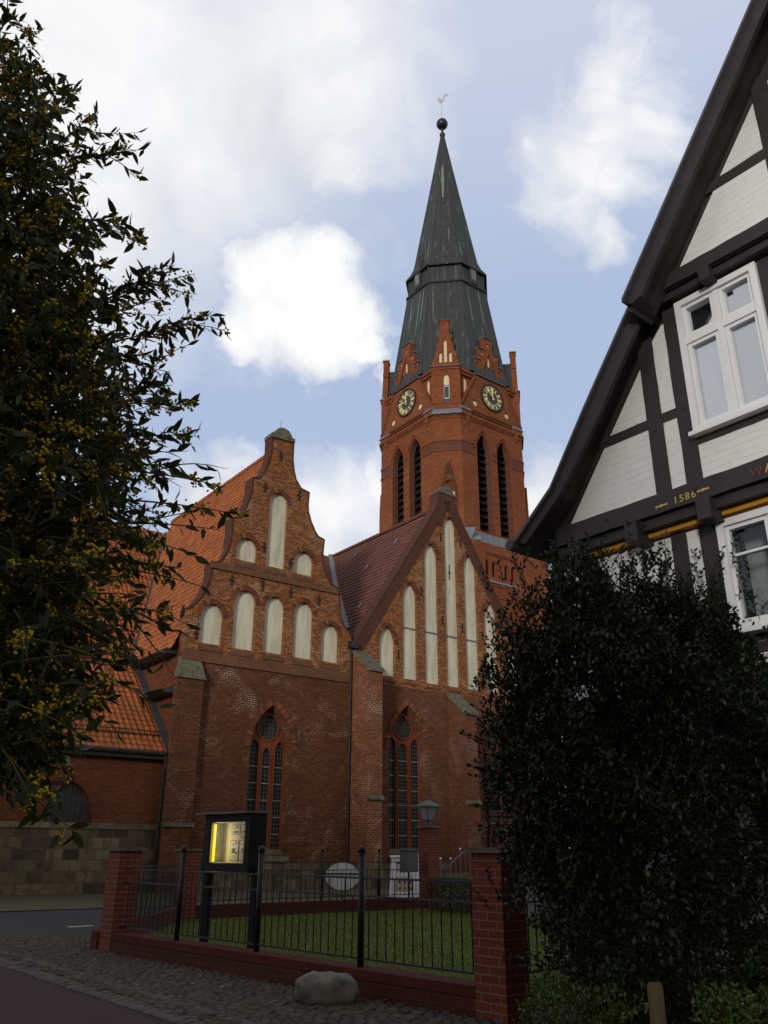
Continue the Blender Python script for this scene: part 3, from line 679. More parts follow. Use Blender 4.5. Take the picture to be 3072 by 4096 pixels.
# ---- choir at the left: ashlar base, brick wall, orange roof
CH = -0.32
door = arch(-3.72, 0.98, 2.55, 2.75, 4.05, 8)
cw = MB().slab(CF, [(-12, 2.5), (0.05, 2.5), (0.05, 5.3), (-12, 5.3)], CH, CH - .5, holes=[door]); cwo = make(cw, 'choir_wall', M['brick_choir'], church)
make(MB().box(CF, -12, 0.0, CH - .5, CH + .12, GB, 2.32), 'choir_stone_base', M['ashlar'], church, label='lower wall of large grey and brown sandstone blocks')
make(MB().hexa([CF.p(a, o, z) for a, o, z in ((-12, CH - .4, 2.32), (0, CH - .4, 2.32), (0, CH + .17, 2.32), (-12, CH + .17, 2.32), (-12, CH - .4, 2.56), (0, CH - .4, 2.56), (0, CH + .02, 2.54), (-12, CH + .02, 2.54))]), 'stone_ledge', M['ashlar'], church)
shut = MB()
for k in range(9):
    x0 = -4.7 + k * 0.218; pts = [(x0, 2.55), (x0 + .21, 2.55)]
    f = lambda x: 2.75 + 1.3 * (1 - ((abs(x + 3.72)) / 0.98) ** 1.7) if abs(x + 3.72) < .98 else 2.75
    shut.slab(CF, [(x0, 2.55), (x0 + .205, 2.55), (x0 + .205, max(2.7, f(x0 + .205))), (x0 + .1, max(2.7, f(x0 + .1))), (x0, max(2.7, f(x0)))], CH - .14, CH - .2)
M['shutter'] = plain('dark_boards', (0.025, 0.022, 0.022), 0.7, 0.25, 4)
make(shut, 'boarded_arch', M['shutter'], church, label='dark boarded arch above the stone base')
vs = MB(); voussoirs(vs, CF, arch_curve(-3.72, 0.99, 2.75, 4.06, 8), 0.25, CH + .03, CH - .05, 0.1); make(vs, 'arch_bricks', M['brick_choir'], cwo)
cs = CF.p(0, -5.28, 10.05) - CF.p(0, 0, 5.47); csl = cs.length
cr = roof_tiles('choir_roof', M['tile_orange'], CF.p(-12, 0.12 + .0, 5.37), U, cs, 12.0, csl + .1, church, 0.27, 0.36, 0.045, 0.045, label='sweeping orange pantiled roof with a snow guard')
cs2 = CF.p(0, -13.9, 20.4) - CF.p(0, -5.28, 10.05)
def valley_t(v): return -0.1 + (choir_z(v) - 9.9) / (RZ - 9.9) * 4.8
def clip_ch(a, b): v = 5.28 + b * 8.62 / cs2.length; return (-12 + a) < valley_t(v) + .1
roof_tiles('choir_upper_roof', M['tile_orange'], CF.p(-12, -5.28, 10.05), U, cs2, 16.4, cs2.length, church, 0.27, 0.36, 0.045, 0.045, clip=clip_ch)
make(MB().quad(CF.p(-12, -26.2, 9), CF.p(9.2, -26.2, 9), CF.p(9.2, -13.92, 20.38), CF.p(-12, -13.92, 20.38)), 'choir_roof_back', M['tile_orange'], church)
vf = MB(); prev = None
for v in (5.2, 7, 9, 11, 13.8):
    p = CF.p(valley_t(v), -v, choir_z(v) + .12)
    if prev is not None:
        d = (p - prev).normalized(); x = d.cross(Vector((0.3, 0, 1))).normalized() * .13; q = [prev - x, prev + x, p + x, p - x]; vf.hexa(q + [k + Vector((0, 0, .05)) for k in q])
    prev = p
for v0, v1 in ((0.0, 2.6), (2.6, 5.2)):
    a, b = CF.p(-.02, -v0, choir_z(v0) + .08), CF.p(0.05, -v1, choir_z(v1) + .08); q = [a - U * .14, a + U * .22, b + U * .22, b - U * .14]; vf.hexa(q + [k + Vector((0, 0, .07)) for k in q])
make(vf, 'valley_flashing', M['lead_dark'], church, split=.4)
gt = MB(); gt.tube([CF.p(-12, 0.12, 5.3), CF.p(-0.1, 0.12, 5.3)], 0.11, 8); gt.box(CF, -12, -.05, CH, 0.05, 5.06, 5.22)
make(gt, 'choir_gutter', M['pipe'], church)
sg = MB()
g0 = lambda a, b: CF.p(a, -b, choir_z(b) + .1)
for h in (0.05, 0.2): sg.tube([g0(-12, .55) + Vector((0, 0, h)), g0(-.2, .55) + Vector((0, 0, h))], 0.018, 4)
for k in range(86): sg.tube([g0(-12 + k * .137, .55) + Vector((0, 0, .05)), g0(-12 + k * .137, .55) + Vector((0, 0, .2))], 0.011, 4)
make(sg, 'snow_guard', M['iron'], cr)
dp = MB(); dp.tube([CF.p(-.13, .12, 5.25), CF.p(-.1, .1, 4.9), CF.p(-.13, .06, 4.5), CF.p(-.13, .06, GB)], 0.075, 8); make(dp, 'downpipe', M['pipe'], church)
dp = MB(); dp.tube([CF.p(9.25, .05, 11.2), CF.p(9.2, .12, 10.6), CF.p(9.2, .12, GB)], 0.065, 8); dp.box(CF, 9.05, 9.5, 0, .3, 11.1, 11.45); make(dp, 'downpipe', M['pipe'], church)
lr = MB().hexa([CF.p(a, o, z) for a, o, z in ((-.5, -.2, 7.9), (.2, -.2, 7.9), (.2, -2.6, 7.9), (-.5, -2.6, 7.9), (-.5, -.2, 7.98), (.2, -.2, 8.3), (.2, -2.6, 8.3), (-.5, -2.6, 7.98))]); make(lr, 'side_pent', M['lead_dark'], church)

# ================================================================ TOWER
T0 = Vector((6.0, 66.0, 0.0))
tower = thing('church_tower', T0, 'tall red brick church tower with gold clock dials and dark pointed spire', 'church tower')
faces = [NV, -U, -NV, U]
def ffr(n, d): return Fr(T0 + n * d, Vector((-n.y, n.x, 0)), n)      # a to the right when looking at the face
FD, FH = 5.15, 3.55                  # main face distance and half width
CD, CHW = (FD + FH) / math.sqrt(2), (FD - FH) / math.sqrt(2)
cham = [(faces[i] + faces[(i + 1) % 4]).normalized() for i in range(4)]
BT = M['brick_tower']
# square foot
SQ = 5.35
ft = MB()
for i, n in enumerate(faces):
    f = ffr(n, SQ)
    hs = [arch(c, 0.27, 21.3, 22.15, 22.62, 5) for c in (-1.45, -0.7, 0.66, 1.4)] if i < 2 else []
    ft.slab(f, [(-SQ, -0.3), (SQ, -0.3), (SQ, 23.95), (-SQ, 23.95)], 0, -0.5, holes=hs)
foot = make(ft, 'tower_foot_wall', BT, tower)
tr = MB()
for i, n in enumerate(faces[:2]):
    f = ffr(n, SQ)
    tr.box(f, 1.75, SQ + .12, 0.0, 0.12, 10, 23.9); tr.box(f, -SQ - .12, -1.75, 0.0, 0.12, 10, 23.9)
    tr.box(f, -1.75, 1.75, 0.0, 0.10, 23.2, 23.93)
    for k in range(16): tr.box(f, -1.7 + k * .22, -1.6 + k * .22, 0.0, 0.07, 23.05, 23.2)
    for k in range(7): tr.box(f, .4 + k * .22, .5 + k * .22, 0.0, 0.05, 20.1, 20.55)
    tr.box(f, -1.75, 1.75, 0.0, 0.09, 20.55, 20.75)
    tr.box(f, -1.75, 1.75, 0.0, 0.06, 19.6, 19.7)
make(tr, 'foot_pilaster', BT, tower, split=.2)
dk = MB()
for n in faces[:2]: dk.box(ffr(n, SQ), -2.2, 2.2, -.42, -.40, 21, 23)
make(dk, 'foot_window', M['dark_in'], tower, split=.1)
ld = MB()
for n in faces:
    f = ffr(n, 0)
    ld.quad(f.p(-SQ - .05, SQ + .05, 23.9), f.p(SQ + .05, SQ + .05, 23.9), f.p(FH + .9, FD + .0, 24.85), f.p(-FH - .9, FD, 24.85))
    for k in range(17): a = -4.9 + k * .61; ld.tube([f.p(a, SQ + .06, 23.95), f.p(a * .86, FD + .02, 24.86)], 0.025, 4)
    ld.hexa([f.p(a, o, z) for a, o, z in ((-1.8, SQ, 20.75), (1.8, SQ, 20.75), (1.8, SQ + .2, 20.75), (-1.8, SQ + .2, 20.75), (-1.8, SQ - .2, 21.25), (1.8, SQ - .2, 21.25), (1.8, SQ - .19, 21.27), (-1.8, SQ - .19, 21.27))])
for n in cham:
    f = ffr(n, 0); d = SQ * math.sqrt(2)
    ld.add([f.p(0, d, 23.9), f.p(-CHW - .9, CD, 24.85), f.p(CHW + .9, CD, 24.85), f.p(-1.6, d - 1.6, 23.95), f.p(1.6, d - 1.6, 23.95)], [(0, 4, 2, 1, 3)])
make(ld, 'lead_skirt', M['lead'], tower)
# belfry octagon with tall paired openings
bl = MB(); OPN = [(-1.14, 0.75), (1.14, 0.75)]
for n in faces:
    f = ffr(n, FD)
    hs = [arch(c, hw, 25.0, 32.2, 33.75, 8) for c, hw in OPN]
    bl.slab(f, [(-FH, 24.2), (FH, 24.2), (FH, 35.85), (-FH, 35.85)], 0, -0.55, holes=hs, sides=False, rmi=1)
for n in cham:
    f = ffr(n, CD); bl.slab(f, [(-CHW, 24.2), (CHW, 24.2), (CHW, 35.85), (-CHW, 35.85)], 0, -0.6, sides=False)
make(bl, 'belfry_wall', [BT, M['brick_band']], tower, label='red brick belfry with tall paired pointed openings')  # darker band brick on the reveals: glazed edges plus painted-in recess shade
lv = MB()
for n in faces:
    f = ffr(n, FD)
    lv.box(f, -2.1, -.2, -1.0, -.90, 23.5, 34.3); lv.box(f, .2, 2.1, -1.0, -.90, 23.5, 34.3)
    for x in (-2.05, -.25, .25, 2.05): lv.box(f, x - .03, x + .03, -.9, -.56, 23.5, 34.3)
    for x0 in (-2.02, .28): lv.box(f, x0, x0 + 1.74, -.9, -.56, 24.5, 24.9)
    for c, hw in OPN:
        for k in range(14): lv.hexa([f.p(a, o, z + 25.2 + k * .62) for a, o, z in ((c - hw, -.85, .3), (c + hw, -.85, .3), (c + hw, -.5, 0), (c - hw, -.5, 0), (c - hw, -.85, .35), (c + hw, -.85, .35), (c + hw, -.5, .05), (c - hw, -.5, .05))])
make(lv, 'belfry_louvre', M['dark_in'], tower, split=.4)
hd = MB()
for n in faces:
    f = ffr(n, FD)
    for c, hw in OPN:
        ribbon(hd, f, arch_curve(c, hw + .22, 32.2, 34.02, 9), 0.09, 0.10, -.02)
        ribbon(hd, f, [(c - hw, 25)] + arch_curve(c, hw, 32.2, 33.75, 9) + [(c + hw, 25)], 0.07, 0.035, -.02)
    hd.box(f, -.24, .24, 0.0, 0.07, 32.1, 32.2); hd.box(f, -.3, .3, 0.0, 0.05, 31.55, 31.62)
    for sx in (-1, 1):
        for z in (32.5, 31.6): hd.box(f, min(sx * 2.12, sx * FH), max(sx * 2.12, sx * FH), 0.0, 0.07, z - .05, z + .04)
    # cornice under the clock
    for j, (o, z0, z1) in enumerate(((0.07, 34.62, 34.74), (0.13, 34.74, 34.88), (0.20, 34.88, 35.0))): hd.box(f, -2.4, 2.4, 0, o, z0, z1)
    for sx in (-1, 1):
        a0, a1 = sorted((sx * 2.45, sx * 3.5)); hd.box(f, a0, a1, 0, 0.16, 34.9, 35.42)
        b0, b1 = sorted((sx * 2.62, sx * 2.95)); hd.box(f, b0, b1, 0, 0.14, 34.45, 34.9); hd.box(f, b0 + .05, b1 - .05, 0, 0.09, 34.2, 34.45)
        for z in (34.55, 34.75): hd.box(f, *sorted((sx * 3.0, sx * 3.56)), 0, .06, z, z + .09)
for n in cham:
    f = ffr(n, CD)
    for z in (32.5, 31.6): hd.box(f, -CHW - .03, CHW + .03, 0.0, 0.07, z - .05, z + .04)
    for z in (34.55, 34.75): hd.box(f, -CHW, CHW, 0, .06, z, z + .09)
make(hd, 'belfry_moulding', BT, tower, split=.12)
bn = MB()
for n in faces:
    f = ffr(n, FD)
    for sx in (-1, 1): bn.box(f, *sorted((sx * 2.14, sx * FH)), 0.0, 0.012, 31.64, 32.45)
    bn.box(f, -.3, .3, 0, .012, 31.62, 32.1)
    for k in range(9): bn.box(f, -.1, .1, 0.0, 0.012, 25.8 + k * .62, 26.0 + k * .62)
for n in cham: bn.box(ffr(n, CD), -CHW, CHW, 0.0, 0.012, 31.64, 32.45)
make(bn, 'glazed_brick_band', M['brick_band'], tower, split=.45)
fz = MB(); fzb = MB()
for n in faces[:2]:
    f = ffr(n, FD)
    fzb.box(f, -2.35, 2.35, 0, 0.02, 35.32, 35.86)
    for k in range(17):
        a = -2.28 + k * .275
        fz.hexa([f.p(x, o, z) for x, o, z in ((a, .02, 35.6), (a + .24, .02, 35.6), (a + .24, .12, 35.6), (a, .12, 35.6), (a + .1, .02, 35.82), (a + .14, .02, 35.82), (a + .14, .12, 35.82), (a + .1, .12, 35.82))])
        fz.box(f, a + .06, a + .18, .02, .12, 35.36, 35.5)
make(fzb, 'frieze_ground', M['dark_in'], tower, split=.1); make(fz, 'frieze_tooth', BT, tower, split=.3)
# clock stage
ck = MB(); core = MB()
k5, c5 = FD - 0.35, CD - 0.32
P = []
for z in (35.8, 39.6):
    for i in range(4):
        n, m = faces[i], cham[i]; f, g = ffr(n, k5), ffr(m, c5)
        h5 = FH + .0
        P += [f.p(-h5 * .97, 0, z), f.p(h5 * .97, 0, z)]
core.add(P, [(i, (i + 1) % 8, 8 + (i + 1) % 8, 8 + i) for i in range(8)] + [tuple(range(8, 16))])
make(core, 'clock_stage_core', BT, tower)
for n in faces:
    f = ffr(n, FD); hs = [[(c + .3 * math.cos(2 * math.pi * q / 14), 36.5 + .3 * math.sin(2 * math.pi * q / 14)) for q in range(14)] for c in (-1.85, 1.85)]
    ck.slab(f, [(-3.5, 35.84), (3.5, 35.84), (1.8, 39.05), (1.8, 39.42), (-1.8, 39.42), (-1.8, 39.05)], 0.02, -0.5, holes=hs)
    for sx in (-1, 1):
        ribbon(ck, f, [(3.62 * sx, 35.75), (1.85 * sx, 39.1)], 0.12 * sx, 0.12, -0.3)
        for q in range(8): a = 3.2 - q * .19; ck.box(f, *sorted((sx * a, sx * (a - .07))), 0, .06, 36.0 + q * .38, 36.1 + q * .38)
for n in cham:
    g = ffr(n, CD); ck.slab(g, [(-1.2, 34.9), (1.2, 34.9), (1.2, 39.5), (-1.2, 39.5)], 0.03, -0.8, holes=[arch(0.02, 0.24, 36.0, 38.35, 38.75, 6)])
    ck.box(g, -1.22, 1.22, 0.0, 0.08, 35.92, 36.02); ck.box(g, -1.22, 1.22, -.1, 0.1, 39.2, 39.32)
    ribbon(ck, g, arch_curve(0.02, .45, 38.35, 39.0, 6), 0.06, 0.05, 0)
for n in faces:                      # little machicolation between the panels
    f = ffr(n, k5)
    for sx in (-1, 1):
        for q in range(5): ck.box(f, *sorted((sx * (1.95 + q * .27), sx * (2.1 + q * .27))), 0, .2, 38.95, 39.25)
        ck.box(f, *sorted((sx * 1.85, sx * 3.3)), 0, .28, 39.25, 39.5)
cks = make(ck, 'clock_stage', BT, tower)
pp = MB()
for n in faces:
    f = ffr(n, FD)
    for c in (-1.85, 1.85): pp.slab(f, [(c + .31 * math.cos(2 * math.pi * q / 14), 36.5 + .31 * math.sin(2 * math.pi * q / 14)) for q in range(14)], -.10, -.2)
    for sx in (-1, 1):
        f2 = ffr(n, k5); pp.slab(f2, arch(sx * 2.62, .13, 37.3, 38.45, 38.7, 4), .015, -.1)
for n in cham: pp.slab(ffr(n, CD), arch(0.02, 0.245, 37.75, 38.35, 38.76, 6), -.08, -.14)
make(pp, 'pale_inset', M['plaster_tower'], cks, split=.05)
gs = MB(); gd = MB()
for n in cham:
    g = ffr(n, CD); gs.box(g, -.24, .28, -.1, -.07, 36.45, 36.51); gs.box(g, -.24, .28, -.1, -.07, 37.6, 37.66)
    gs.box(g, -.24, -.18, -.1, -.07, 36.45, 37.66); gs.box(g, .22, .28, -.1, -.07, 36.45, 37.66)
    gd.box(g, -.24, .28, -.2, -.12, 35.95, 37.76)
make(gs, 'small_window_frame', M['white_paint'], cks, split=.05); make(gd, 'small_window_pane', M['dial'], cks, split=.05)
lg = MB()
for n in faces:
    f = ffr(n, FD); lg.hexa([f.p(a, o, z) for a, o, z in ((-1.85, .22, 39.3), (1.85, .22, 39.3), (1.85, -.3, 39.3), (-1.85, -.3, 39.3), (-1.8, .2, 39.36), (1.8, .2, 39.36), (1.7, -.25, 39.85), (-1.7, -.25, 39.85))])
    for sx in (-1, 1):
        a0, a1 = sorted((sx * 2.45, sx * 3.62)); lg.hexa([f.p(a, o, z) for a, o, z in ((a0, .26, 35.36), (a1, .26, 35.36), (a1, 0, 35.4), (a0, 0, 35.4), (a0, .26, 35.4), (a1, .26, 35.4), (a1, -.05, 35.85), (a0, -.05, 35.85))])
for n in cham:
    g = ffr(n, CD)
    lg.hexa([g.p(a, o, z) for a, o, z in ((-1.28, .2, 34.9), (1.28, .2, 34.9), (1.28, -.1, 34.9), (-1.28, -.1, 34.9), (-1.28, .2, 34.95), (1.28, .2, 34.95), (1.2, .04, 35.42), (-1.2, .04, 35.42))])
    lg.hexa([g.p(a, o, z) for a, o, z in ((-1.28, .16, 39.5), (1.28, .16, 39.5), (1.28, -.3, 39.5), (-1.28, -.3, 39.5), (-1.26, .14, 39.56), (1.26, .14, 39.56), (1.2, -.2, 39.85), (-1.2, -.2, 39.85))])
make(lg, 'lead_ledge', M['lead'], tower, split=.1)
# stepped gables round the foot of the spire
wg = MB(); wgp = MB(); wgc = MB(); SP = M['lead']
for n in faces:
    f = ffr(n, FD - .02)
    o = [(-1.7, 39.6), (1.7, 39.6), (1.66, 41.05), (1.18, 41.05), (1.14, 42.28), (.52, 42.28), (.48, 43.62), (-.48, 43.62), (-.52, 42.28), (-1.14, 42.28), (-1.18, 41.05), (-1.66, 41.05)]
    hs = [arch(c, .17, 39.85, zt - .3, zt, 4) for c, zt in ((-.5, 41.0), (0, 41.75), (.5, 41.0))] + [[(c + .13 * math.cos(2 * math.pi * q / 8), z + .19 * math.sin(2 * math.pi * q / 8)) for q in range(8)] for c, z in ((0, 42.95), (-.75, 41.85), (.75, 41.85), (-1.32, 40.6), (1.32, 40.6))]
    wg.slab(f, o, 0, -.55, holes=hs)
    for sx in (-1, 1): ribbon(wg, f, [(1.05 * sx, 39.7), (0.0, 42.4)], .09 * sx, .1, -.02)
    wgp.box(f, -1.5, 1.5, -.16, -.1, 39.7, 41.0); wgp.box(f, -.85, .85, -.16, -.1, 41.0, 42.2); wgp.box(f, -.2, .2, -.16, -.1, 42.2, 43.3)
    for a0, a1, z in ((-.5, .5, 43.6), (.5, 1.2, 42.26), (-1.2, -.5, 42.26), (1.14, 1.72, 41.03), (-1.72, -1.14, 41.03)):
        wgc.hexa([f.p(a, o2, z2) for a, o2, z2 in ((a0 - .04, .12, z), (a1 + .04, .12, z), (a1 + .04, -.6, z), (a0 - .04, -.6, z), (a0 - .04, .12, z + .05), (a1 + .04, .12, z + .05), (a1 + .04, -.6, z + .22), (a0 - .04, -.6, z + .22))])
for n in cham:
    f = ffr(n, CD - .02)
    o = [(-1.15, 39.7), (1.15, 39.7), (1.1, 40.2), (.98, 40.25), (.88, 41.0), (.76, 41.1), (.66, 41.9), (.58, 42.0), (.52, 42.3), (.62, 42.35), (.62, 42.75), (.36, 42.8), (.34, 43.3), (.38, 43.35), (.38, 44.15), (-.38, 44.15), (-.38, 43.35), (-.34, 43.3), (-.36, 42.8), (-.62, 42.75), (-.62, 42.35), (-.52, 42.3), (-.58, 42.0), (-.66, 41.9), (-.76, 41.1), (-.88, 41.0), (-.98, 40.25), (-1.1, 40.2)]
    hs = [arch(c, hw, 39.95, zt - .3, zt, 4) for c, hw, zt in ((-.42, .13, 41.0), (0, .14, 42.25), (.42, .13, 41.0))]
    wg.slab(f, o, 0, -.5, holes=hs); wgp.box(f, -.6, .6, -.2, -.14, 39.8, 41.2); wgp.box(f, -.25, .25, -.2, -.14, 41.2, 42.4)
    wg.box(f, -.44, .44, -.55, .06, 44.12, 44.24)
make(wg, 'spire_gable', BT, tower, split=.05)
make(wgp, 'gable_inset', M['plaster_tower'], tower, split=.05); make(wgc, 'gable_step_cap', M['lead'], tower, split=.3)
# spire
def spire_mat():
    m, t, bs = newmat('weathered_copper'); o = objc(t)
    mp = t.node('ShaderNodeMapping', Vector=o); mp.inputs['Scale'].default_value = (2.2, 2.2, 0.16)
    n = t.noise(mp.outputs[0], 1.1, 6, 0.7, 0.3); n2 = t.noise(o, 1.2, 4, 0.6)
    cc = t.mix(n2, (0.033, 0.036, 0.037, 1), (0.056, 0.060, 0.060, 1))
    cc = t.mix(t.math('MULTIPLY', t.ramp(n, [(0.56, 0.0), (0.72, 1.0)]), 0.5), cc, (0.21, 0.26, 0.20, 1))
    t.put(bs.inputs['Base Color'], cc); bs.inputs['Roughness'].default_value = 0.6; bs.inputs['Specular IOR Level'].default_value = 0.25
    bump(t, bs, t.noise(mp.outputs[0], 9, 4, 0.6), 0.15, 0.02); return m
M['spire'] = spire_mat()
M['streak'] = stained('verdigris_streak', (0.25, 0.29, 0.21), (0.08, 0.095, 0.08), 1.5, 0.8, 0.6, bmp=0.1)
prof = [(5.25, 39.55), (4.88, 41.6), (4.50, 44.3), (3.66, 50.2), (3.66, 50.45), (3.52, 50.5), (3.52, 52.1), (3.72, 52.2), (3.70, 52.4), (3.35, 52.95), (3.02, 53.85), (1.5, 63.2), (0.16, 71.8)]
sp = MB(); rb = MB()
def octp(r, z, k):                   # corner k of the octagon of inradius r
    rr_ = r / math.cos(math.pi / 8); a = math.atan2(NV.y, NV.x) + math.pi / 8 + k * math.pi / 4
    return T0 + Vector((rr_ * math.cos(a), rr_ * math.sin(a), z))
V = [octp(r, z, k) for r, z in prof for k in range(8)]
sp.add(V, [(i * 8 + k, i * 8 + (k + 1) % 8, (i + 1) * 8 + (k + 1) % 8, (i + 1) * 8 + k) for i in range(len(prof) - 1) for k in range(8)])
spo = make(sp, 'spire', M['spire'], tower, label='octagonal dark metal spire with pale streaks')
for i in range(len(prof) - 1):
    (r0, z0), (r1, z1) = prof[i], prof[i + 1]
    for k in range(8):
        a, b, c, d = octp(r0, z0, k), octp(r0, z0, k + 1), octp(r1, z1, k), octp(r1, z1, k + 1)
        rb.tube([a, c], 0.06 if i != 4 else 0.03, 5)
        w0, w1 = (b - a).length / 2, (d - c).length / 2
        mid0, mid1 = (a + b) / 2, (c + d) / 2; ex = (b - a).normalized()
        for q in range(-4, 5):
            x = q * 0.56 + .28 * (0 if i < 3 else 1)
            if abs(x) < w0 - .05:
                if abs(x) <= w1: e1 = mid1 + ex * x
                else:
                    tt = (w0 - abs(x)) / (w0 - w1); e1 = (mid0 + ex * x).lerp(mid1 + ex * x, tt)
                rb.tube([mid0 + ex * x, e1], 0.032, 4)
make(rb, 'standing_seam', M['spire'], spo)
rg = MB()
for r, z in ((3.74, 50.22), (3.76, 52.2)):
    for k in range(8): rg.tube([octp(r, z, k), octp(r, z, k + 1)], 0.11, 6)
for k in range(8):
    rg.tube([octp(3.54, 50.5, k), octp(3.54, 52.1, k)], 0.07, 5)
    for q in (.33, .66): rg.tube([octp(3.53, 50.5, k).lerp(octp(3.53, 50.5, k + 1), q), octp(3.53, 52.1, k).lerp(octp(3.53, 52.1, k + 1), q)], 0.04, 4)
make(rg, 'spire_gallery', M['spire'], spo)
dz = MB(); dzp = MB()
for n in faces:                      # steep little louvre dormers over the gallery
    f = ffr(n, 3.54)
    dz.hexa([f.p(a, o, z) for a, o, z in ((-.42, .0, 50.5), (.42, .0, 50.5), (.42, .22, 50.5), (-.42, .22, 50.5), (-.42, -.1, 52.3), (.42, -.1, 52.3), (.42, .22, 52.3), (-.42, .22, 52.3))])
    dz.add([f.p(-.5, .26, 52.2), f.p(.5, .26, 52.2), f.p(0, .05, 54.1), f.p(-.5, -.9, 52.2), f.p(.5, -.9, 52.2), f.p(0, -.75, 55.0)], [(0, 1, 2), (0, 2, 5, 3), (1, 4, 5, 2)])
    dzp.box(f, -.28, .28, .2, .24, 50.9, 52.0)
make(dz, 'spire_dormer', M['spire'], spo, split=.1); make(dzp, 'dormer_shutter', M['lead'], spo, split=.1)
st = MB()
def streak(n, a, z0, z1, w_, r0, r1, sl):
    f = ffr(n, 0); k = 7
    L_ = [(z0 + (z1 - z0) * i / k) for i in range(k + 1)]
    rr2 = lambda z: r0 + (r1 - r0) * (z - z0) / (z1 - z0) + .02
    wob_ = [w_ * (0.35 + 0.65 * math.sin(math.pi * (i + .3) / (k + .8))) * rnd.uniform(.7, 1.2) for i in range(k + 1)]
    for i in range(k): st.quad(f.p(a - wob_[i] / 2, rr2(L_[i]), L_[i]), f.p(a + wob_[i] / 2, rr2(L_[i]), L_[i]), f.p(a + wob_[i + 1] / 2, rr2(L_[i + 1]), L_[i + 1]), f.p(a - wob_[i + 1] / 2, rr2(L_[i + 1]), L_[i + 1]))
def rad(z):
    for (r0, z0), (r1, z1) in zip(prof, prof[1:]):
        if z0 <= z <= z1: return r0 + (r1 - r0) * (z - z0) / (z1 - z0)
for n, a, z0, z1, w_ in ((cham[0], -.05, 62.0, 67.0, .28), (NV, -.9, 44.8, 49.8, .10), (NV, .5, 46.0, 49.9, .14), (-U, .5, 44.6, 49.8, .12), (-U, -.6, 45.6, 49.6, .16), (cham[0], -1.1, 45.5, 50.0, .08), (-U, 1.0, 46.0, 49.9, .12), (NV, -.75, 53.9, 55.8, .16), (-U, .7, 53.9, 55.6, .16), (cham[0], .45, 55.5, 57.4, .07)):
    streak(n, a, z0, z1, w_, rad(z0), rad(z1), 0)
make(st, 'pale_streak', M['streak'], spo, split=.02)
make(MB().box(ffr(cham[0], rad(61.4)), -.16, .16, -.1, .08, 61.2, 61.75).box(ffr(cham[0], rad(67.9)), -.1, .1, -.1, .06, 67.8, 68.0), 'spire_hatch', M['spire'], spo, split=.3)
fn_ = MB().lathe(T0, [(0.16, 71.6), (0.22, 71.75), (0.3, 71.95), (0.3, 72.15), (0.2, 72.3), (0.13, 72.45), (0.1, 73.05)], 10)
make(fn_, 'spire_finial', M['spire'], tower, smooth=True)
M['ball'] = plain('dark_bronze', (0.05, 0.045, 0.05), 0.4, 0.15, 3, metal=0.6)
ba = MB().lathe(T0 + Vector((0, 0, 73.6)), [(0.02, -.62)] + [(0.62 * math.cos(a), 0.62 * math.sin(a)) for a in [math.pi * (i - 6) / 12 for i in range(1, 12)]] + [(0.02, .62)], 18)
make(ba, 'spire_ball', M['ball'], tower, smooth=True)
wc = MB(); cfv = Fr(T0 + Vector((0.0, 0, 0)), (1, 0, 0), (0, -1, 0))
cock = [(-.05, 76.75), (.12, 76.85), (.3, 77.2), (.4, 77.65), (.72, 77.95), (.62, 78.0), (.3, 77.88), (.2, 77.7), (.12, 77.3), (0, 77.15), (-.04, 77.2), (-.06, 77.55), (-.1, 77.5), (-.1, 77.2), (-.16, 77.25), (-.22, 77.5), (-.38, 77.45), (-.4, 77.3), (-.34, 77.1), (-.3, 76.9), (-.16, 76.78)]
wc.slab(cfv, cock, .04, -.04); 
M['pale_metal'] = plain('pale_gilt', (0.62, 0.62, 0.55), 0.35, 0.08, metal=0.3)
make(wc, 'weathercock', M['pale_metal'], tower, label='pale metal weathercock with a raised tail')
make(MB().tube([T0 + Vector((0, 0, 74.1)), T0 + Vector((0, 0, 76.8))], 0.035, 6), 'weathercock_rod', M['pale_metal'], tower)
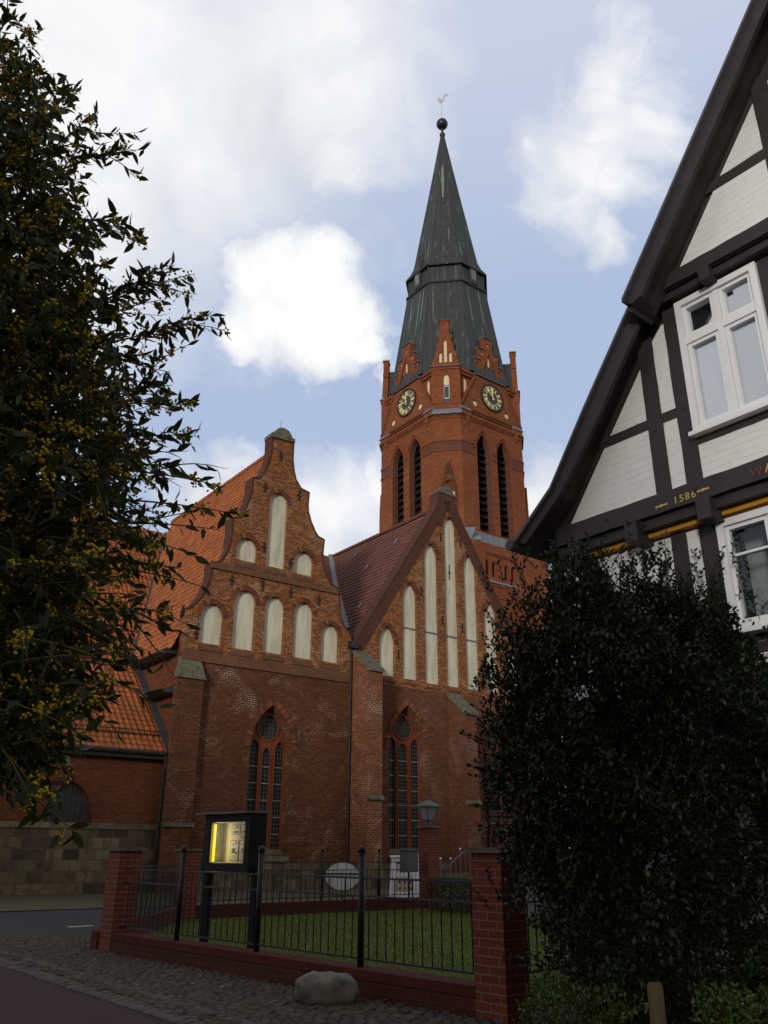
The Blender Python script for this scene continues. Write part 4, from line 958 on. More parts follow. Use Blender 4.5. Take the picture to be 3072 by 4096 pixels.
# clocks
def clock(n, hh, mm):
    f = ffr(n, FD + .03); cz = 37.62; c = (0.13, cz)
    disk = [(c[0] + 1.2 * math.cos(2 * math.pi * k / 40), cz + 1.2 * math.sin(2 * math.pi * k / 40)) for k in range(40)]
    cl = make(MB().slab(f, disk, .06, -.02), 'clock_face', M['dial'], tower, label='round black clock dial with gold roman numerals')
    rim = MB(); ring = [(c[0] + 1.17 * math.cos(2 * math.pi * k / 40), cz + 1.17 * math.sin(2 * math.pi * k / 40)) for k in range(41)]
    ribbon(rim, f, ring, -0.12, .11, -.02); make(rim, 'clock_rim', M['iron_anchor'], cl)
    g = MB()
    def bar(ang, r0, r1, x, w_, o=.075, tilt=0.0):   # ang clockwise from twelve
        s_, c_ = math.sin(ang), math.cos(ang)
        def q(r, d): return f.p(c[0] + s_ * r + c_ * d, o, cz + c_ * r - s_ * d), f.p(c[0] + s_ * r + c_ * d, o - .02, cz + c_ * r - s_ * d)
        pts = [q(r0, x - tilt - w_ / 2), q(r0, x - tilt + w_ / 2), q(r1, x + tilt + w_ / 2), q(r1, x + tilt - w_ / 2)]
        g.hexa([p[1] for p in pts] + [p[0] for p in pts])
    NUM = ['XII', 'I', 'II', 'III', 'IV', 'V', 'VI', 'VII', 'VIII', 'IX', 'X', 'XI']
    for k, s_ in enumerate(NUM):
        a = k * math.pi / 6; wd = {'I': .085, 'V': .17, 'X': .17}; tot = sum(wd[ch] for ch in s_); x = -tot / 2
        for ch in s_:
            xm = x + wd[ch] / 2
            if ch == 'I': bar(a, .70, 1.04, xm, .06)
            elif ch == 'V': bar(a, .70, 1.04, xm - .035, .05, tilt=-.035); bar(a, .70, 1.04, xm + .035, .03, tilt=.035)
            else: bar(a, .70, 1.04, xm, .05, tilt=-.06); bar(a, .70, 1.04, xm, .03, o=.08, tilt=.06)
            x += wd[ch]
    for k in range(60): bar(k * math.pi / 30, 1.07, 1.11, 0, .035)
    for r in (.655,):
        ring = [(c[0] + r * math.cos(2 * math.pi * k / 36), cz + r * math.sin(2 * math.pi * k / 36)) for k in range(37)]; ribbon(g, f, ring, -.03, .075, .05)
    make(g, 'clock_numerals', M['gold'], cl)
    for nm, ang, L_, wd in (('hour_hand', (hh % 12 + mm / 60) * math.pi / 6, .70, .16), ('minute_hand', mm * math.pi / 30, 1.1, .10)):
        g = MB(); o = .13 if nm == 'hour_hand' else .17
        bar(ang, -.22, L_ * .78, 0, wd * .55, o); bar(ang, L_ * .60, L_ * .78, 0, wd * 1.5, o + .004); bar(ang, L_ * .74, L_, 0, wd * .5, o + .002)
        make(g, nm, M['gold'], cl)
clock(-U, 11, 46); clock(NV, 11, 52)
# relief gablet on the corner pier
rl = MB(); g = ffr(cham[0], CD)
rl.slab(g, [(-.62, 24.5), (.62, 24.5), (.62, 28.1), (.5, 28.9), (.36, 29.3), (.3, 29.9), (.16, 30.2), (.12, 30.8), (-.12, 30.8), (-.16, 30.2), (-.3, 29.9), (-.36, 29.3), (-.5, 28.9), (-.62, 28.1)], 0.2, 0, holes=[[(.26 * math.cos(2 * math.pi * q / 12), 28.6 + .26 * math.sin(2 * math.pi * q / 12)) for q in range(12)], arch(.35, .13, 25.5, 27.6, 28.0, 4), arch(-.35, .13, 25.5, 27.6, 28.0, 4)])
rl.box(g, -.04, .04, .02, .06, 28.42, 28.78); rl.box(g, -.16, .16, .02, .055, 28.58, 28.66)
make(rl, 'pier_gablet', M['brick_old_shade_toned'], tower)
rp = MB(); rp.slab(g, arch(.35, .14, 25.4, 27.6, 28.02, 4), .08, -.02); rp.slab(g, arch(-.35, .14, 25.4, 27.6, 28.02, 4), .08, -.02)
make(rp, 'gablet_inset', M['plaster_tower'], tower, split=.05)
for m_ in (cham[1], cham[3]):
    g = ffr(m_, CD); rl = MB(); rl.slab(g, [(-.62, 24.5), (.62, 24.5), (.62, 28.1), (.5, 28.9), (.3, 29.9), (.12, 30.6), (-.12, 30.6), (-.3, 29.9), (-.5, 28.9), (-.62, 28.1)], 0.22, 0); make(rl, 'pier_gablet', BT, tower)
# small saddle roofs behind the gables
sr = MB()
for lst, d, hw, zt, zb in ((faces, FD - .3, 1.1, 43.0, 40.6), (cham, CD - .3, .8, 43.2, 40.0)):
    for n in lst:
        f = ffr(n, d); L_ = -2.0
        sr.add([f.p(-hw, 0, zb), f.p(hw, 0, zb), f.p(0, 0, zt), f.p(-hw, L_, zb), f.p(hw, L_, zb), f.p(0, L_, zt)], [(0, 2, 5, 3), (1, 4, 5, 2)])
make(sr, 'saddle_roof', M['spire'], spo, split=.0)

# ================================================================ HALF-TIMBERED HOUSE
W_ = Vector((-.63, .777, 0)).normalized(); HN = Vector((-W_.y, W_.x, 0)); HN = HN if HN.y < 0 else -HN
H0 = Vector((3.2, 8.7, 0))
HF = Fr(H0, -W_, HN)                 # a to the right along the front, off towards the street
house = thing('half_timbered_house', H0, 'white and dark brown half-timbered house with 1586 on its beam', 'house')
def timber_mat(name, c):
    m, t, bs = newmat(name); o = objc(t)
    mp = t.node('ShaderNodeMapping', Vector=o); mp.inputs['Scale'].default_value = (3, 3, 3)
    n = t.noise(o, 3.0, 6, 0.7, 0.4); n2 = t.noise(o, 30, 4, 0.7)
    cc = t.mix(n, tuple(x * .5 for x in c) + (1,), tuple(x * 1.7 for x in c) + (1,))
    t.put(bs.inputs['Base Color'], cc); bs.inputs['Roughness'].default_value = 0.6; bs.inputs['Specular IOR Level'].default_value = 0.3
    bump(t, bs, t.math('ADD', n2, n), 0.35, 0.01); return m
M['timber'] = timber_mat('dark_timber', (0.033, 0.026, 0.027))
M['ochre'] = plain('ochre_paint', (0.52, 0.24, 0.02), 0.6, 0.08)
def white_brick():
    m, t, bs = newmat('painted_brick'); uv = uvn(t); o = objc(t)
    b = t.n.new('ShaderNodeTexBrick'); b.offset = .5
    wob_ = t.math('MULTIPLY', t.math('SUBTRACT', t.noise(o, 3.0, 3, .5), .5), .012)
    uw = t.vmath('ADD', uv, t.node('ShaderNodeCombineXYZ', Y=wob_).outputs[0])
    t.put(b.inputs['Vector'], uw); b.inputs['Scale'].default_value = 1; b.inputs['Brick Width'].default_value = .27; b.inputs['Row Height'].default_value = .083
    b.inputs['Mortar Size'].default_value = .0035; b.inputs['Mortar Smooth'].default_value = .6
    n = t.noise(o, 5, 5, .6); gap = t.ramp(t.noise(o, 9, 3, .6), [(0.42, 0.0), (0.6, 1.0)])
    sx = t.node('ShaderNodeSeparateXYZ', Vector=uw); row = t.math('ABSOLUTE', t.math('SUBTRACT', t.math('FRACT', t.math('DIVIDE', sx.outputs[1], .083)), .5))
    line = t.math('MULTIPLY', t.ramp(row, [(0.455, 0.0), (0.49, 1.0)]), gap)
    cc = t.mix(n, (0.69, 0.685, 0.65, 1), (0.79, 0.785, 0.75, 1)); cc = t.mix(t.math('MULTIPLY', line, .42), cc, (0.32, 0.30, 0.26, 1)); cc = t.mix(t.math('MULTIPLY', t.ramp(t.noise(o, 1.6, 6, .7, .5), [(.5, 0.), (.72, 1.)]), .22), cc, (.42, .40, .33, 1))
    t.put(bs.inputs['Base Color'], cc); bs.inputs['Roughness'].default_value = .75
    h = t.math('SUBTRACT', t.math('MULTIPLY', n, .3), t.math('ADD', t.math('MULTIPLY', b.outputs['Fac'], .7), line)); bump(t, bs, h, .5, .008); return m
M['wbrick'] = white_brick()
O0, O1, O2 = 0.0, 0.2, 0.4           # each storey steps out over the one below
LC, RC, AX = -1.70, 6.9, 2.6         # left and right corner, gable axis
def panel(pts, off): return make(MB().slab(HF, pts, off, off - .09), 'white_panel', M['wbrick'], house)
def rect(a0, a1, z0, z1): return [(a0, z0), (a1, z0), (a1, z1), (a0, z1)]
tb = {}
def beam(a0, a1, z0, z1, off, nm='timber_post', d=.18, proud=.012):
    P = []
    C = rect(a0, a1, z0, z1)
    for (p, q_) in zip(C, C[1:] + C[:1]):
        n = max(1, int(math.hypot(q_[0] - p[0], q_[1] - p[1]) / .16)); hor = abs(q_[0] - p[0]) > abs(q_[1] - p[1])
        for i in range(n): j = rnd.uniform(-.006, .006) if i else 0; P.append((p[0] + (q_[0] - p[0]) * i / n + (0 if hor else j), p[1] + (q_[1] - p[1]) * i / n + (j if hor else 0)))
    return make(MB().slab(HF, P, off + proud, off - d), nm, M['timber'], house)
# ---- upper storey of the gable (top plane)
ROOF_U = lambda a: 7.49 + (a - .33) * 1.367       # outer verge line of the upper roof (left half)
ROOF_L = lambda a: 7.40 + (a - .10) * 1.39        # verge line of the lower roof
panel([(0.84, 7.88), (2.02, 7.88), (2.02, 8.63), (1.39, 8.63)], O2)
panel([(1.49, 8.77), (2.01, 8.77), (2.01, 9.46)], O2)
panel([(2.21, 8.77), (2.95, 8.77), (2.95, 10.0), (2.6, 10.0), (2.21, 9.62)], O2)
panel([(2.22, 7.88), (2.98, 7.88), (2.98, 8.63), (2.22, 8.63)], O2)
panel([(4.36, 7.88), (3.18, 7.88), (3.18, 8.63), (3.81, 8.63)], O2)
panel([(3.71, 8.77), (3.19, 8.77), (3.19, 9.46)], O2)
make(MB().slab(HF, [(.5, 7.69), (4.7, 7.69), (AX, 10.4)], O2 - .02, O2 - .3), 'gable_backing', M['timber'], house)
beam(0.45, 4.75, 7.70, 7.875, O2, 'gable_beam', .3, .02)
beam(1.25, 3.95, 8.635, 8.765, O2, 'rail'); beam(2.02, 2.21, 7.88, 9.75, O2 + .003); beam(2.98, 3.18, 7.88, 9.75, O2 + .003)
for a in (0.30, 1.06, 1.9, 2.75, 3.6, 4.4): make(MB().box(HF, a, a + .13, O1 - .1, O2 + .03, 7.545, 7.70), 'beam_end', M['timber'], house)
make(MB().box(HF, .35, 4.9, O1 - .1, O2 - .06, 7.60, 7.70), 'filling_board', M['timber'], house)
make(MB().box(HF, .38, 4.85, O1 - .05, O1 + .13, 7.655, 7.695), 'ochre_strip', M['ochre'], house)
# ---- middle storey
bk = MB().slab(HF, [(-1.6, 5.08), (6.8, 5.08), (5.3, 7.6), (-.1, 7.6)], O1 - .05, O1 - .4, holes=[rect(.66, 1.60, 5.87, 7.54), rect(3.62, 4.56, 5.87, 7.54)]); make(bk, 'wall_backing', M['timber'], house)
def mid(mir):
    q = (lambda pts: [(2 * AX - a, z) for a, z in pts]) if mir else (lambda pts: pts)
    def bm(a0, a1, z0, z1, *r, **k):
        a0, a1 = (2 * AX - a1, 2 * AX - a0) if mir else (a0, a1); return beam(a0, a1, z0, z1, *r, **k)
    panel(q([(-.47, 6.28), (.055, 6.28), (.055, 6.98)]), O1)
    panel(q([(-1.19, 5.31), (.055, 5.31), (.055, 6.15), (-.57, 6.15)]), O1)
    panel(q([(.25, 5.31), (.435, 5.31), (.435, 6.16), (.25, 6.16)]), O1)
    panel(q([(.25, 6.28), (.435, 6.28), (.435, 7.42), (.40, 7.42), (.25, 7.26)]), O1)
    panel(q([(.63, 5.31), (AX if not mir else AX - .0, 5.31), (AX, 5.73), (.63, 5.73)]) if not mir else q([(.63, 5.31), (AX - .16, 5.31), (AX - .16, 5.73), (.63, 5.73)]), O1)
    panel(q([(1.80, 5.84), (AX - .12, 5.84), (AX - .12, 7.5), (1.80, 7.5)]), O1)
    bm(.055, .25, 5.29, 7.32, O1); bm(.435, .63, 5.29, 7.60, O1); bm(1.62, 1.80, 5.29, 7.6, O1)
    bm(-.6, .43, 6.155, 6.277, O1 - .004, 'rail'); bm(.60, AX - .02, 5.73, 5.84, O1 - .004, 'rail'); bm(.4, AX - .02, 7.56, 7.64, O1 - .004, 'rail')
mid(False); mid(True)
b1586 = beam(-1.35, 6.6, 5.075, 5.30, O1 + .05, 'inscribed_beam', .3, .02)
make(MB().box(HF, -1.4, 6.65, O0 - .1, O1 + .0, 4.955, 5.08), 'filling_board', M['timber'], house)
for a in (-1.15, -.34, .56, 1.42, 2.3, 3.2, 4.1, 5.0, 5.9): make(MB().box(HF, a, a + .16, O0 - .1, O1 + .12, 4.83, 5.075), 'beam_end', M['timber'], house)
make(MB().box(HF, -1.3, 6.5, O0 - .05, O0 + .10, 4.895, 4.95), 'ochre_strip', M['ochre'], house)
# ---- lower storey and ground floor
bk = MB().slab(HF, [(LC + .02, 0), (RC - .02, 0), (RC - .02, 5.0), (LC + .02, 5.0)], -.05, -.4, holes=[rect(.66, 1.74, 3.7, 4.83)]); make(bk, 'wall_backing', M['timber'], house)
for (a0, a1, z0, z1) in ((-.96, .04, 3.55, 4.87), (.225, .385, 3.55, 4.87), (.62, 1.78, 3.02, 3.54), (-.96, .04, 2.62, 3.40), (1.98, 2.6, 3.55, 4.87), (2.8, 3.9, 3.55, 4.87), (4.1, 5.0, 3.55, 4.87), (5.2, 6.6, 3.55, 4.87),
                         (.62, 1.78, 2.62, 2.9), (-1.5, -1.12, 2.62, 4.87), (-.96, .04, 1.02, 2.35), (.30, .48, 1.84, 2.35), (.30, .98, .98, 1.7), (1.2, 2.4, .98, 2.35), (-.35, .1, .55, .86), (.30, 1.0, .45, .85), (1.2, 2.4, .45, .85), (2.6, 4.2, .45, 2.35), (4.4, 6.6, .45, 2.35), (2.0, 6.6, 2.62, 3.4)):
    panel(rect(a0, a1, z0, z1), O0)
for a0, a1 in ((-1.7, -1.5), (-1.12, -.96), (.04, .225), (.385, .62), (1.78, 1.98), (2.6, 2.8), (3.9, 4.1), (5.0, 5.2), (6.6, 6.9)): beam(a0, a1, 2.58, 4.9, O0)
for a0, a1 in ((-1.7, -1.5), (-1.12, -.96), (.1, .30), (1.0, 1.2), (2.4, 2.6), (4.2, 4.4), (6.6, 6.9)): beam(a0, a1, .4, 2.42, O0)
beam(-1.72, 6.92, 2.38, 2.60, O0 + .006, 'storey_beam'); beam(-1.5, 6.6, .86, .975, O0 - .004, 'rail'); beam(-1.5, 6.6, 3.42, 3.54, O0 - .004, 'rail')
make(MB().box(HF, -1.75, 6.95, -.35, .05, -.1, .42), 'stone_plinth', plain('grey_plinth', (.07, .065, .06), .9, .2, 3, bmp=.3), house)
# ---- windows: frame, casements, panes, curtain
M['curtain'] = plain('net_curtain', (0.66, 0.66, 0.63), 0.9, 0.15, 5)
M['room'] = plain('dark_room', (0.035, 0.03, 0.028), 0.9, 0.2, 2)
M['reveal'] = plain('window_reveal_paint', (0.42, 0.41, 0.39), 0.8, 0.05)
def window(a0, a1, z0, z1, off, zt, curtain=True, light_bar=None):
    fr = MB(); W2 = M['white_paint']
    def fbox(x0, x1, y0, y1, o0, o1): fr.box(HF, x0, x1, off + o0, off + o1, y0, y1)
    t = .075
    fbox(a0, a0 + t, z0, z1, -.1, .045); fbox(a1 - t, a1, z0, z1, -.1, .045); fbox(a0 + t, a1 - t, z1 - t, z1, -.1, .045); fbox(a0 + t, a1 - t, z0, z0 + t, -.1, .045)
    make_fr = lambda: make(fr, 'window', W2, house)
    am = (a0 + a1) / 2
    fbox(am - .035, am + .035, z0 + t, z1 - t, -.09, .02)
    if zt: fbox(a0 + t, am - .035, zt - .045, zt + .045, -.09, .03); fbox(am + .035, a1 - t, zt - .045, zt + .045, -.09, .03)
    fbox(a0 - .03, a1 + .03, z0 - .035, z0 + .012, -.05, .10)
    root = make_fr()
    sash = MB(); gl = MB(); cells = []
    rows = [(z0 + t, zt - .045), (zt + .045, z1 - t)] if zt else [(z0 + t, z1 - t)]
    for (b0, b1) in ((a0 + t, am - .035), (am + .035, a1 - t)):
        for (y0, y1) in rows:
            s_ = .045; e = .004
            for bx in ((b0 + e, b0 + s_, y0 + e, y1 - e), (b1 - s_, b1 - e, y0 + e, y1 - e), (b0 + s_, b1 - s_, y1 - s_, y1 - e), (b0 + s_, b1 - s_, y0 + e, y0 + s_)):
                sash.box(HF, bx[0], bx[1], off - .075, off + .008, bx[2], bx[3])
            if light_bar: sash.box(HF, b0 + s_, b1 - s_, off - .06, off + .0, light_bar - .013, light_bar + .013)
            gl.box(HF, b0 + s_, b1 - s_, off - .05, off - .042, y0 + s_, y1 - s_)
    make(sash, 'casement', W2, root, split=.004); make(gl, 'pane', M['win_glass'] if curtain else M['case_glass'], root, split=.02)
    if curtain:
        c = MB(); n = 44
        for (b0, b1) in ((a0 + t, am - .02), (am + .02, a1 - t)):
            P = []
            for k in range(n + 1): x = b0 + (b1 - b0) * k / n; P.append((x, off - .16 + .022 * math.sin(k * 1.05) + .012 * math.sin(k * .43)))
            V = [HF.p(x, o, z) for z in (z0 + .05, z1 - .05) for x, o in P]; c.add(V, [(k, k + 1, n + 2 + k, n + 1 + k) for k in range(n)])
        make(c, 'curtain', M['curtain'], root, smooth=True, split=.005)
    rm = MB()
    rm.quad(HF.p(a0 - .8, off - 1.6, z0 - .3), HF.p(a1 + .8, off - 1.6, z0 - .3), HF.p(a1 + .8, off - 1.6, z1 + .4), HF.p(a0 - .8, off - 1.6, z1 + .4))
    rm.quad(HF.p(a0 - .8, off - 1.6, z1 + .4), HF.p(a1 + .8, off - 1.6, z1 + .4), HF.p(a1 + .8, off - .42, z1 + .4), HF.p(a0 - .8, off - .42, z1 + .4))
    make(rm, 'room_wall', M['room'], root)
    rv = MB(); 
    for x in (a0 + .03, a1 - .03): rv.box(HF, x - .02, x + .02, off - .42, off - .09, z0 + .02, z1 - .02)
    make(rv, 'window_jamb', M['reveal'], root, split=.05)
    return root
window(.63, 1.62, 5.845, 7.565, O1 + .02, 7.02)
window(3.58, 4.57, 5.845, 7.565, O1 + .02, 7.02)
wl = window(.61, 1.78, 3.66, 4.865, O0 + .02, None, False, 4.46)
# pale blind and plant inside the lower window
make(MB().box(HF, .70, .92, -.36, -.33, 3.72, 4.8), 'window_blind', M['reveal'], wl)
pl = MB()
for k in range(16):
    a = rnd.uniform(0, 6.28); x0 = .9 + rnd.uniform(-.05, .05); tip = HF.p(x0 + .14 * math.cos(a), -.18 + .05 * math.sin(a), 3.76 + rnd.uniform(.07, .2)); b = HF.p(x0, -.18, 3.74)
    d = (tip - b).cross(Vector((0, 0, 1))).normalized() * .012; pl.quad(b, b.lerp(tip, .5) + d, tip, b.lerp(tip, .5) - d)
M['houseplant'] = leaf_mat('houseplant_leaf', (.03, .06, .02), (.05, .09, .03)); make(pl, 'house_plant', M['houseplant'], wl)
# ---- carved and painted letters
def text(s, a, z, size, off, mat, nm, parent, shear=0.0, ex=.004):
    cu = bpy.data.curves.new(nm, 'FONT'); cu.body = s; cu.size = size; cu.extrude = ex; cu.space_character = 1.25
    to = bpy.data.objects.new(nm, cu); col.objects.link(to)
    dg = bpy.context.evaluated_depsgraph_get(); me = bpy.data.meshes.new_from_object(to.evaluated_get(dg)); bpy.data.objects.remove(to)
    b = BASE[parent.name]
    for v in me.vertices:
        q = HF.p(a + v.co.x, off + v.co.z, z + v.co.y); v.co = q - b
    me.materials.clear(); me.materials.append(mat); me.update(); auto_uv(me)
    return link_mesh(me, nm, parent)
M['gilt'] = plain('gilt_letter', (0.50, 0.36, 0.10), .55, .15, 20)
M['redlet'] = plain('red_letter', (0.16, 0.035, 0.035), .6, .2, 20)
BO = O1 + .05 + .022
text('1586', .285, 5.118, .115, BO, M['gilt'], 'carved_date', b1586)
fl = MB()
for a0, a1, zz in ((.06, .21, 5.15), (.575, .715, 5.17)):
    am = (a0 + a1) / 2
    fl.slab(HF, [(a0, zz - .016), (am - .03, zz - .008), (am, zz - .02), (am + .02, zz - .008), (a1, zz - .012), (a1, zz + .012), (am + .03, zz + .006), (am, zz + .02), (am - .02, zz + .008), (a0, zz + .010)], BO + .002, BO - .01)
make(fl, 'gilt_flourish', M['gilt'], b1586, split=.05)
text('W', 1.175, 5.12, .125, BO, M['redlet'], 'carved_initial', b1586); text('AR', 1.325, 5.125, .13, BO, M['gilt'], 'carved_word', b1586)
pg = MB()
for a, z in ((.15, 6.21), (.53, 6.22), (.15, 6.1), (-.5, 6.2), (1.0, 7.79), (1.7, 7.79), (.5, 7.5), (.55, 5.2), (-.6, 5.2), (2.1, 8.7), (1.5, 8.7)):
    o = O2 if z > 7.7 else (O1 + .07 if z < 5.3 else O1); pg.lathe(HF.p(a, o + .012, z), [(.012, -.012), (.012, .012)], 6)
make(pg, 'timber_peg', M['timber'], house, split=.01)
# ---- roof: upper part stands further out than the lower
DEEP = -11.0
def roof_side(mir):
    q = (lambda a: 2 * AX - a) if mir else (lambda a: a)
    up_o = [(.33, 7.49), (AX, ROOF_U(AX))]; up_i = [(.55, 7.46), (AX, ROOF_U(AX) - .30)]
    lo_o = [(.10, 7.47), (-.57, 6.57), (-1.17, 5.72), (-1.80, 5.20)]; lo_i = [(.29, 7.35), (-.43, 6.36), (-1.07, 5.60), (-1.65, 5.14)]
    def poly(oo, ii): return [(q(a), z) for a, z in oo] + [(q(a), z) for a, z in reversed(ii)]
    make(MB().slab(HF, poly(up_o, up_i), O2 + .42, O2 + .36), 'bargeboard', M['timber'], house)
    make(MB().slab(HF, poly(lo_o, lo_i), O1 + .32, O1 + .26), 'bargeboard', M['timber'], house)
    cov = M['house_roof']
    s1 = [(a, z + .03) for a, z in up_o]; s1b = [(a, z - .02) for a, z in up_o]
    make(MB().slab(HF, poly(s1, s1b), O2 + .47, DEEP), 'roof', cov, house)
    s2 = [(a, z + .02) for a, z in ([(.42, 7.9)] + lo_o)]; s2b = [(a, z - .03) for a, z in ([(.42, 7.9)] + lo_o)]
    make(MB().slab(HF, poly(s2, s2b), O1 + .36, DEEP), 'roof', cov, house)
    sf = [(a, z - .09) for a, z in [(.33, 7.49), (AX, ROOF_U(AX))]]; sfb = [(a + .04, z - .12) for a, z in [(.33, 7.49), (AX, ROOF_U(AX))]]
    make(MB().slab(HF, poly(sf, sfb), O2 + .36, O2 - .05), 'verge_soffit', M['timber'], house)
    lf = [(a + .02, z - .08) for a, z in lo_o]; lfb = [(a + .06, z - .11) for a, z in lo_o]
    make(MB().slab(HF, poly(lf, lfb), O1 + .26, -.06), 'verge_soffit', M['timber'], house)
    g = MB(); g.tube([HF.p(q(-1.84), O1 + .4, 5.16), HF.p(q(-1.84), DEEP, 5.16)], .07, 10); make(g, 'eave_gutter', M['lead_dark'], house)
    make(MB().slab(HF, [(q(.36), 7.46), (q(.43), 7.42), (q(.53), 7.45), (q(.48), 7.53)], O2 + .43, O2 + .1), 'verge_end', M['timber'], house)
M['house_roof'] = plain('dark_house_roof', (.09, .085, .09), .7, .2, 4)
roof_side(False); roof_side(True)
sw = MB()
for a in (LC, RC): sw.quad(HF.p(a, -.05, 0), HF.p(a, DEEP, 0), HF.p(a, DEEP, 5.2), HF.p(a, -.05, 5.2))
sw.quad(HF.p(LC, DEEP, 0), HF.p(RC, DEEP, 0), HF.p(RC, DEEP, 5.2), HF.p(AX, DEEP, 10.5), HF.p(LC, DEEP, 5.2))
make(sw, 'side_wall', M['wbrick'], house, split=.0)

# ================================================================ GROUND AND STREET
FD_ = Vector((-.698, .716, 0)).normalized(); FN = Vector((-FD_.y, FD_.x, 0)); FN = FN if FN.y < 0 else -FN
F0 = Vector((.97, 9.79, 0))
FF = Fr(F0, FD_, FN)                 # front garden wall: a from the near pillar to the far left, off to the street
def struct(mb, name, mat, kind='structure'): return make(mb, name, mat, kind=kind)
def ground_mat(name, c1, c2, scale, rough=.9, bmp=.3, extra=None):
    m, t, bs = newmat(name); o = objc(t)
    n = t.noise(o, scale, 8, .7); n2 = t.noise(o, scale * 14, 4, .7); n3 = t.noise(o, .35, 4, .6)
    cc = t.mix(n2, c4(c1), c4(c2)); cc = t.mix(t.math('MULTIPLY', t.ramp(n, [(.4, 0.), (.7, 1.)]), .5), cc, c4(tuple(x * .55 for x in c1)))
    cc = t.mix(t.math('MULTIPLY', n3, .4), cc, c4(tuple(x * .7 for x in c2)))
    if extra: cc = t.mix(t.ramp(t.noise(o, 1.1, 6, .7), [(.5, 0.), (.66, .8)]), cc, c4(extra))
    t.put(bs.inputs['Base Color'], cc); bs.inputs['Roughness'].default_value = rough; bs.inputs['Specular IOR Level'].default_value = .25
    bump(t, bs, n2, bmp, .01); return m
M['asphalt'] = ground_mat('asphalt', (.036, .036, .038), (.058, .058, .060), 3)
M['redroad'] = ground_mat('red_road', (.042, .020, .020), (.066, .035, .033), 3, bmp=.4)
M['earth'] = ground_mat('earth', (.05, .038, .025), (.08, .06, .04), 2)
M['lawn'] = ground_mat('lawn', (.058, .082, .004), (.092, .120, .007), 1.6, bmp=.6)
M['verge_ground'] = ground_mat('mossy_cobble_ground', (.085, .075, .045), (.13, .115, .075), 3, extra=(.05, .06, .015))
gmb = MB()
xs = [-400, -60, -25, -12, -6, 0, 6, 12, 30, 80, 400]
gmb.quad((-600, -200, -.012), (600, -200, -.012), (600, 900, -.012), (-600, 900, -.012)); struct(gmb, 'ground', M['earth'])
def flat(name, pts, z, mat, kind='structure'): return make(MB().quad(*[(x, y, z) for x, y in pts]), name, mat, kind=kind)
flat('road', [(-60, 2), (-25, 40), (-3.2, 11.41 + .0), (1.8, 4.5), (2.5, 0), (-60, -8)], -.006, M['redroad'])
flat('street', [(-40, 10), (-9.6, 18.2), (-5.2, 18.3), (-4.4, 22.0), (2.4, 27.6), (30, 48), (20, 56), (3.8, 35.2), (-8.45, 26.6), (-60, -12)], -.001, M['asphalt'])
flat('church_verge', [(-40, 2.6), (-10.5, 25.0), (.2, 32.7), (20, 47), (10, 52), (-9.0, 36.3), (-40, 14)], .003, M['verge_ground'])
# lawn
LAWN = [(1.2, 10.0), (-4.6, 15.8), (-4.85, 22.4), (1.3, 27.2), (3.0, 25), (9.5, 19), (4.0, 13)]
flat('lawn', LAWN, .006, M['lawn'], 'structure')
flat('planting_bed', [(1.3, 9.6), (3.2, 8.9), (6, 5.5), (4.6, 3.2), (.6, 8.6)], .004, M['earth'])
def inside(p, poly):
    x, y = p; c = False; j = len(poly) - 1
    for i in range(len(poly)):
        if (poly[i][1] > y) != (poly[j][1] > y) and x < (poly[j][0] - poly[i][0]) * (y - poly[i][1]) / (poly[j][1] - poly[i][1]) + poly[i][0]: c = not c
        j = i
    return c
def blades(name, poly, n, h0, h1, mat, z=0.0, wd=.006):
    xs = [p[0] for p in poly]; ys = [p[1] for p in poly]; pts = []
    while len(pts) < n:
        p = (rnd.uniform(min(xs), max(xs)), rnd.uniform(min(ys), max(ys)))
        if inside(p, poly): pts.append(p)
    P = np.array(pts); N = len(P); a = rng.uniform(0, 6.28, N); h = rng.uniform(h0, h1, N); t = rng.normal(0, .5, (N, 2)) * h[:, None]
    ex = np.stack([np.cos(a), np.sin(a)], 1) * wd
    v = np.zeros((N, 3, 3)); v[:, 0, :2] = P - ex; v[:, 1, :2] = P + ex; v[:, 2, :2] = P + t; v[:, :2, 2] = z; v[:, 2, 2] = z + h
    return raw_mesh(name, v.reshape(-1, 3), np.arange(N * 3).reshape(-1, 3), mat)
def raw_mesh(name, v, tris, mat, parent=None, base=None):
    b = BASE[parent.name] if parent is not None else Vector(base or (0, 0, 0))
    v = v - np.array(b)
    me = bpy.data.meshes.new(name); nt = len(tris)
    me.vertices.add(len(v)); me.vertices.foreach_set('co', v.astype(np.float32).ravel())
    me.loops.add(nt * 3); me.loops.foreach_set('vertex_index', tris.astype(np.int32).ravel())
    me.polygons.add(nt); me.polygons.foreach_set('loop_start', np.arange(0, nt * 3, 3, dtype=np.int32)); me.polygons.foreach_set('loop_total', np.full(nt, 3, dtype=np.int32))
    me.materials.append(mat); me.update(calc_edges=True); me.validate()
    return link_mesh(me, name, parent, base)
M['grass'] = leaf_mat('grass_blade', (.065, .092, .005), (.11, .145, .009), .6, .2, .25)
tag(blades('grass', LAWN, 60000, .02, .05, M['grass'], .006), None, None, None, 'stuff')
tag(blades('weeds', [(-.3, 9.9), (-4.6, 14.9), (-4.9, 14.7), (-.5, 9.75)], 1500, .01, .03, M['grass'], .0, .004), None, None, None, 'stuff')
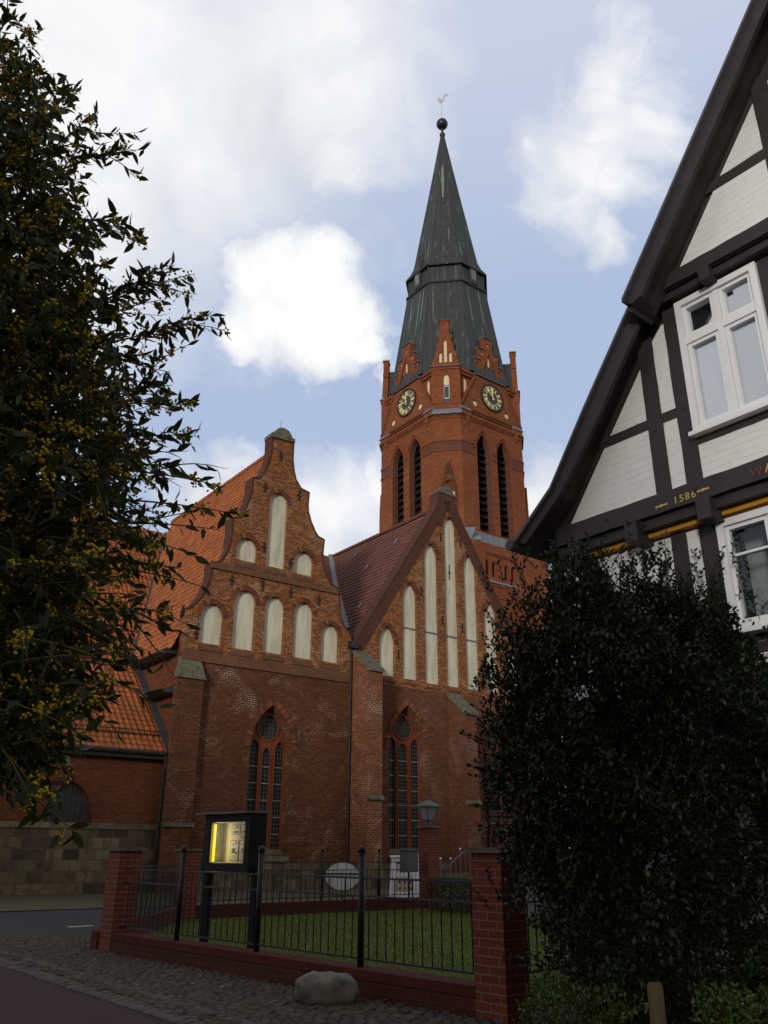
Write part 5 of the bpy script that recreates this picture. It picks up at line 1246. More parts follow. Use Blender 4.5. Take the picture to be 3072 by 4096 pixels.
# cobbled pavement between gutter and wall, every stone a small dome
SETT = [(-.1, 8.6), (1.9, 8.6), (1.6, 9.4), (.97, 9.79), (-5.05, 16.0), (-5.3, 18.25), (-11.5, 18.1), (-6.15, 14.98), (-3.1, 11.2), (-.6, 8.0)]
GUT = [((-9.5, 18.05), (-3.2, 11.41)), ]
def stone(mb, c, ex, ey, w_, l_, h, bev=.018):
    ez = Vector((0, 0, 1)); z0 = Vector((c[0], c[1], -.02)); t1, t2 = rnd.uniform(-.006, .006), rnd.uniform(-.006, .006)
    B = [z0 + ex * (sx * w_ / 2) + ey * (sy * l_ / 2) for sx, sy in ((-1, -1), (1, -1), (1, 1), (-1, 1))]
    Mi = [b + ez * (h + .02 - bev * .8 + t1 * sx + t2 * sy) for b, (sx, sy) in zip(B, ((-1, -1), (1, -1), (1, 1), (-1, 1)))]
    Tp = [z0 + ex * (sx * (w_ / 2 - bev)) + ey * (sy * (l_ / 2 - bev)) + ez * (h + .02 + t1 * sx + t2 * sy) for sx, sy in ((-1, -1), (1, -1), (1, 1), (-1, 1))]
    F = [(8, 9, 10, 11)]
    for k in range(4): F += [(k, (k + 1) % 4, 4 + (k + 1) % 4, 4 + k), (4 + k, 4 + (k + 1) % 4, 8 + (k + 1) % 4, 8 + k)]
    mb.add(B + Mi + Tp, F)
def sett_mat(name, cs):
    m, t, bs = newmat(name); g = t.n.new('ShaderNodeNewGeometry'); o = objc(t)
    cc = t.ramp(g.outputs['Random Per Island'], [(i / (len(cs) - 1), c) for i, c in enumerate(cs)])
    n = t.noise(o, 18, 5, .7); cc = t.mix(t.math('MULTIPLY', n, .5), cc, (.04, .035, .03, 1))
    t.put(bs.inputs['Base Color'], cc); bs.inputs['Roughness'].default_value = .75; bs.inputs['Specular IOR Level'].default_value = .3; bump(t, bs, n, .5, .01); return m
M['sett'] = sett_mat('sett_stone', [(.040, .030, .022), (.062, .049, .036), (.050, .034, .025), (.085, .068, .052), (.032, .025, .020)])
M['gutter'] = sett_mat('gutter_stone', [(.068, .057, .046), (.10, .086, .07), (.08, .068, .057), (.058, .048, .040)])
mb = MB(); d1 = (FD_ * .94 + FN * .34).normalized(); d2 = Vector((-d1.y, d1.x, 0)); o = Vector((-2.5, 12.5, 0))
for i in range(-110, 110):
    y = i * .098; x = -9.0 + rnd.uniform(0, .1)
    while x < 9:
        w_ = rnd.uniform(.10, .165); c = o + d1 * (x + w_ / 2) + d2 * (y + rnd.uniform(-.006, .006) + .035 * math.sin(x * .9)); x += w_ + .012
        if inside((c.x, c.y), SETT): stone(mb, c, d1, d2, w_, .088 + rnd.uniform(-.006, .006), .022 + rnd.uniform(-.006, .008))
struct(mb, 'pavement', M['sett'])
flat('pavement_joint', SETT, -.003, M['earth'])
mb = MB(); g0_, g1_ = Vector((-9.6, 18.8, 0)), Vector((-.2, 7.55, 0)); gd_ = (g1_ - g0_).normalized(); gn_ = Vector((-gd_.y, gd_.x, 0)); L_ = (g1_ - g0_).length
for r in range(4):
    x = rnd.uniform(0, .1)
    while x < L_:
        l_ = rnd.uniform(.14, .21); c = g0_ + gd_ * (x + l_ / 2) + gn_ * (r * .155 - .10); x += l_ + .012
        stone(mb, c, gd_, gn_, l_, .142, .020 + (-.012 if r in (1, 2) else .004) + rnd.uniform(-.004, .004))
struct(mb, 'gutter', M['gutter'])
# pale road marking by the corner
M['marking'] = plain('road_marking', (.55, .55, .52), .8, .12)
tag(flat('road_marking', [(-6.95, 20.35), (-6.5, 20.75), (-6.46, 20.62), (-6.85, 20.22)], .005, M['marking']), kind='structure')

# ---------------------------------------------------------------- brick pillars, low walls, fences
def pillar(fr, a0, a1, o0, o1, h, label, cap_over=.045, capmat=None, group=None, cap_t=.06, z0=-.05):
    base = fr.p((a0 + a1) / 2, (o0 + o1) / 2, 0)
    t = thing('brick_pillar', base, label, 'pillar', group)
    make(MB().box(fr, a0, a1, o0, o1, z0, h - cap_t), 'pillar_body', M['brick_pillar'], t)
    k = cap_over
    c = MB().box(fr, a0 - k, a1 + k, o0 - k, o1 + k, h - cap_t, h - .004)
    make(c, 'pillar_cap', capmat or M['stone_cap'], t); return t
PG = 'brick pillars round the lawn'
pillar(FF, -.41, 0.0, -.40, 0.0, 1.64, 'nearest red brick pillar, beside the holly, with a mossy cap', group=PG)
pillar(FF, 7.86, 8.27, -.41, 0.0, 1.63, 'dark red brick pillar at the left street corner of the lawn', group=PG)
UF = Fr((-4.95, 22.75, 0), U, NV)    # back wall of the lawn along the church street
pillar(UF, -.2, .25, -.22, .22, 1.62, 'brick pillar behind the lit display case, at the back corner', group=PG)
pillar(UF, 7.78, 8.22, -.22, .22, 2.32, 'tall brick pillar carrying a lantern in front of the church', .06, group=PG, cap_t=.07)
pillar(UF, 11.2, 11.7, -.26, .26, 2.3, 'brick pillar half hidden behind the holly near the church window', .06, group=PG, cap_t=.07)
def low_wall(fr, a0, a1, o0, o1, h, label, group):
    t = thing('low_wall', fr.p((a0 + a1) / 2, (o0 + o1) / 2, 0), label, 'garden wall', group)
    make(MB().box(fr, a0, a1, o0, o1, -.05, h - .10), 'wall_body', M['brick_wall'], t)
    make(MB().box(fr, a0, a1, o0 - .012, o1 + .012, h - .10, h), 'coping', M['coping_brick'], t); return t
WG = 'low brick walls round the lawn'
low_wall(FF, .004, 7.855, -.33, -.005, .30, 'long low dark red brick wall along the cobbled pavement', WG)
low_wall(UF, .26, 7.77, -.15, .15, .30, 'low dark red brick wall at the back of the lawn', WG)
# curved stub beyond the left pillar
t = thing('low_wall', FF.p(8.6, -.2, 0), 'short rounded end of the low wall left of the corner pillar', 'garden wall', WG)
arc = [FF.p(8.275, .03, 0), FF.p(8.55, .0, 0), FF.p(8.75, -.12, 0), FF.p(8.86, -.3, 0), Vector((-5.13, 17.2, 0)), Vector((-5.2, 19, 0)), Vector((-5.15, 22.5, 0))]
mb = MB(); cb = MB()
for (q0, q1) in zip(arc, arc[1:]):
    a, b = q0, q1; d = (b - a).normalized(); n = Vector((d.y, -d.x, 0)) * .3
    if n.dot(U) < 0: n = -n
    Z = lambda p, z: Vector((p.x, p.y, z))
    mb.hexa([Z(a, -.05), Z(b, -.05), Z(b + n, -.05), Z(a + n, -.05), Z(a, .2), Z(b, .2), Z(b + n, .2), Z(a + n, .2)]); cb.hexa([Z(a, .2), Z(b, .2), Z(b + n, .2), Z(a + n, .2), Z(a, .3), Z(b, .3), Z(b + n, .3), Z(a + n, .3)])
make(mb, 'wall_body', M['brick_wall'], t); make(cb, 'coping', M['coping_brick'], t)

BARM = {}
def bar_mesh(h0, h1, tip):
    key = (round(h0, 2), round(h1, 2), tip)
    if key not in BARM:
        mb = MB(); z1 = h1
        mb.tube([(0, 0, h0), (0, 0, z1)], .009, 6)
        me = bpy.data.meshes.new('bar'); me.from_pydata(mb.v, [], mb.f); me.materials.append(M['iron']); me.update(); BARM[key] = me
    return BARM[key]
def post_mesh(r, h0, h1, ball):
    key = ('p', r, h0, h1, ball)
    if key not in BARM:
        mb = MB(); mb.tube([(0, 0, h0), (0, 0, h1 - .09)], r, 12)
        R_ = ball; mb.lathe((0, 0, h1 - R_), [(r * .9, -R_ - .02), (r * 1.15, -R_ * .95), (r * .8, -R_ * .8)] + [(R_ * math.cos(a), R_ * math.sin(a)) for a in [math.pi * (i - 4) / 10 for i in range(0, 9)]] + [(.003, R_)], 14)
        me = bpy.data.meshes.new('post'); me.from_pydata(mb.v, [], mb.f); me.materials.append(M['iron']); me.polygons.foreach_set('use_smooth', [True] * len(me.polygons)); me.update(); BARM[key] = me
    return BARM[key]
def fence(fr, a0, a1, off, rails, posts, label, group, step=.148, pr=.041, ph=1.655, ball=.053, pz=.02):
    t = thing('iron_fence', fr.p((a0 + a1) / 2, off, 0), label, 'fence', group); b = BASE[t.name]
    for z in rails: make(MB().box(fr, a0, a1, off - .018, off + .018, z - .011, z + .011), 'rail', M['iron'], t)
    n = int((a1 - a0) / step); k = 0
    for i in range(1, n):
        a = a0 + i * (a1 - a0) / n
        if any(abs(a - p) < .06 for p in posts): continue
        h1 = rails[0] + .01 if i % 2 else rails[1] + .008
        o = bpy.data.objects.new('bar', bar_mesh(rails[-1], h1, 0)); col.objects.link(o); o.parent = t; o.location = fr.p(a, off, 0) - b; BASE[o.name] = b
    for p in posts:
        o = bpy.data.objects.new('post', post_mesh(pr, pz, ph, ball)); col.objects.link(o); o.parent = t; o.location = fr.p(p, off, 0) - b
    return t
FG = 'black iron fences round the lawn'
RAILS = (1.28, 1.075, .39)
fence(FF, .0, 7.86, -.16, RAILS, (1.92, 4.02, 6.08), 'black iron bar fence on the front wall along the pavement', FG, pz=.29)
fence(UF, .25, 7.78, 0.0, RAILS, (2.0, 4.1, 6.1), 'black iron bar fence on the back wall of the lawn', FG, pz=.29, pr=.034)
SF = Fr(FF.p(8.3, -.41, 0), UF.p(-.1, .2, 0) - FF.p(8.3, -.41, 0), U * -1)
fence(SF, .05, (UF.p(-.1, .2, 0) - FF.p(8.3, -.41, 0)).length, 0.0, RAILS, (), 'black iron bar fence between the two left brick pillars', FG)
RFc = Fr(FF.p(-.2, -.40, 0), -FN, FD_)
fence(RFc, 0, 4.2, 0.0, RAILS, (2.1,), 'black iron bar fence behind the holly right of the near pillar', FG)

# ---------------------------------------------------------------- lantern on the tall pillar
lt = thing('lantern', UF.p(8.0, 0, 2.32), 'four-sided metal lantern standing on the tall brick pillar', 'lantern')
c = BASE[lt.name]; LF = Fr((c.x, c.y, 0), U, NV)
M['verdigris'] = stained('lantern_metal', (.10, .11, .105), (.05, .055, .05), 3, .5, .5, bmp=.1)
z = 2.32
ft_ = MB().lathe((c.x, c.y, z), [(.09, 0), (.09, .06), (.06, .08), (.05, .14), (.11, .17)], 12); make(ft_, 'lantern_foot', M['verdigris'], lt)
def sq(h, zz): return [LF.p(a, o, zz) for a, o in ((-h, -h), (h, -h), (h, h), (-h, h))]
body = MB(); 
for k in range(4): body.tube([sq(.135, z + .17)[k], sq(.225, z + .56)[k]], .016, 5); 
for hz in ((.135, z + .17), (.225, z + .56)):
    s4 = sq(*hz)
    for k in range(4): body.tube([s4[k], s4[(k + 1) % 4]], .016, 5)
make(body, 'lantern_frame', M['verdigris'], lt)
gm, gt_, gbs = newmat('frosted_lantern_glass'); gbs.inputs['Base Color'].default_value = (.40, .38, .40, 1); gbs.inputs['Roughness'].default_value = .25; gbs.inputs['Transmission Weight'].default_value = .45; gbs.inputs['IOR'].default_value = 1.1
gl = MB(); gl.add(sq(.132, z + .18) + sq(.22, z + .55), [(0, 1, 5, 4), (1, 2, 6, 5), (2, 3, 7, 6), (3, 0, 4, 7)]); make(gl, 'lantern_pane', gm, lt)
make(MB().lathe((c.x, c.y, z), [(.03, .18), (.045, .24), (.045, .40), (.02, .44)], 10), 'lantern_bulb', plain('bulb', (.6, .6, .55), .3, .05), lt)
rf_ = MB(); rf_.add(sq(.30, z + .555) + sq(.30, z + .575) + sq(.05, z + .75), [(0, 1, 2, 3), (0, 1, 5, 4), (1, 2, 6, 5), (2, 3, 7, 6), (3, 0, 4, 7), (4, 5, 9, 8), (5, 6, 10, 9), (6, 7, 11, 10), (7, 4, 8, 11), (8, 9, 10, 11)])
rf_.lathe((c.x, c.y, z + .74), [(.05, 0), (.03, .03), (.045, .06), (.03, .095), (.005, .11)], 10); make(rf_, 'lantern_roof', M['verdigris'], lt)

# ---------------------------------------------------------------- display case on two posts
DF = Fr(FF.p(4.95, -.55, 0), FD_ * -1, FN)       # a to the right seen from the street
dc = thing('display_case', DF.p(0, 0, 0), 'black display case on two posts with a glowing yellow tube', 'display case')
BK = plain('black_metal', (.008, .0075, .0075), .6, .2, 8, spec=.15)
for s_ in (-1.20, .09): make(MB().box(DF, s_ - .05, s_ + .05, -.20, -.09, -.02, 1.36), 'case_leg', BK, dc)
fr_ = MB(); X0, X1, Y0, Y1, D0, D1 = -1.17, .09, 1.27, 2.13, -.30, .02
i0, i1, j0, j1 = -1.03, -.04, 1.40, 2.01
fr_.box(DF, X0, i0, D0, D1, Y0, Y1); fr_.box(DF, i1, X1, D0, D1, Y0, Y1); fr_.box(DF, i0, i1, D0, D1, Y0, j0); fr_.box(DF, i0, i1, D0, D1, j1, Y1); fr_.box(DF, i0, i1, D0, D0 + .03, j0, j1)
make(fr_, 'case_frame', BK, dc)
make(MB().hexa([DF.p(a, o, zz) for a, o, zz in ((X0 - .16, D0 - .03, Y1), (X1 + .02, D0 - .03, Y1), (X1 + .02, D1 + .10, Y1), (X0 - .16, D1 + .10, Y1), (X0 - .16, D0 - .03, Y1 + .05), (X1 + .02, D0 - .03, Y1 + .05), (X1 + .02, D1 + .10, Y1 + .02), (X0 - .16, D1 + .10, Y1 + .02))]), 'case_roof', plain('case_roof_sheet', (.10, .09, .09), .5, .1), dc)
M['case_paper'] = plain('case_lining', (.55, .50, .40), .8, .05, 3)
M['poster_red'] = plain('poster_border', (.30, .03, .04), .6, .1); M['poster'] = plain('poster_paper', (.50, .48, .46), .7, .06); M['print'] = plain('print_grey', (.10, .10, .12), .8, .3, 30)
bpn = MB().box(DF, i0, i1, D0 + .031, D0 + .04, j0, j1); make(bpn, 'case_lining', M['case_paper'], dc)
for b in ((i0 + .001, i0 + .006, j0, j1), (i0 + .006, i1 - .006, j1 - .006, j1 - .001), (i1 - .006, i1 - .001, j0, j1), (i0 + .006, i1 - .006, j0 + .001, j0 + .006)): make(MB().box(DF, b[0], b[1], D0 + .045, D1 - .04, b[2], b[3]), 'case_side_lining', M['case_paper'], dc)
po = MB(); pi = MB(); pt = MB()
for r, (y0, y1) in enumerate(((1.43, 1.74), (1.82, 1.975))):
    for k in range(3):
        x0 = -.80 + k * .262 + .012 * r; o = D0 + .041; x1 = x0 + .235
        po.box(DF, x0, x1, o, o + .006, y0, y1); pi.box(DF, x0 + .012, x1 - .012, o + .006, o + .008, y0 + .012, y1 - .012)
        pt.box(DF, x0 + .13, x0 + .20, o + .008, o + .009, y1 - .055, y1 - .028)
        if r == 0:
            pt.box(DF, x0 + .05, x0 + .15, o + .008, o + .009, y0 + .115, y0 + .19); pt.box(DF, x0 + .15, x0 + .2, o + .008, o + .0095, y0 + .10, y0 + .13)
            for q in range(4): pt.box(DF, x0 + .04, x0 + .2 - .02 * (q % 2), o + .008, o + .009, y0 + .03 + q * .016, y0 + .034 + q * .016)
            for q in range(3): pt.box(DF, x0 + .04, x0 + .12, o + .008, o + .009, y1 - .05 - q * .014, y1 - .046 - q * .014)
        else:
            pt.box(DF, x0 + .04, x0 + .20, o + .008, o + .009, y0 + .025, y0 + .06)
            for q in range(2): pt.box(DF, x0 + .04, x0 + .12, o + .008, o + .009, y1 - .045 - q * .014, y1 - .041 - q * .014)
po.box(DF, -.535, -.045, D0 + .041, D0 + .047, 1.755, 1.805)
make(po, 'poster', M['poster_red'], dc, split=.004); make(pi, 'poster_sheet', M['poster'], dc, split=.004); make(pt, 'poster_picture', M['print'], dc, split=.03)
make(MB().box(DF, i0 + .001, i1 - .001, D1 - .03, D1 - .024, j0 + .001, j1 - .001), 'case_pane', M['case_glass'], dc)
em, et, eb = newmat('yellow_tube'); eb.inputs['Base Color'].default_value = (.9, .75, .05, 1); eb.inputs['Emission Color'].default_value = (1.0, .74, .02, 1); eb.inputs['Emission Strength'].default_value = 1.6
make(MB().tube([DF.p(i0 + .04, -.07, j0 + .02), DF.p(i0 + .04, -.07, j1 - .03)], .02, 10), 'fluorescent_tube', em, dc)
ll = bpy.data.lights.new('case_tube_light', 'AREA'); ll.shape = 'RECTANGLE'; ll.size = .06; ll.size_y = .55; ll.energy = 2.6; ll.color = (1.0, .82, .36)
lo_ = bpy.data.objects.new('case_tube_light', ll); col.objects.link(lo_); lo_.parent = dc
lo_.matrix_world = Matrix.Identity(4); zax = -DF.ex; xax = DF.ey; yax = Vector((0, 0, 1))
pos = DF.p(i0 + .075, -.08, (j0 + j1) / 2) - BASE[dc.name]
lo_.matrix_local = Matrix(((xax.x, yax.x, zax.x, pos.x), (xax.y, yax.y, zax.y, pos.y), (xax.z, yax.z, zax.z, pos.z), (0, 0, 0, 1)))

# ---------------------------------------------------------------- street things behind the lawn
sg_ = thing('oval_sign', (-1.15, 26.2, 0), 'white oval sign board with a dark strap, on a post behind the fence', 'sign')
SFr = Fr((-1.15, 26.2, 0), (1, 0, 0), (0, -1, 0))
ov = [(.50 * math.cos(2 * math.pi * k / 36), .90 + .37 * math.sin(2 * math.pi * k / 36)) for k in range(36)]
M['sign_white'] = stained('sign_white', (.70, .70, .71), (.5, .5, .5), 2, .4, .5, bmp=0.05)
sgp = make(MB().slab(SFr, ov, .02, -.012), 'sign_board', M['sign_white'], sg_)
make(MB().box(SFr, -.49, .49, .02, .05, .955, .985), 'sign_strap', M['iron'], sgp)
rim = MB(); ribbon(rim, SFr, ov + [ov[0]], -.02, .026, -.02); make(rim, 'sign_rim', M['lead_dark'], sgp)
make(MB().tube([SFr.p(0, -.05, -.02), SFr.p(0, -.05, 1.2)], .03, 8), 'sign_post', M['iron'], sg_)
# white information stand, a tapering board with a hood
def stand(loc, yaw, label, wd, hh, posters):
    t = thing('information_stand', loc, label, 'display stand', 'white display stands by the tall pillar')
    ex = Vector((math.cos(yaw), math.sin(yaw), 0)); fr = Fr(loc, ex, Vector((ex.y, -ex.x, 0)))
    w0, w1 = wd / 2, wd / 2 * .86
    b = MB().hexa([fr.p(a, o, zz) for a, o, zz in ((-w0, .22, .02), (w0, .22, .02), (w0, -.22, .02), (-w0, -.22, .02), (-w1, .05, hh), (w1, .05, hh), (w1, -.05, hh), (-w1, -.05, hh))])
    bo = make(b, 'stand_body', M['stand_white'], t)
    make(MB().hexa([fr.p(a, o, zz) for a, o, zz in ((-w1 - .05, .11, hh), (w1 + .05, .11, hh), (w1 + .05, -.11, hh), (-w1 - .05, -.11, hh), (-w1 - .05, .09, hh + .055), (w1 + .05, .09, hh + .055), (w1 + .05, -.09, hh + .055), (-w1 - .05, -.09, hh + .055))]), 'stand_hood', M['stand_white'], t)
    make(MB().box(fr, -w0 - .03, w0 + .03, -.26, .26, -.0, .03), 'stand_foot', M['iron'], t)
    if posters:
        mbs = {k: MB() for k in ('poster', 'print', 'ochre')}
        fz_ = lambda zz: .22 + (.05 - .22) * (zz - .02) / (hh - .02)
        def patch(k, a0, a1, z0, z1, e=.004): mbs[k].hexa([fr.p(a, fz_(zz) + d, zz) for d in (-.002, e) for a, zz in ((a0, z0), (a1, z0), (a1, z1), (a0, z1))])
        patch('poster', -.27, .0, .95, 1.28); patch('print', -.26, -.02, 1.2, 1.26, .006); patch('print', -.12, -.03, .98, 1.08, .006)
        patch('poster', -.26, .26, .40, .84); 
        for x in (-.25, -.08, .1): patch('print', x + .04, x + .12, .64, .72, .006); patch('print', x + .05, x + .12, .46, .52, .006); patch('ochre', x - .02, x - .002, .42, .82, .006)
        make(mbs['poster'], 'notice', M['case_paper'], bo, split=.02); make(mbs['print'], 'notice_picture', M['print'], bo, split=.02); make(mbs['ochre'], 'notice_stripe', M['ochre'], bo, split=.02)
    return t
M['stand_white'] = plain('stand_white', (.84, .84, .86), .5, .04)
stand(Vector((.70, 28.7, 0)), R(8), 'white tapering information stand with notices, behind the letter box', .92, 1.40, True)
stand(Vector((1.25, 29.2, 0)), R(40), 'plain white display stand tucked behind the tall brick pillar', .55, 1.42, False)
bx = thing('letter_box', UF.p(7.14, .12, 0), 'dark grey metal letter box on a post by the tall pillar', 'letter box')
M['box_grey'] = plain('box_grey', (.075, .078, .07), .5, .1, 4)
make(MB().box(UF, 6.88, 7.40, -.02, .22, 1.0, 1.60), 'box_body', M['box_grey'], bx)
make(MB().hexa([UF.p(a, o, zz) for a, o, zz in ((6.85, -.05, 1.60), (7.43, -.05, 1.60), (7.43, .26, 1.60), (6.85, .26, 1.60), (6.85, -.05, 1.65), (7.43, -.05, 1.65), (7.43, .26, 1.625), (6.85, .26, 1.625))]), 'box_lid', M['box_grey'], bx)
make(MB().box(UF, 6.94, 7.34, .22, .235, 1.05, 1.09).box(UF, 6.92, 7.36, .22, .228, 1.12, 1.55), 'box_door', M['box_grey'], bx)
make(MB().tube([UF.p(7.14, .08, 0), UF.p(7.14, .08, 1.0)], .03, 8), 'box_post', M['iron'], bx)
# railing of the church steps
rl = thing('stair_railing', (2.7, 33.3, 0), 'grey metal stair railing with pale knobs before the church portal', 'railing')
M['rail_grey'] = plain('rail_grey', (.16, .16, .18), .4, .1, metal=.4); M['knob'] = plain('pale_knob', (.7, .7, .66), .3, .05)
mb = MB(); kn = MB()
for x, y, z1 in ((2.15, 33.0, 1.3), (2.52, 33.0, 1.3), (2.92, 33.4, 1.63), (3.35, 33.8, 1.66)):
    mb.tube([(x, y, 0), (x, y, z1)], .022, 6); kn.lathe((x, y, z1 + .03), [(.005, -.04)] + [(.045 * math.cos(a), .045 * math.sin(a)) for a in [math.pi * (i - 3) / 8 for i in range(0, 7)]] + [(.004, .045)], 10)
mb.tube([(2.52, 33.0, 1.15), (3.12, 33.5, 1.62)], .022, 6); mb.tube([(3.12, 33.5, 1.62), (3.12, 33.5, .4)], .016, 6); mb.tube([(2.72, 33.15, 1.3), (2.72, 33.15, .2)], .014, 6); mb.tube([(2.15, 33, 1.0), (2.52, 33, 1.0)], .014, 6)
make(mb, 'handrail', M['rail_grey'], rl, split=.03); make(kn, 'knob', M['knob'], rl, split=.02)
st_ = thing('church_steps', (3.2, 34.5, 0), 'low grey stone steps up to the church portal', 'steps')
make(MB().box(CF, 13.6, 15.6, 1.4, 2.6, 0, .2).box(CF, 13.7, 15.6, 1.3, 2.2, .2, .4).box(CF, 13.8, 15.6, 1.25, 1.8, .4, .6), 'step', M['ashlar'], st_)

# ---------------------------------------------------------------- boulder and stake
def rock():
    mb = MB(); nu, nv = 36, 18; c = Vector((-.63, 10.72, .12)); V = []
    from mathutils import noise as mn
    for j in range(nv + 1):
        th_ = math.pi * j / nv
        for i in range(nu):
            ph = 2 * math.pi * i / nu; d = Vector((math.sin(th_) * math.cos(ph), math.sin(th_) * math.sin(ph), math.cos(th_)))
            n = 1 + .24 * mn.noise(d * 1.5 + Vector((3, 1, 2))) + .12 * mn.noise(d * 3.3) + .05 * abs(mn.noise(d * 6.0)) + .03 * mn.noise(d * 13)
            q = d * n; sgn = lambda v, p: math.copysign(abs(v) ** p, v)
            V.append(c + Vector((sgn(q.x, .85) * .325, sgn(q.y, .85) * .25, sgn(q.z, .8) * .205)))
    F = [(j * nu + i, j * nu + (i + 1) % nu, (j + 1) * nu + (i + 1) % nu, (j + 1) * nu + i) for j in range(nv) for i in range(nu)]
    mb.add(V, F); return mb
def rock_mat():
    m, t, bs = newmat('granite'); o = objc(t)
    n = t.noise(o, 3, 7, .7, .4); n2 = t.noise(o, 38, 4, .7)
    cc = t.mix(t.ramp(n, [(.38, 0.), (.62, 1.)]), (.13, .12, .105, 1), (.32, .305, .27, 1)); cc = t.mix(t.math('MULTIPLY', n2, .6), cc, (.08, .075, .07, 1))
    g = t.n.new('ShaderNodeNewGeometry'); sz = t.node('ShaderNodeSeparateXYZ', Vector=g.outputs['Normal'])
    cc = t.mix(t.math('MULTIPLY', t.ramp(t.noise(o, 5, 6, .7), [(.45, 0.), (.65, 1.)]), .5), cc, (.13, .14, .05, 1))
    t.put(bs.inputs['Base Color'], cc); bs.inputs['Roughness'].default_value = .85; bump(t, bs, t.math('ADD', n2, t.math('MULTIPLY', n, 2.0)), .6, .02); return m
M['granite'] = rock_mat()
make(rock(), 'boulder', M['granite'], None, (-.63, 10.72, 0), True, 'grey granite boulder lying on the cobbles against the low wall', 'boulder')
M['stake'] = stained('grey_wood', (.13, .095, .055), (.06, .05, .025), 3, .7, .85)
sk = MB(); SKP = at(2609, 3851, 7.15); SKP.z = 0; SKF = Fr(SKP, (-W_).normalized(), HN)
sk.box(SKF, -.042, .042, -.042, .042, -.05, .66); sk.hexa([SKF.p(a, o, z) for a, o, z in ((-.042, -.042, .66), (.042, -.042, .66), (.042, .042, .66), (-.042, .042, .66), (-.028, -.028, .685), (.028, -.028, .685), (.028, .028, .685), (-.028, .028, .685))])
make(sk, 'wooden_stake', M['stake'], None, tuple(SKP), False, 'short weathered wooden stake standing in front of the holly', 'stake')

def litter(name, poly, n, mat, z):
    P = []
    while len(P) < n:
        p = (rnd.uniform(min(q[0] for q in poly), max(q[0] for q in poly)), rnd.uniform(min(q[1] for q in poly), max(q[1] for q in poly)))
        if inside(p, poly): P.append(p)
    mb = MB()
    for x, y in P:
        a = rnd.uniform(0, 6.28); l = rnd.uniform(.02, .045); w_ = l * .45; c, s_ = math.cos(a), math.sin(a); zz = z + rnd.uniform(.0, .012)
        mb.add([(x - c * l, y - s_ * l, zz), (x + s_ * w_, y - c * w_, zz + rnd.uniform(0, .015)), (x + c * l, y + s_ * l, zz + .004), (x - s_ * w_, y + c * w_, zz + rnd.uniform(0, .015))], [(0, 1, 2), (0, 2, 3)])
    return make(mb, name, mat, kind='stuff')
M['dry_leaf'] = leaf_mat('dry_leaf', (.16, .10, .035), (.32, .22, .09), .7, .2, 0)
litter('fallen_leaves', LAWN, 70, M['dry_leaf'], .04)
litter('fallen_leaves', SETT, 90, M['dry_leaf'], .028)

# ================================================================ PLANTS
def leaves(pos, dirs, L, W_l, up=None, fold=.25, droop=.0):
    # pos Nx3 leaf bases, dirs Nx3 unit leaf axes; returns vertices (N*6) and triangles
    N = len(pos); dirs = dirs / np.linalg.norm(dirs, axis=1)[:, None]
    ref = rng.normal(0, 1, (N, 3)) if up is None else up + rng.normal(0, .35, (N, 3))
    s = np.cross(dirs, ref); s /= np.linalg.norm(s, axis=1)[:, None] + 1e-9; nrm = np.cross(s, dirs)
    L = L[:, None]; W_l = W_l[:, None]
    b = pos; t = pos + dirs * L - nrm * (droop * L)
    m1 = pos + dirs * L * .38 ; m2 = pos + dirs * L * .70 - nrm * (droop * L * .45)
    v = np.stack([b, m1 + s * W_l * .5 + nrm * W_l * fold, m1 - s * W_l * .5 + nrm * W_l * fold, m2 + s * W_l * .38 + nrm * W_l * fold * .7, m2 - s * W_l * .38 + nrm * W_l * fold * .7, t, m1, m2], 1)
    tri = np.array([(0, 6, 1), (0, 2, 6), (1, 6, 7), (1, 7, 3), (2, 7, 6), (2, 4, 7), (3, 7, 5), (4, 5, 7)])
    T = (np.arange(N)[:, None, None] * 8 + tri[None]).reshape(-1, 3)
    return v.reshape(-1, 3), T
def inpoly_np(x, y, poly):
    c = np.zeros(len(x), bool); j = len(poly) - 1
    for i in range(len(poly)):
        xi, yi = poly[i]; xj, yj = poly[j]
        k = ((yi > y) != (yj > y)) & (x < (xj - xi) * (y - yi) / (yj - yi + 1e-12) + xi); c ^= k; j = i
    return c
def edge_dist(x, y, poly):
    d = np.full(len(x), 1e9); j = len(poly) - 1
    for i in range(len(poly)):
        a = np.array(poly[j]); b = np.array(poly[i]); ab = b - a; t = np.clip(((x - a[0]) * ab[0] + (y - a[1]) * ab[1]) / (ab @ ab + 1e-9), 0, 1)
        d = np.minimum(d, np.hypot(x - a[0] - t * ab[0], y - a[1] - t * ab[1])); j = i
    return d

# ---- holly in front of the house
HY = 8.35
hol_px = [(2010, 3420), (1965, 3250), (1935, 3120), (1918, 3020), (1935, 2900), (1955, 2830), (1985, 2740), (2000, 2640), (2005, 2570), (2060, 2490), (2110, 2450), (2160, 2400), (2200, 2370), (2225, 2270), (2290, 2250), (2330, 2260), (2390, 2330), (2440, 2380), (2500, 2370),
          (2560, 2360), (2620, 2400), (2680, 2390), (2740, 2440), (2800, 2430), (2850, 2480), (2900, 2520), (2950, 2590), (2990, 2660), (3072, 2640), (3230, 2650), (3320, 3000), (3320, 3350), (3300, 3900), (3250, 4150), (2750, 4180), (2500, 4150), (2300, 4100), (2200, 3960), (2120, 3720), (2060, 3520)]
hp = [at(x, y, HY) for x, y in hol_px]; HP = [(p.x, p.z) for p in hp]
holly = thing('holly_tree', (2.35, HY, 0), 'large dark glossy holly growing against the half-timbered house', 'tree')
xs = [p[0] for p in HP]; zs = [p[1] for p in HP]
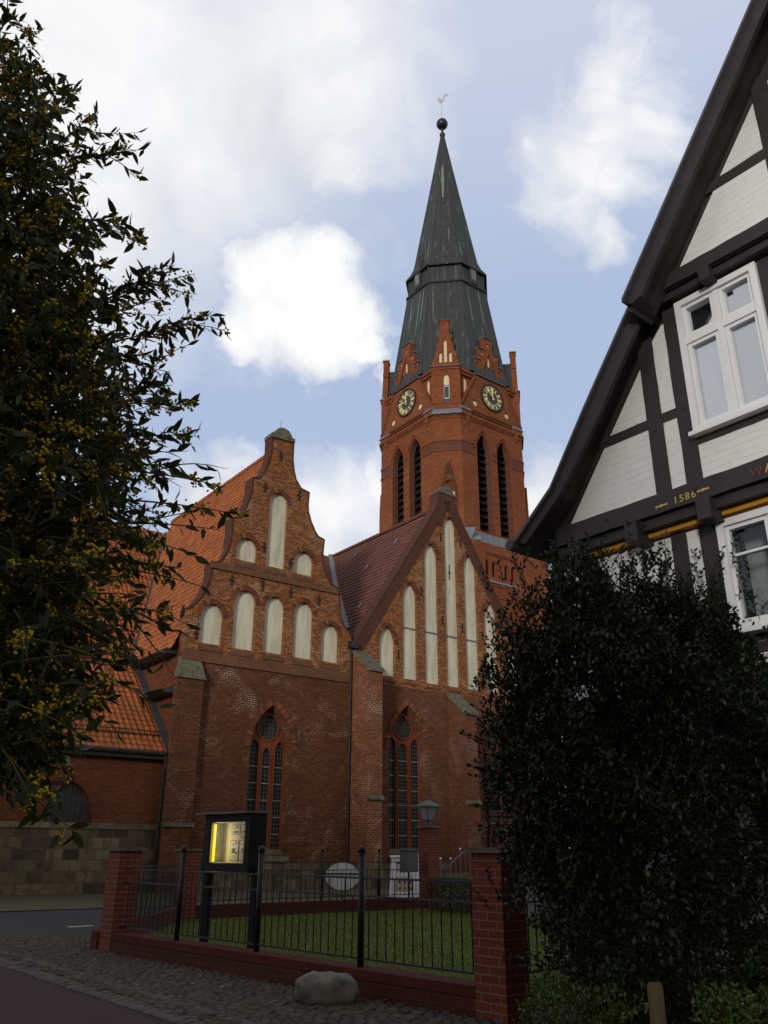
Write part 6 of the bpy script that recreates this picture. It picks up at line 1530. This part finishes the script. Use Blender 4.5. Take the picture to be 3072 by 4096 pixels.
def crown_pts(n, shell):
    X = rng.uniform(min(xs), max(xs), n); Z = rng.uniform(min(zs), max(zs), n); 
    wx = X + .14 * np.sin(Z * 5.1 + 1.0) * np.cos(X * 3.7) + .09 * np.sin(Z * 13 + X * 4) + rng.normal(0, .04, n); wz = Z + .13 * np.sin(X * 6.3) + .09 * np.sin(X * 15 + Z * 5) + rng.normal(0, .04, n)
    k = inpoly_np(wx, wz, HP); X, Z = X[k], Z[k]
    e = edge_dist(X, Z, HP); th_ = 1.0 * np.sqrt(np.clip(1 - (1 - np.clip(e / 1.05, 0, 1)) ** 2, 0, 1)) + .12
    # clumps: the crown's skin billows in and out
    bil = .24 * np.sin(X * 4.1 + 1.3 * np.sin(Z * 3.3)) + .20 * np.sin(Z * 5.2 + X * 2.0) + .12 * np.sin(X * 9.0 + Z * 7.0) + .08 * np.sin(X * 17.0 - Z * 13.0)
    u_ = rng.uniform(0, 1, len(X)) ** shell
    front = rng.uniform(0, 1, len(X)) < .75
    dep = np.where(front, -1, .8) * (th_ + bil * np.clip(e * 2.5, 0, 1)) * u_
    Y = HY + dep
    sc = Y / HY                       # keep the crown's outline a true volume: shrink nothing, only jitter
    return np.stack([X, Y, Z], 1), e, front
P, e, front = crown_pts(150000, .35)
# keep out of the house front
hn = np.array(HN); keep = ((P - np.array(H0)) @ hn) > .12
P = P[keep]; e = e[keep]
# thin the lower right so that the panels behind show through
thin = (P[:, 0] > 2.75) & (P[:, 2] < 2.0) & (rng.uniform(0, 1, len(P)) < .1); gap = (np.sin(P[:, 0] * 6.3 + P[:, 2] * 2.1) + np.sin(P[:, 2] * 7.7 - P[:, 0] * 3.0)) < -1.6
feath = rng.uniform(0, 1, len(P)) > np.clip(e / .22, .22, 1); sel = ~(thin | gap | feath); P = P[sel][:76000]
cen = np.array([2.4, HY + .2, 2.6]); D = P - cen; D /= np.linalg.norm(D, axis=1)[:, None]
D = D * .55 + np.array([0, -.1, .75]) + rng.normal(0, .55, P.shape)
v, T = leaves(P, D, rng.uniform(.038, .082, len(P)), rng.uniform(.022, .042, len(P)), up=np.array([0, -.3, 1.0]), fold=.15, droop=.2)
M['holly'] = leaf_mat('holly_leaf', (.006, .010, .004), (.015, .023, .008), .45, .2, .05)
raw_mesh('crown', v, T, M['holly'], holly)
# upright shoots and side sprigs round the crown
shoots = [((2535, 2420), (2515, 2085)), ((2575, 2400), (2572, 2110)), ((2670, 2420), (2660, 2130)), ((2790, 2460), (2792, 2140)), ((2640, 2450), (2640, 2170)), ((2220, 2380), (2205, 2150)), ((2290, 2330), (2290, 2130)), ((2330, 2330), (2350, 2140)), ((2400, 2400), (2410, 2160)), ((2480, 2400), (2490, 2180)),
          ((2870, 2500), (2890, 2250)), ((2840, 2440), (2850, 2300)), ((2720, 2450), (2730, 2280)), ((2440, 2400), (2450, 2260)), ((2050, 2560), (1960, 2480)), ((2040, 2620), (1935, 2545)), ((1990, 2800), (1898, 2715)), ((2040, 2480), (1990, 2440)), ((2000, 2960), (1900, 2890)), ((2010, 3100), (1898, 3040)), ((2020, 3160), (1920, 3130)), ((2140, 2450), (2090, 2370)), ((2090, 2550), (2000, 2500)),
          ((2960, 2700), (3040, 2560)), ((3000, 2750), (3072, 2620)), ((2170, 2420), (2150, 2330)), ((2240, 2300), (2190, 2240)), ((2900, 2560), (2960, 2480)), ((2000, 2700), (1965, 2610))]
bp = []; bd_ = []; tw = MB()
hc = Vector((2560, 3050, 0))
spires = list(shoots[:14])
for (a, b) in spires:                # each leader carries side sprays and makes a pointed plume
    for q in range(9):
        t_ = rnd.uniform(0, .75); x = a[0] + (b[0] - a[0]) * t_; y = a[1] + (b[1] - a[1]) * t_; L_ = rnd.uniform(40, 95) * (1 - t_ * .7); sx = rnd.choice((-1, 1)) * rnd.uniform(.35, .9)
        shoots.append(((x, y + 15), (x + sx * L_, y - L_ * .8)))
for i in range(len(hol_px)):
    a, b = Vector(hol_px[i] + (0,)), Vector(hol_px[(i + 1) % len(hol_px)] + (0,))
    if a.y > 3450 and a.x > 2020: continue
    for q in range(max(1, int((b - a).length / 26))):
        p = a.lerp(b, rnd.random()); o_ = (p - hc).normalized(); L_ = rnd.uniform(20, 95) * (1.5 if rnd.random() < .2 else 1)
        shoots.append(((p.x - o_.x * 60, p.y - o_.y * 60), (p.x + o_.x * L_ * .8, p.y + o_.y * L_ * .6 - L_ * .55)))
for q in range(420):                 # sprays standing out of the crown's face
    x, y = rnd.uniform(1950, 3072), rnd.uniform(2250, 3700); shoots.append(((x, y), (x + rnd.uniform(-60, 60), y - rnd.uniform(50, 130))))
for (a, b) in shoots:
    p0 = at(a[0], a[1], HY - .1 + rnd.uniform(-.3, .3) - (.75 if 2080 < b[0] < 2900 and b[1] > 2500 and not b[0] < 2000 else 0)); p1 = at(b[0], b[1], p0.y + rnd.uniform(-.1, .1)); n = max(7, int((p1 - p0).length / .026))
    tw.tube([p0, p0.lerp(p1, .5) + Vector((rnd.uniform(-.02, .02), 0, 0)), p1], [.006, .004, .002], 4)
    ax = (p1 - p0).normalized()
    for k in range(n):
        q = p0.lerp(p1, (k + .5) / n); an_ = k * 2.4 + rnd.uniform(-.3, .3); sd = Vector((math.cos(an_), math.sin(an_), 0)); bp.append(q); bd_.append((sd * .8 + ax * .65))
bp = np.array(bp); bd_ = np.array(bd_)
v, T = leaves(bp, bd_, rng.uniform(.04, .062, len(bp)), rng.uniform(.022, .03, len(bp)), fold=.15, droop=.15)
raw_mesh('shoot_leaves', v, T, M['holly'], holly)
M['bark'] = plain('bark', (.022, .018, .013), .9, .3, 8, bmp=.4)
for k in range(46):
    z = rnd.uniform(.5, 3.8); x = 2.35 + rnd.uniform(-.9, .9); y = HY + rnd.uniform(-.5, .3)
    tw.tube([(2.35 + (x - 2.35) * .15, HY, z * .55), ((x + 2.35) / 2, (y + HY) / 2, z * .85), (x, y, z)], [.025, .016, .006], 5)
tw.tube([(2.35, HY, -.05), (2.38, HY, 1.4), (2.3, HY + .05, 3.6)], [.07, .055, .02], 8)
make(tw, 'trunk', M['bark'], holly)

# ---- flowering barberry at the left
bar = thing('flowering_shrub', (-2.15, 3.0, 0), 'tall arching evergreen shrub with clusters of yellow flowers', 'shrub')
M['bleaf'] = leaf_mat('barberry_leaf', (.008, .013, .003), (.034, .045, .010), .45, .3, .22)
M['bflower'] = leaf_mat('yellow_blossom', (.46, .32, .010), (.70, .52, .03), .6, .2, .2)
M['btwig'] = plain('barberry_twig', (.10, .085, .035), .8, .2, 9)
tips = [((-60, 260), (60, 75), 2.9), ((-80, 500), (95, 330), 2.8), ((-60, 700), (150, 560), 2.9), ((0, 760), (375, 455), 3.0), ((0, 830), (520, 595), 3.0), ((-50, 1050), (330, 800), 2.9), ((0, 1050), (560, 920), 3.1), ((-50, 1250), (430, 1060), 2.9), ((0, 1400), (700, 1060), 3.0), ((60, 1420), (780, 1095), 3.1), ((0, 1500), (640, 1200), 2.8),
        ((60, 1500), (785, 1295), 3.0), ((-50, 1650), (600, 1420), 3.1), ((60, 1700), (780, 1625), 3.0), ((0, 1800), (690, 1540), 3.2), ((100, 1850), (790, 1745), 3.0), ((0, 1950), (720, 1860), 2.8), ((60, 2000), (985, 2065), 3.0), ((0, 1900), (900, 1950), 3.15), ((100, 2100), (785, 2225), 3.0), ((0, 2150), (880, 2120), 2.9), ((60, 2250), (700, 2290), 2.9), ((0, 2350), (735, 2545), 3.0), ((100, 2400), (640, 2500), 3.1), ((-50, 2450), (560, 2640), 2.9), ((0, 2650), (570, 2790), 2.9), ((-50, 2650), (420, 2800), 3.0), ((0, 2700), (370, 2880), 2.9), ((-50, 2780), (240, 2900), 2.8), ((-80, 2800), (300, 2940), 3.0), ((-80, 3000), (150, 3130), 2.9), ((-100, 3000), (60, 3180), 2.8), ((-100, 2880), (190, 3010), 3.0), ((0, 2550), (690, 2440), 3.2), ((50, 2300), (820, 2350), 3.1)]
paths = []; tw = MB()
def bez(p0, p1, sag, n=9):
    mid_ = p0.lerp(p1, .5) + Vector((0, rnd.uniform(-.1, .1), sag)); return [(p0 * (1 - t) ** 2 + mid_ * 2 * t * (1 - t) + p1 * t * t) for t in [i / n for i in range(n + 1)]]
for (a, b, Y) in tips:
    p0, p1 = at(a[0], a[1], Y + rnd.uniform(-.15, .15)), at(b[0], b[1], Y)
    pa = bez(p0, p1, .10); paths.append((pa, 1.0))
    tw.tube(pa, [.007 - .0055 * i / 9 for i in range(10)], 5)
    for k in range(4 if b[1] < 1900 or b[1] > 2700 else 2):               # side twigs
        i = rnd.randint(1, 7); q = pa[i]; dirn = (pa[min(i + 2, 9)] - pa[i]).normalized()
        sd = Vector((rnd.uniform(-.4, .9), rnd.uniform(-.8, .8), rnd.uniform(-.9, .5) if b[1] < 2600 else rnd.uniform(-.1, .6))).normalized(); L_ = rnd.uniform(.12, .38) * (1 if b[1] < 2600 else .6)
        pb = bez(q, q + (dirn * .7 + sd * .6).normalized() * L_, .02, 5); paths.append((pb, .9)); tw.tube(pb, [.004, .0035, .003, .0025, .002, .0012], 4)
# inner growth, a dense body towards the left edge
for k in range(430):
    y = 150 + 2800 * rnd.random() ** .75; q = at(rnd.uniform(-260, 60 + 170 * math.sin((y - 100) / 3000 * math.pi)), y, rnd.uniform(2.5, 3.3)); dr = Vector((rnd.uniform(-.4, 1), rnd.uniform(-.7, .7), rnd.uniform(-.7, .5))).normalized()
    pb = bez(q, q + dr * rnd.uniform(.15, .38), .02, 5); paths.append((pb, .95)); tw.tube(pb, [.004, .0035, .003, .0025, .002, .0012], 4)
body_px = [(-200, 200), (20, 150), (60, 500), (160, 700), (230, 950), (290, 1250), (330, 1450), (390, 1650), (400, 1900), (360, 2150), (300, 2350), (250, 2550), (190, 2700), (140, 2850), (60, 3080), (-200, 3120)]
for k in range(420):                # the shrub goes on to the left of the picture
    q = at(rnd.uniform(-1000, -200), rnd.uniform(0, 3100), rnd.uniform(2.5, 3.7)); dr = Vector((rnd.uniform(-1, .8), rnd.uniform(-.8, .8), rnd.uniform(-.7, .5))).normalized()
    pb = bez(q, q + dr * rnd.uniform(.2, .45), .02, 5); paths.append((pb, .95)); tw.tube(pb, [.004, .0035, .003, .0025, .002, .0012], 4)
for k in range(720):
    while True:
        x, y = rnd.uniform(-200, 600), rnd.uniform(150, 3120)
        if inside((x, y), body_px): break
    q = at(x, y, rnd.uniform(2.6, 3.5)); dr = Vector((rnd.uniform(.1, 1), rnd.uniform(-.7, .7), rnd.uniform(-.7, .5))).normalized()
    pb = bez(q, q + dr * rnd.uniform(.15, .42), .02, 5); paths.append((pb, .95)); tw.tube(pb, [.004, .0035, .003, .0025, .002, .0012], 4)
make(tw, 'twigs', M['btwig'], bar)
lp_, ld_, lL = [], [], []; fp = []
for pa, dens in paths:
    seg = [(pa[i + 1] - pa[i]).length for i in range(len(pa) - 1)]; tot = sum(seg); n = int(tot / .019)
    for k in range(n):
        d = tot * (k + rnd.random()) / n; i = 0
        while i < len(seg) - 1 and d > seg[i]: d -= seg[i]; i += 1
        q = pa[i].lerp(pa[i + 1], min(1, d / seg[i])); ax = (pa[i + 1] - pa[i]).normalized()
        if q.x > -1.25 and q.z < 3.15 and rnd.random() < .42: continue      # the lower sprays are open and airy
        sd = Vector((rnd.gauss(0, 1), rnd.gauss(0, 1), rnd.gauss(0, 1) - .25)).normalized()
        lp_.append(q); ld_.append(ax * .55 + sd * .8); lL.append(rnd.uniform(.04, .086))
        if rnd.random() < .11: fp.append(q + sd * .012)
lp_, ld_, lL = np.array(lp_), np.array(ld_), np.array(lL)
v, T = leaves(lp_, ld_, lL, lL * rng.uniform(.27, .37, len(lL)), fold=.12, droop=.12)
raw_mesh('foliage', v, T, M['bleaf'], bar)
# blossoms: little balls of petals
ico = np.array([(0, 0, 1), (.89, 0, .45), (.28, .85, .45), (-.72, .53, .45), (-.72, -.53, .45), (.28, -.85, .45), (.72, .53, -.45), (-.28, .85, -.45), (-.89, 0, -.45), (-.28, -.85, -.45), (.72, -.53, -.45), (0, 0, -1)])
icf = np.array([(0, 1, 2), (0, 2, 3), (0, 3, 4), (0, 4, 5), (0, 5, 1), (1, 6, 2), (2, 7, 3), (3, 8, 4), (4, 9, 5), (5, 10, 1), (6, 7, 2), (7, 8, 3), (8, 9, 4), (9, 10, 5), (10, 6, 1), (11, 7, 6), (11, 8, 7), (11, 9, 8), (11, 10, 9), (11, 6, 10)])
fc = []
for q in fp:
    for k in range(rnd.randint(8, 22)): fc.append((q.x + rnd.gauss(0, .013), q.y + rnd.gauss(0, .013), q.z + rnd.gauss(0, .013)))
fc = np.array(fc); r = rng.uniform(.0035, .0068, len(fc))
v = (fc[:, None, :] + ico[None] * r[:, None, None] * rng.uniform(.75, 1.25, (len(fc), 12, 1))).reshape(-1, 3); T = (np.arange(len(fc))[:, None, None] * 12 + icf[None]).reshape(-1, 3)
raw_mesh('blossom', v, T, M['bflower'], bar)
st_ = MB()
for k in range(7):
    x = -2.35 + rnd.uniform(-.3, .3); y = 3.0 + rnd.uniform(-.3, .3); st_.tube([(x, y, -.05), (x + rnd.uniform(-.1, .1), y, 1.6), (x + rnd.uniform(0, .5), y + rnd.uniform(-.2, .2), 3.2), (x + rnd.uniform(.2, .8), y, 4.4)], [.035, .028, .02, .008], 7)
make(st_, 'stem', M['bark'], bar)

# ---- hedge at the back of the lawn, low shrubs in front of the holly
def box_hedge():
    hx = Fr((1.27, 26.2, 0), Vector((2.44 - 1.22, 24.42 - 26.09, 0)).normalized(), Vector((-.6, -.55, 0)))
    n = 9000; a = rng.uniform(0, 3.4, n); o = -rng.uniform(0, .7, n) ** 1.0; z = rng.uniform(.02, .84, n)
    skin = rng.integers(0, 3, n); o = np.where(skin == 0, -rng.uniform(0, .08, n), o); z = np.where(skin == 1, .84 - rng.uniform(0, .06, n), z)
    ex, ey = np.array(hx.ex), np.array(hx.ey); P = np.array(hx.o)[None] + a[:, None] * ex + o[:, None] * ey + z[:, None] * np.array([0, 0, 1.])
    D = rng.normal(0, 1, (n, 3)) + np.array([-.4, -.4, .5]); v, T = leaves(P, D, rng.uniform(.04, .07, n), rng.uniform(.02, .035, n))
    M['hedge'] = leaf_mat('hedge_leaf', (.018, .028, .006), (.045, .060, .012), .5, .3, .1)
    t = thing('clipped_hedge', (1.27, 26.2, 0), 'low clipped green hedge at the back of the lawn', 'hedge'); raw_mesh('foliage', v, T, M['hedge'], t)
    mb = MB(); 
    for k in range(20): p = hx.p(k * .17 + .05, -.3, 0); mb.tube([p, p + Vector((0, 0, .7))], .012, 4)
    make(mb, 'stem', M['bark'], t)
box_hedge()
M['low_leaf'] = leaf_mat('low_shrub_leaf', (.020, .033, .004), (.045, .066, .009), .45, .4, .12)
def low_shrub(px, Y, label, n):
    hp = [at(x, y, Y) for x, y in px]; pol = [(p.x, p.z) for p in hp]; X0 = [p[0] for p in pol]; Z0 = [p[1] for p in pol]
    c = ((min(X0) + max(X0)) / 2, Y, 0); t = thing('low_shrub', c, label, 'shrub', 'low shrubs in front of the holly')
    X = rng.uniform(min(X0), max(X0), n * 3); Z = rng.uniform(min(Z0), max(Z0), n * 3); k = inpoly_np(X, Z, pol); X, Z = X[k][:n], Z[k][:n]
    e = edge_dist(X, Z, pol); Yv = Y + (rng.uniform(0, 1, len(X)) ** .5) * np.where(rng.uniform(0, 1, len(X)) < .7, -1, 1) * (.08 + .55 * np.sqrt(np.clip(e, 0, .3)))
    P = np.stack([X, Yv, Z], 1); D = (P - np.array([c[0], Y, .3])) * .9 + np.array([0, -.2, .25]) + rng.normal(0, .6, P.shape)
    v, T = leaves(P, D, rng.uniform(.03, .052, len(P)), rng.uniform(.016, .026, len(P)), fold=.15, droop=.3); raw_mesh('foliage', v, T, M['low_leaf'], t)
    mb = MB()
    for k in range(14): i = rnd.randrange(len(P)); mb.tube([(c[0] + rnd.uniform(-.12, .12), Y, -.02), tuple((P[i] + np.array([c[0], Y, 0])) / 2), tuple(P[i])], [.008, .006, .003], 4)
    make(mb, 'stem', M['bark'], t)
low_shrub([(2080, 4250), (2085, 4020), (2110, 3950), (2170, 3900), (2230, 3890), (2290, 3930), (2330, 3980), (2380, 3940), (2440, 3930), (2500, 4000), (2560, 3980), (2580, 4030), (2500, 4060), (2460, 4120), (2440, 4250)], 7.25, 'yellow-green low shrub beside the near brick pillar', 2600)
low_shrub([(2780, 4250), (2790, 4060), (2800, 3950), (2850, 3930), (2900, 3960), (2950, 3940), (3010, 3990), (3072, 3960), (3160, 3980), (3200, 4250)], 6.9, 'yellow-green low shrub right of the wooden stake', 2200)

# ================================================================ UNSEEN HOUSES behind the viewer, added to shade the church and street
def shading_house(x0, x1, label):
    t = thing('shading_house', ((x0 + x1) / 2, -9.0, 0), label, 'house', 'unseen houses added for shade')
    f = Fr((x0, -9.0, 0), (1, 0, 0), (0, 1, 0)); W0 = x1 - x0; ZE, ZR = 8.6, 13.2
    cols = [W0 * (i + .5) / 4 for i in range(4)]; hs = []
    for c in cols:
        for z in (1.2, 4.0, 6.4): hs.append([(c - .5, z), (c + .5, z), (c + .5, z + 1.5), (c - .5, z + 1.5)])
    hs[3] = [(cols[1] - .55, .1), (cols[1] + .55, .1), (cols[1] + .55, 2.6), (cols[1] - .55, 2.6)]
    mb = MB().slab(f, [(0, -.1), (W0, -.1), (W0, ZE), (0, ZE)], 0, -.35, holes=hs)
    for a in (0, W0): mb.quad(f.p(a, -.3, -.1), f.p(a, -9, -.1), f.p(a, -9, ZE), f.p(a, -4.5, ZR), f.p(a, -.3, ZE))
    mb.quad(f.p(0, -9, -.1), f.p(W0, -9, -.1), f.p(W0, -9, ZE), f.p(0, -9, ZE)); make(mb, 'wall', M['brick_choir'], t)
    rf = MB().hexa([f.p(a, o, z) for a, o, z in ((-.2, .4, ZE - .1), (W0 + .2, .4, ZE - .1), (W0 + .2, -4.5, ZR), (-.2, -4.5, ZR), (-.2, .4, ZE), (W0 + .2, .4, ZE), (W0 + .2, -4.5, ZR + .12), (-.2, -4.5, ZR + .12))])
    rf.hexa([f.p(a, o, z) for a, o, z in ((-.2, -9.4, ZE - .1), (W0 + .2, -9.4, ZE - .1), (W0 + .2, -4.5, ZR), (-.2, -4.5, ZR), (-.2, -9.4, ZE), (W0 + .2, -9.4, ZE), (W0 + .2, -4.5, ZR + .12), (-.2, -4.5, ZR + .12))])
    make(rf, 'roof', M['tile_brown'], t)
    for h in hs:
        a0, a1, z0, z1 = h[0][0], h[1][0], h[0][1], h[2][1]; k = .07; wf = MB()
        for b in ((a0, a0 + k, z0, z1), (a1 - k, a1, z0, z1), (a0 + k, a1 - k, z1 - k, z1), (a0 + k, a1 - k, z0, z0 + k), ((a0 + a1) / 2 - .03, (a0 + a1) / 2 + .03, z0 + k, z1 - k)): wf.box(f, b[0], b[1], -.2, -.1, b[2], b[3])
        dr = z0 < .5; fo = make(wf, 'door' if dr else 'window', M['white_paint'], t); make(MB().box(f, a0 + k, a1 - k, -.17, -.15, z0 + k, z1 - k), 'door_leaf' if dr else 'pane', M['timber'] if dr else M['dial'], fo)
shading_house(-16.0, -6.5, 'unseen brick house added for shade, nearest to the flowering shrub')
shading_house(-27.0, -16.3, 'middle unseen brick house added for shade, with a brown roof')
shading_house(-38.0, -27.3, 'farthest unseen brick house added for shade, left of its neighbours')
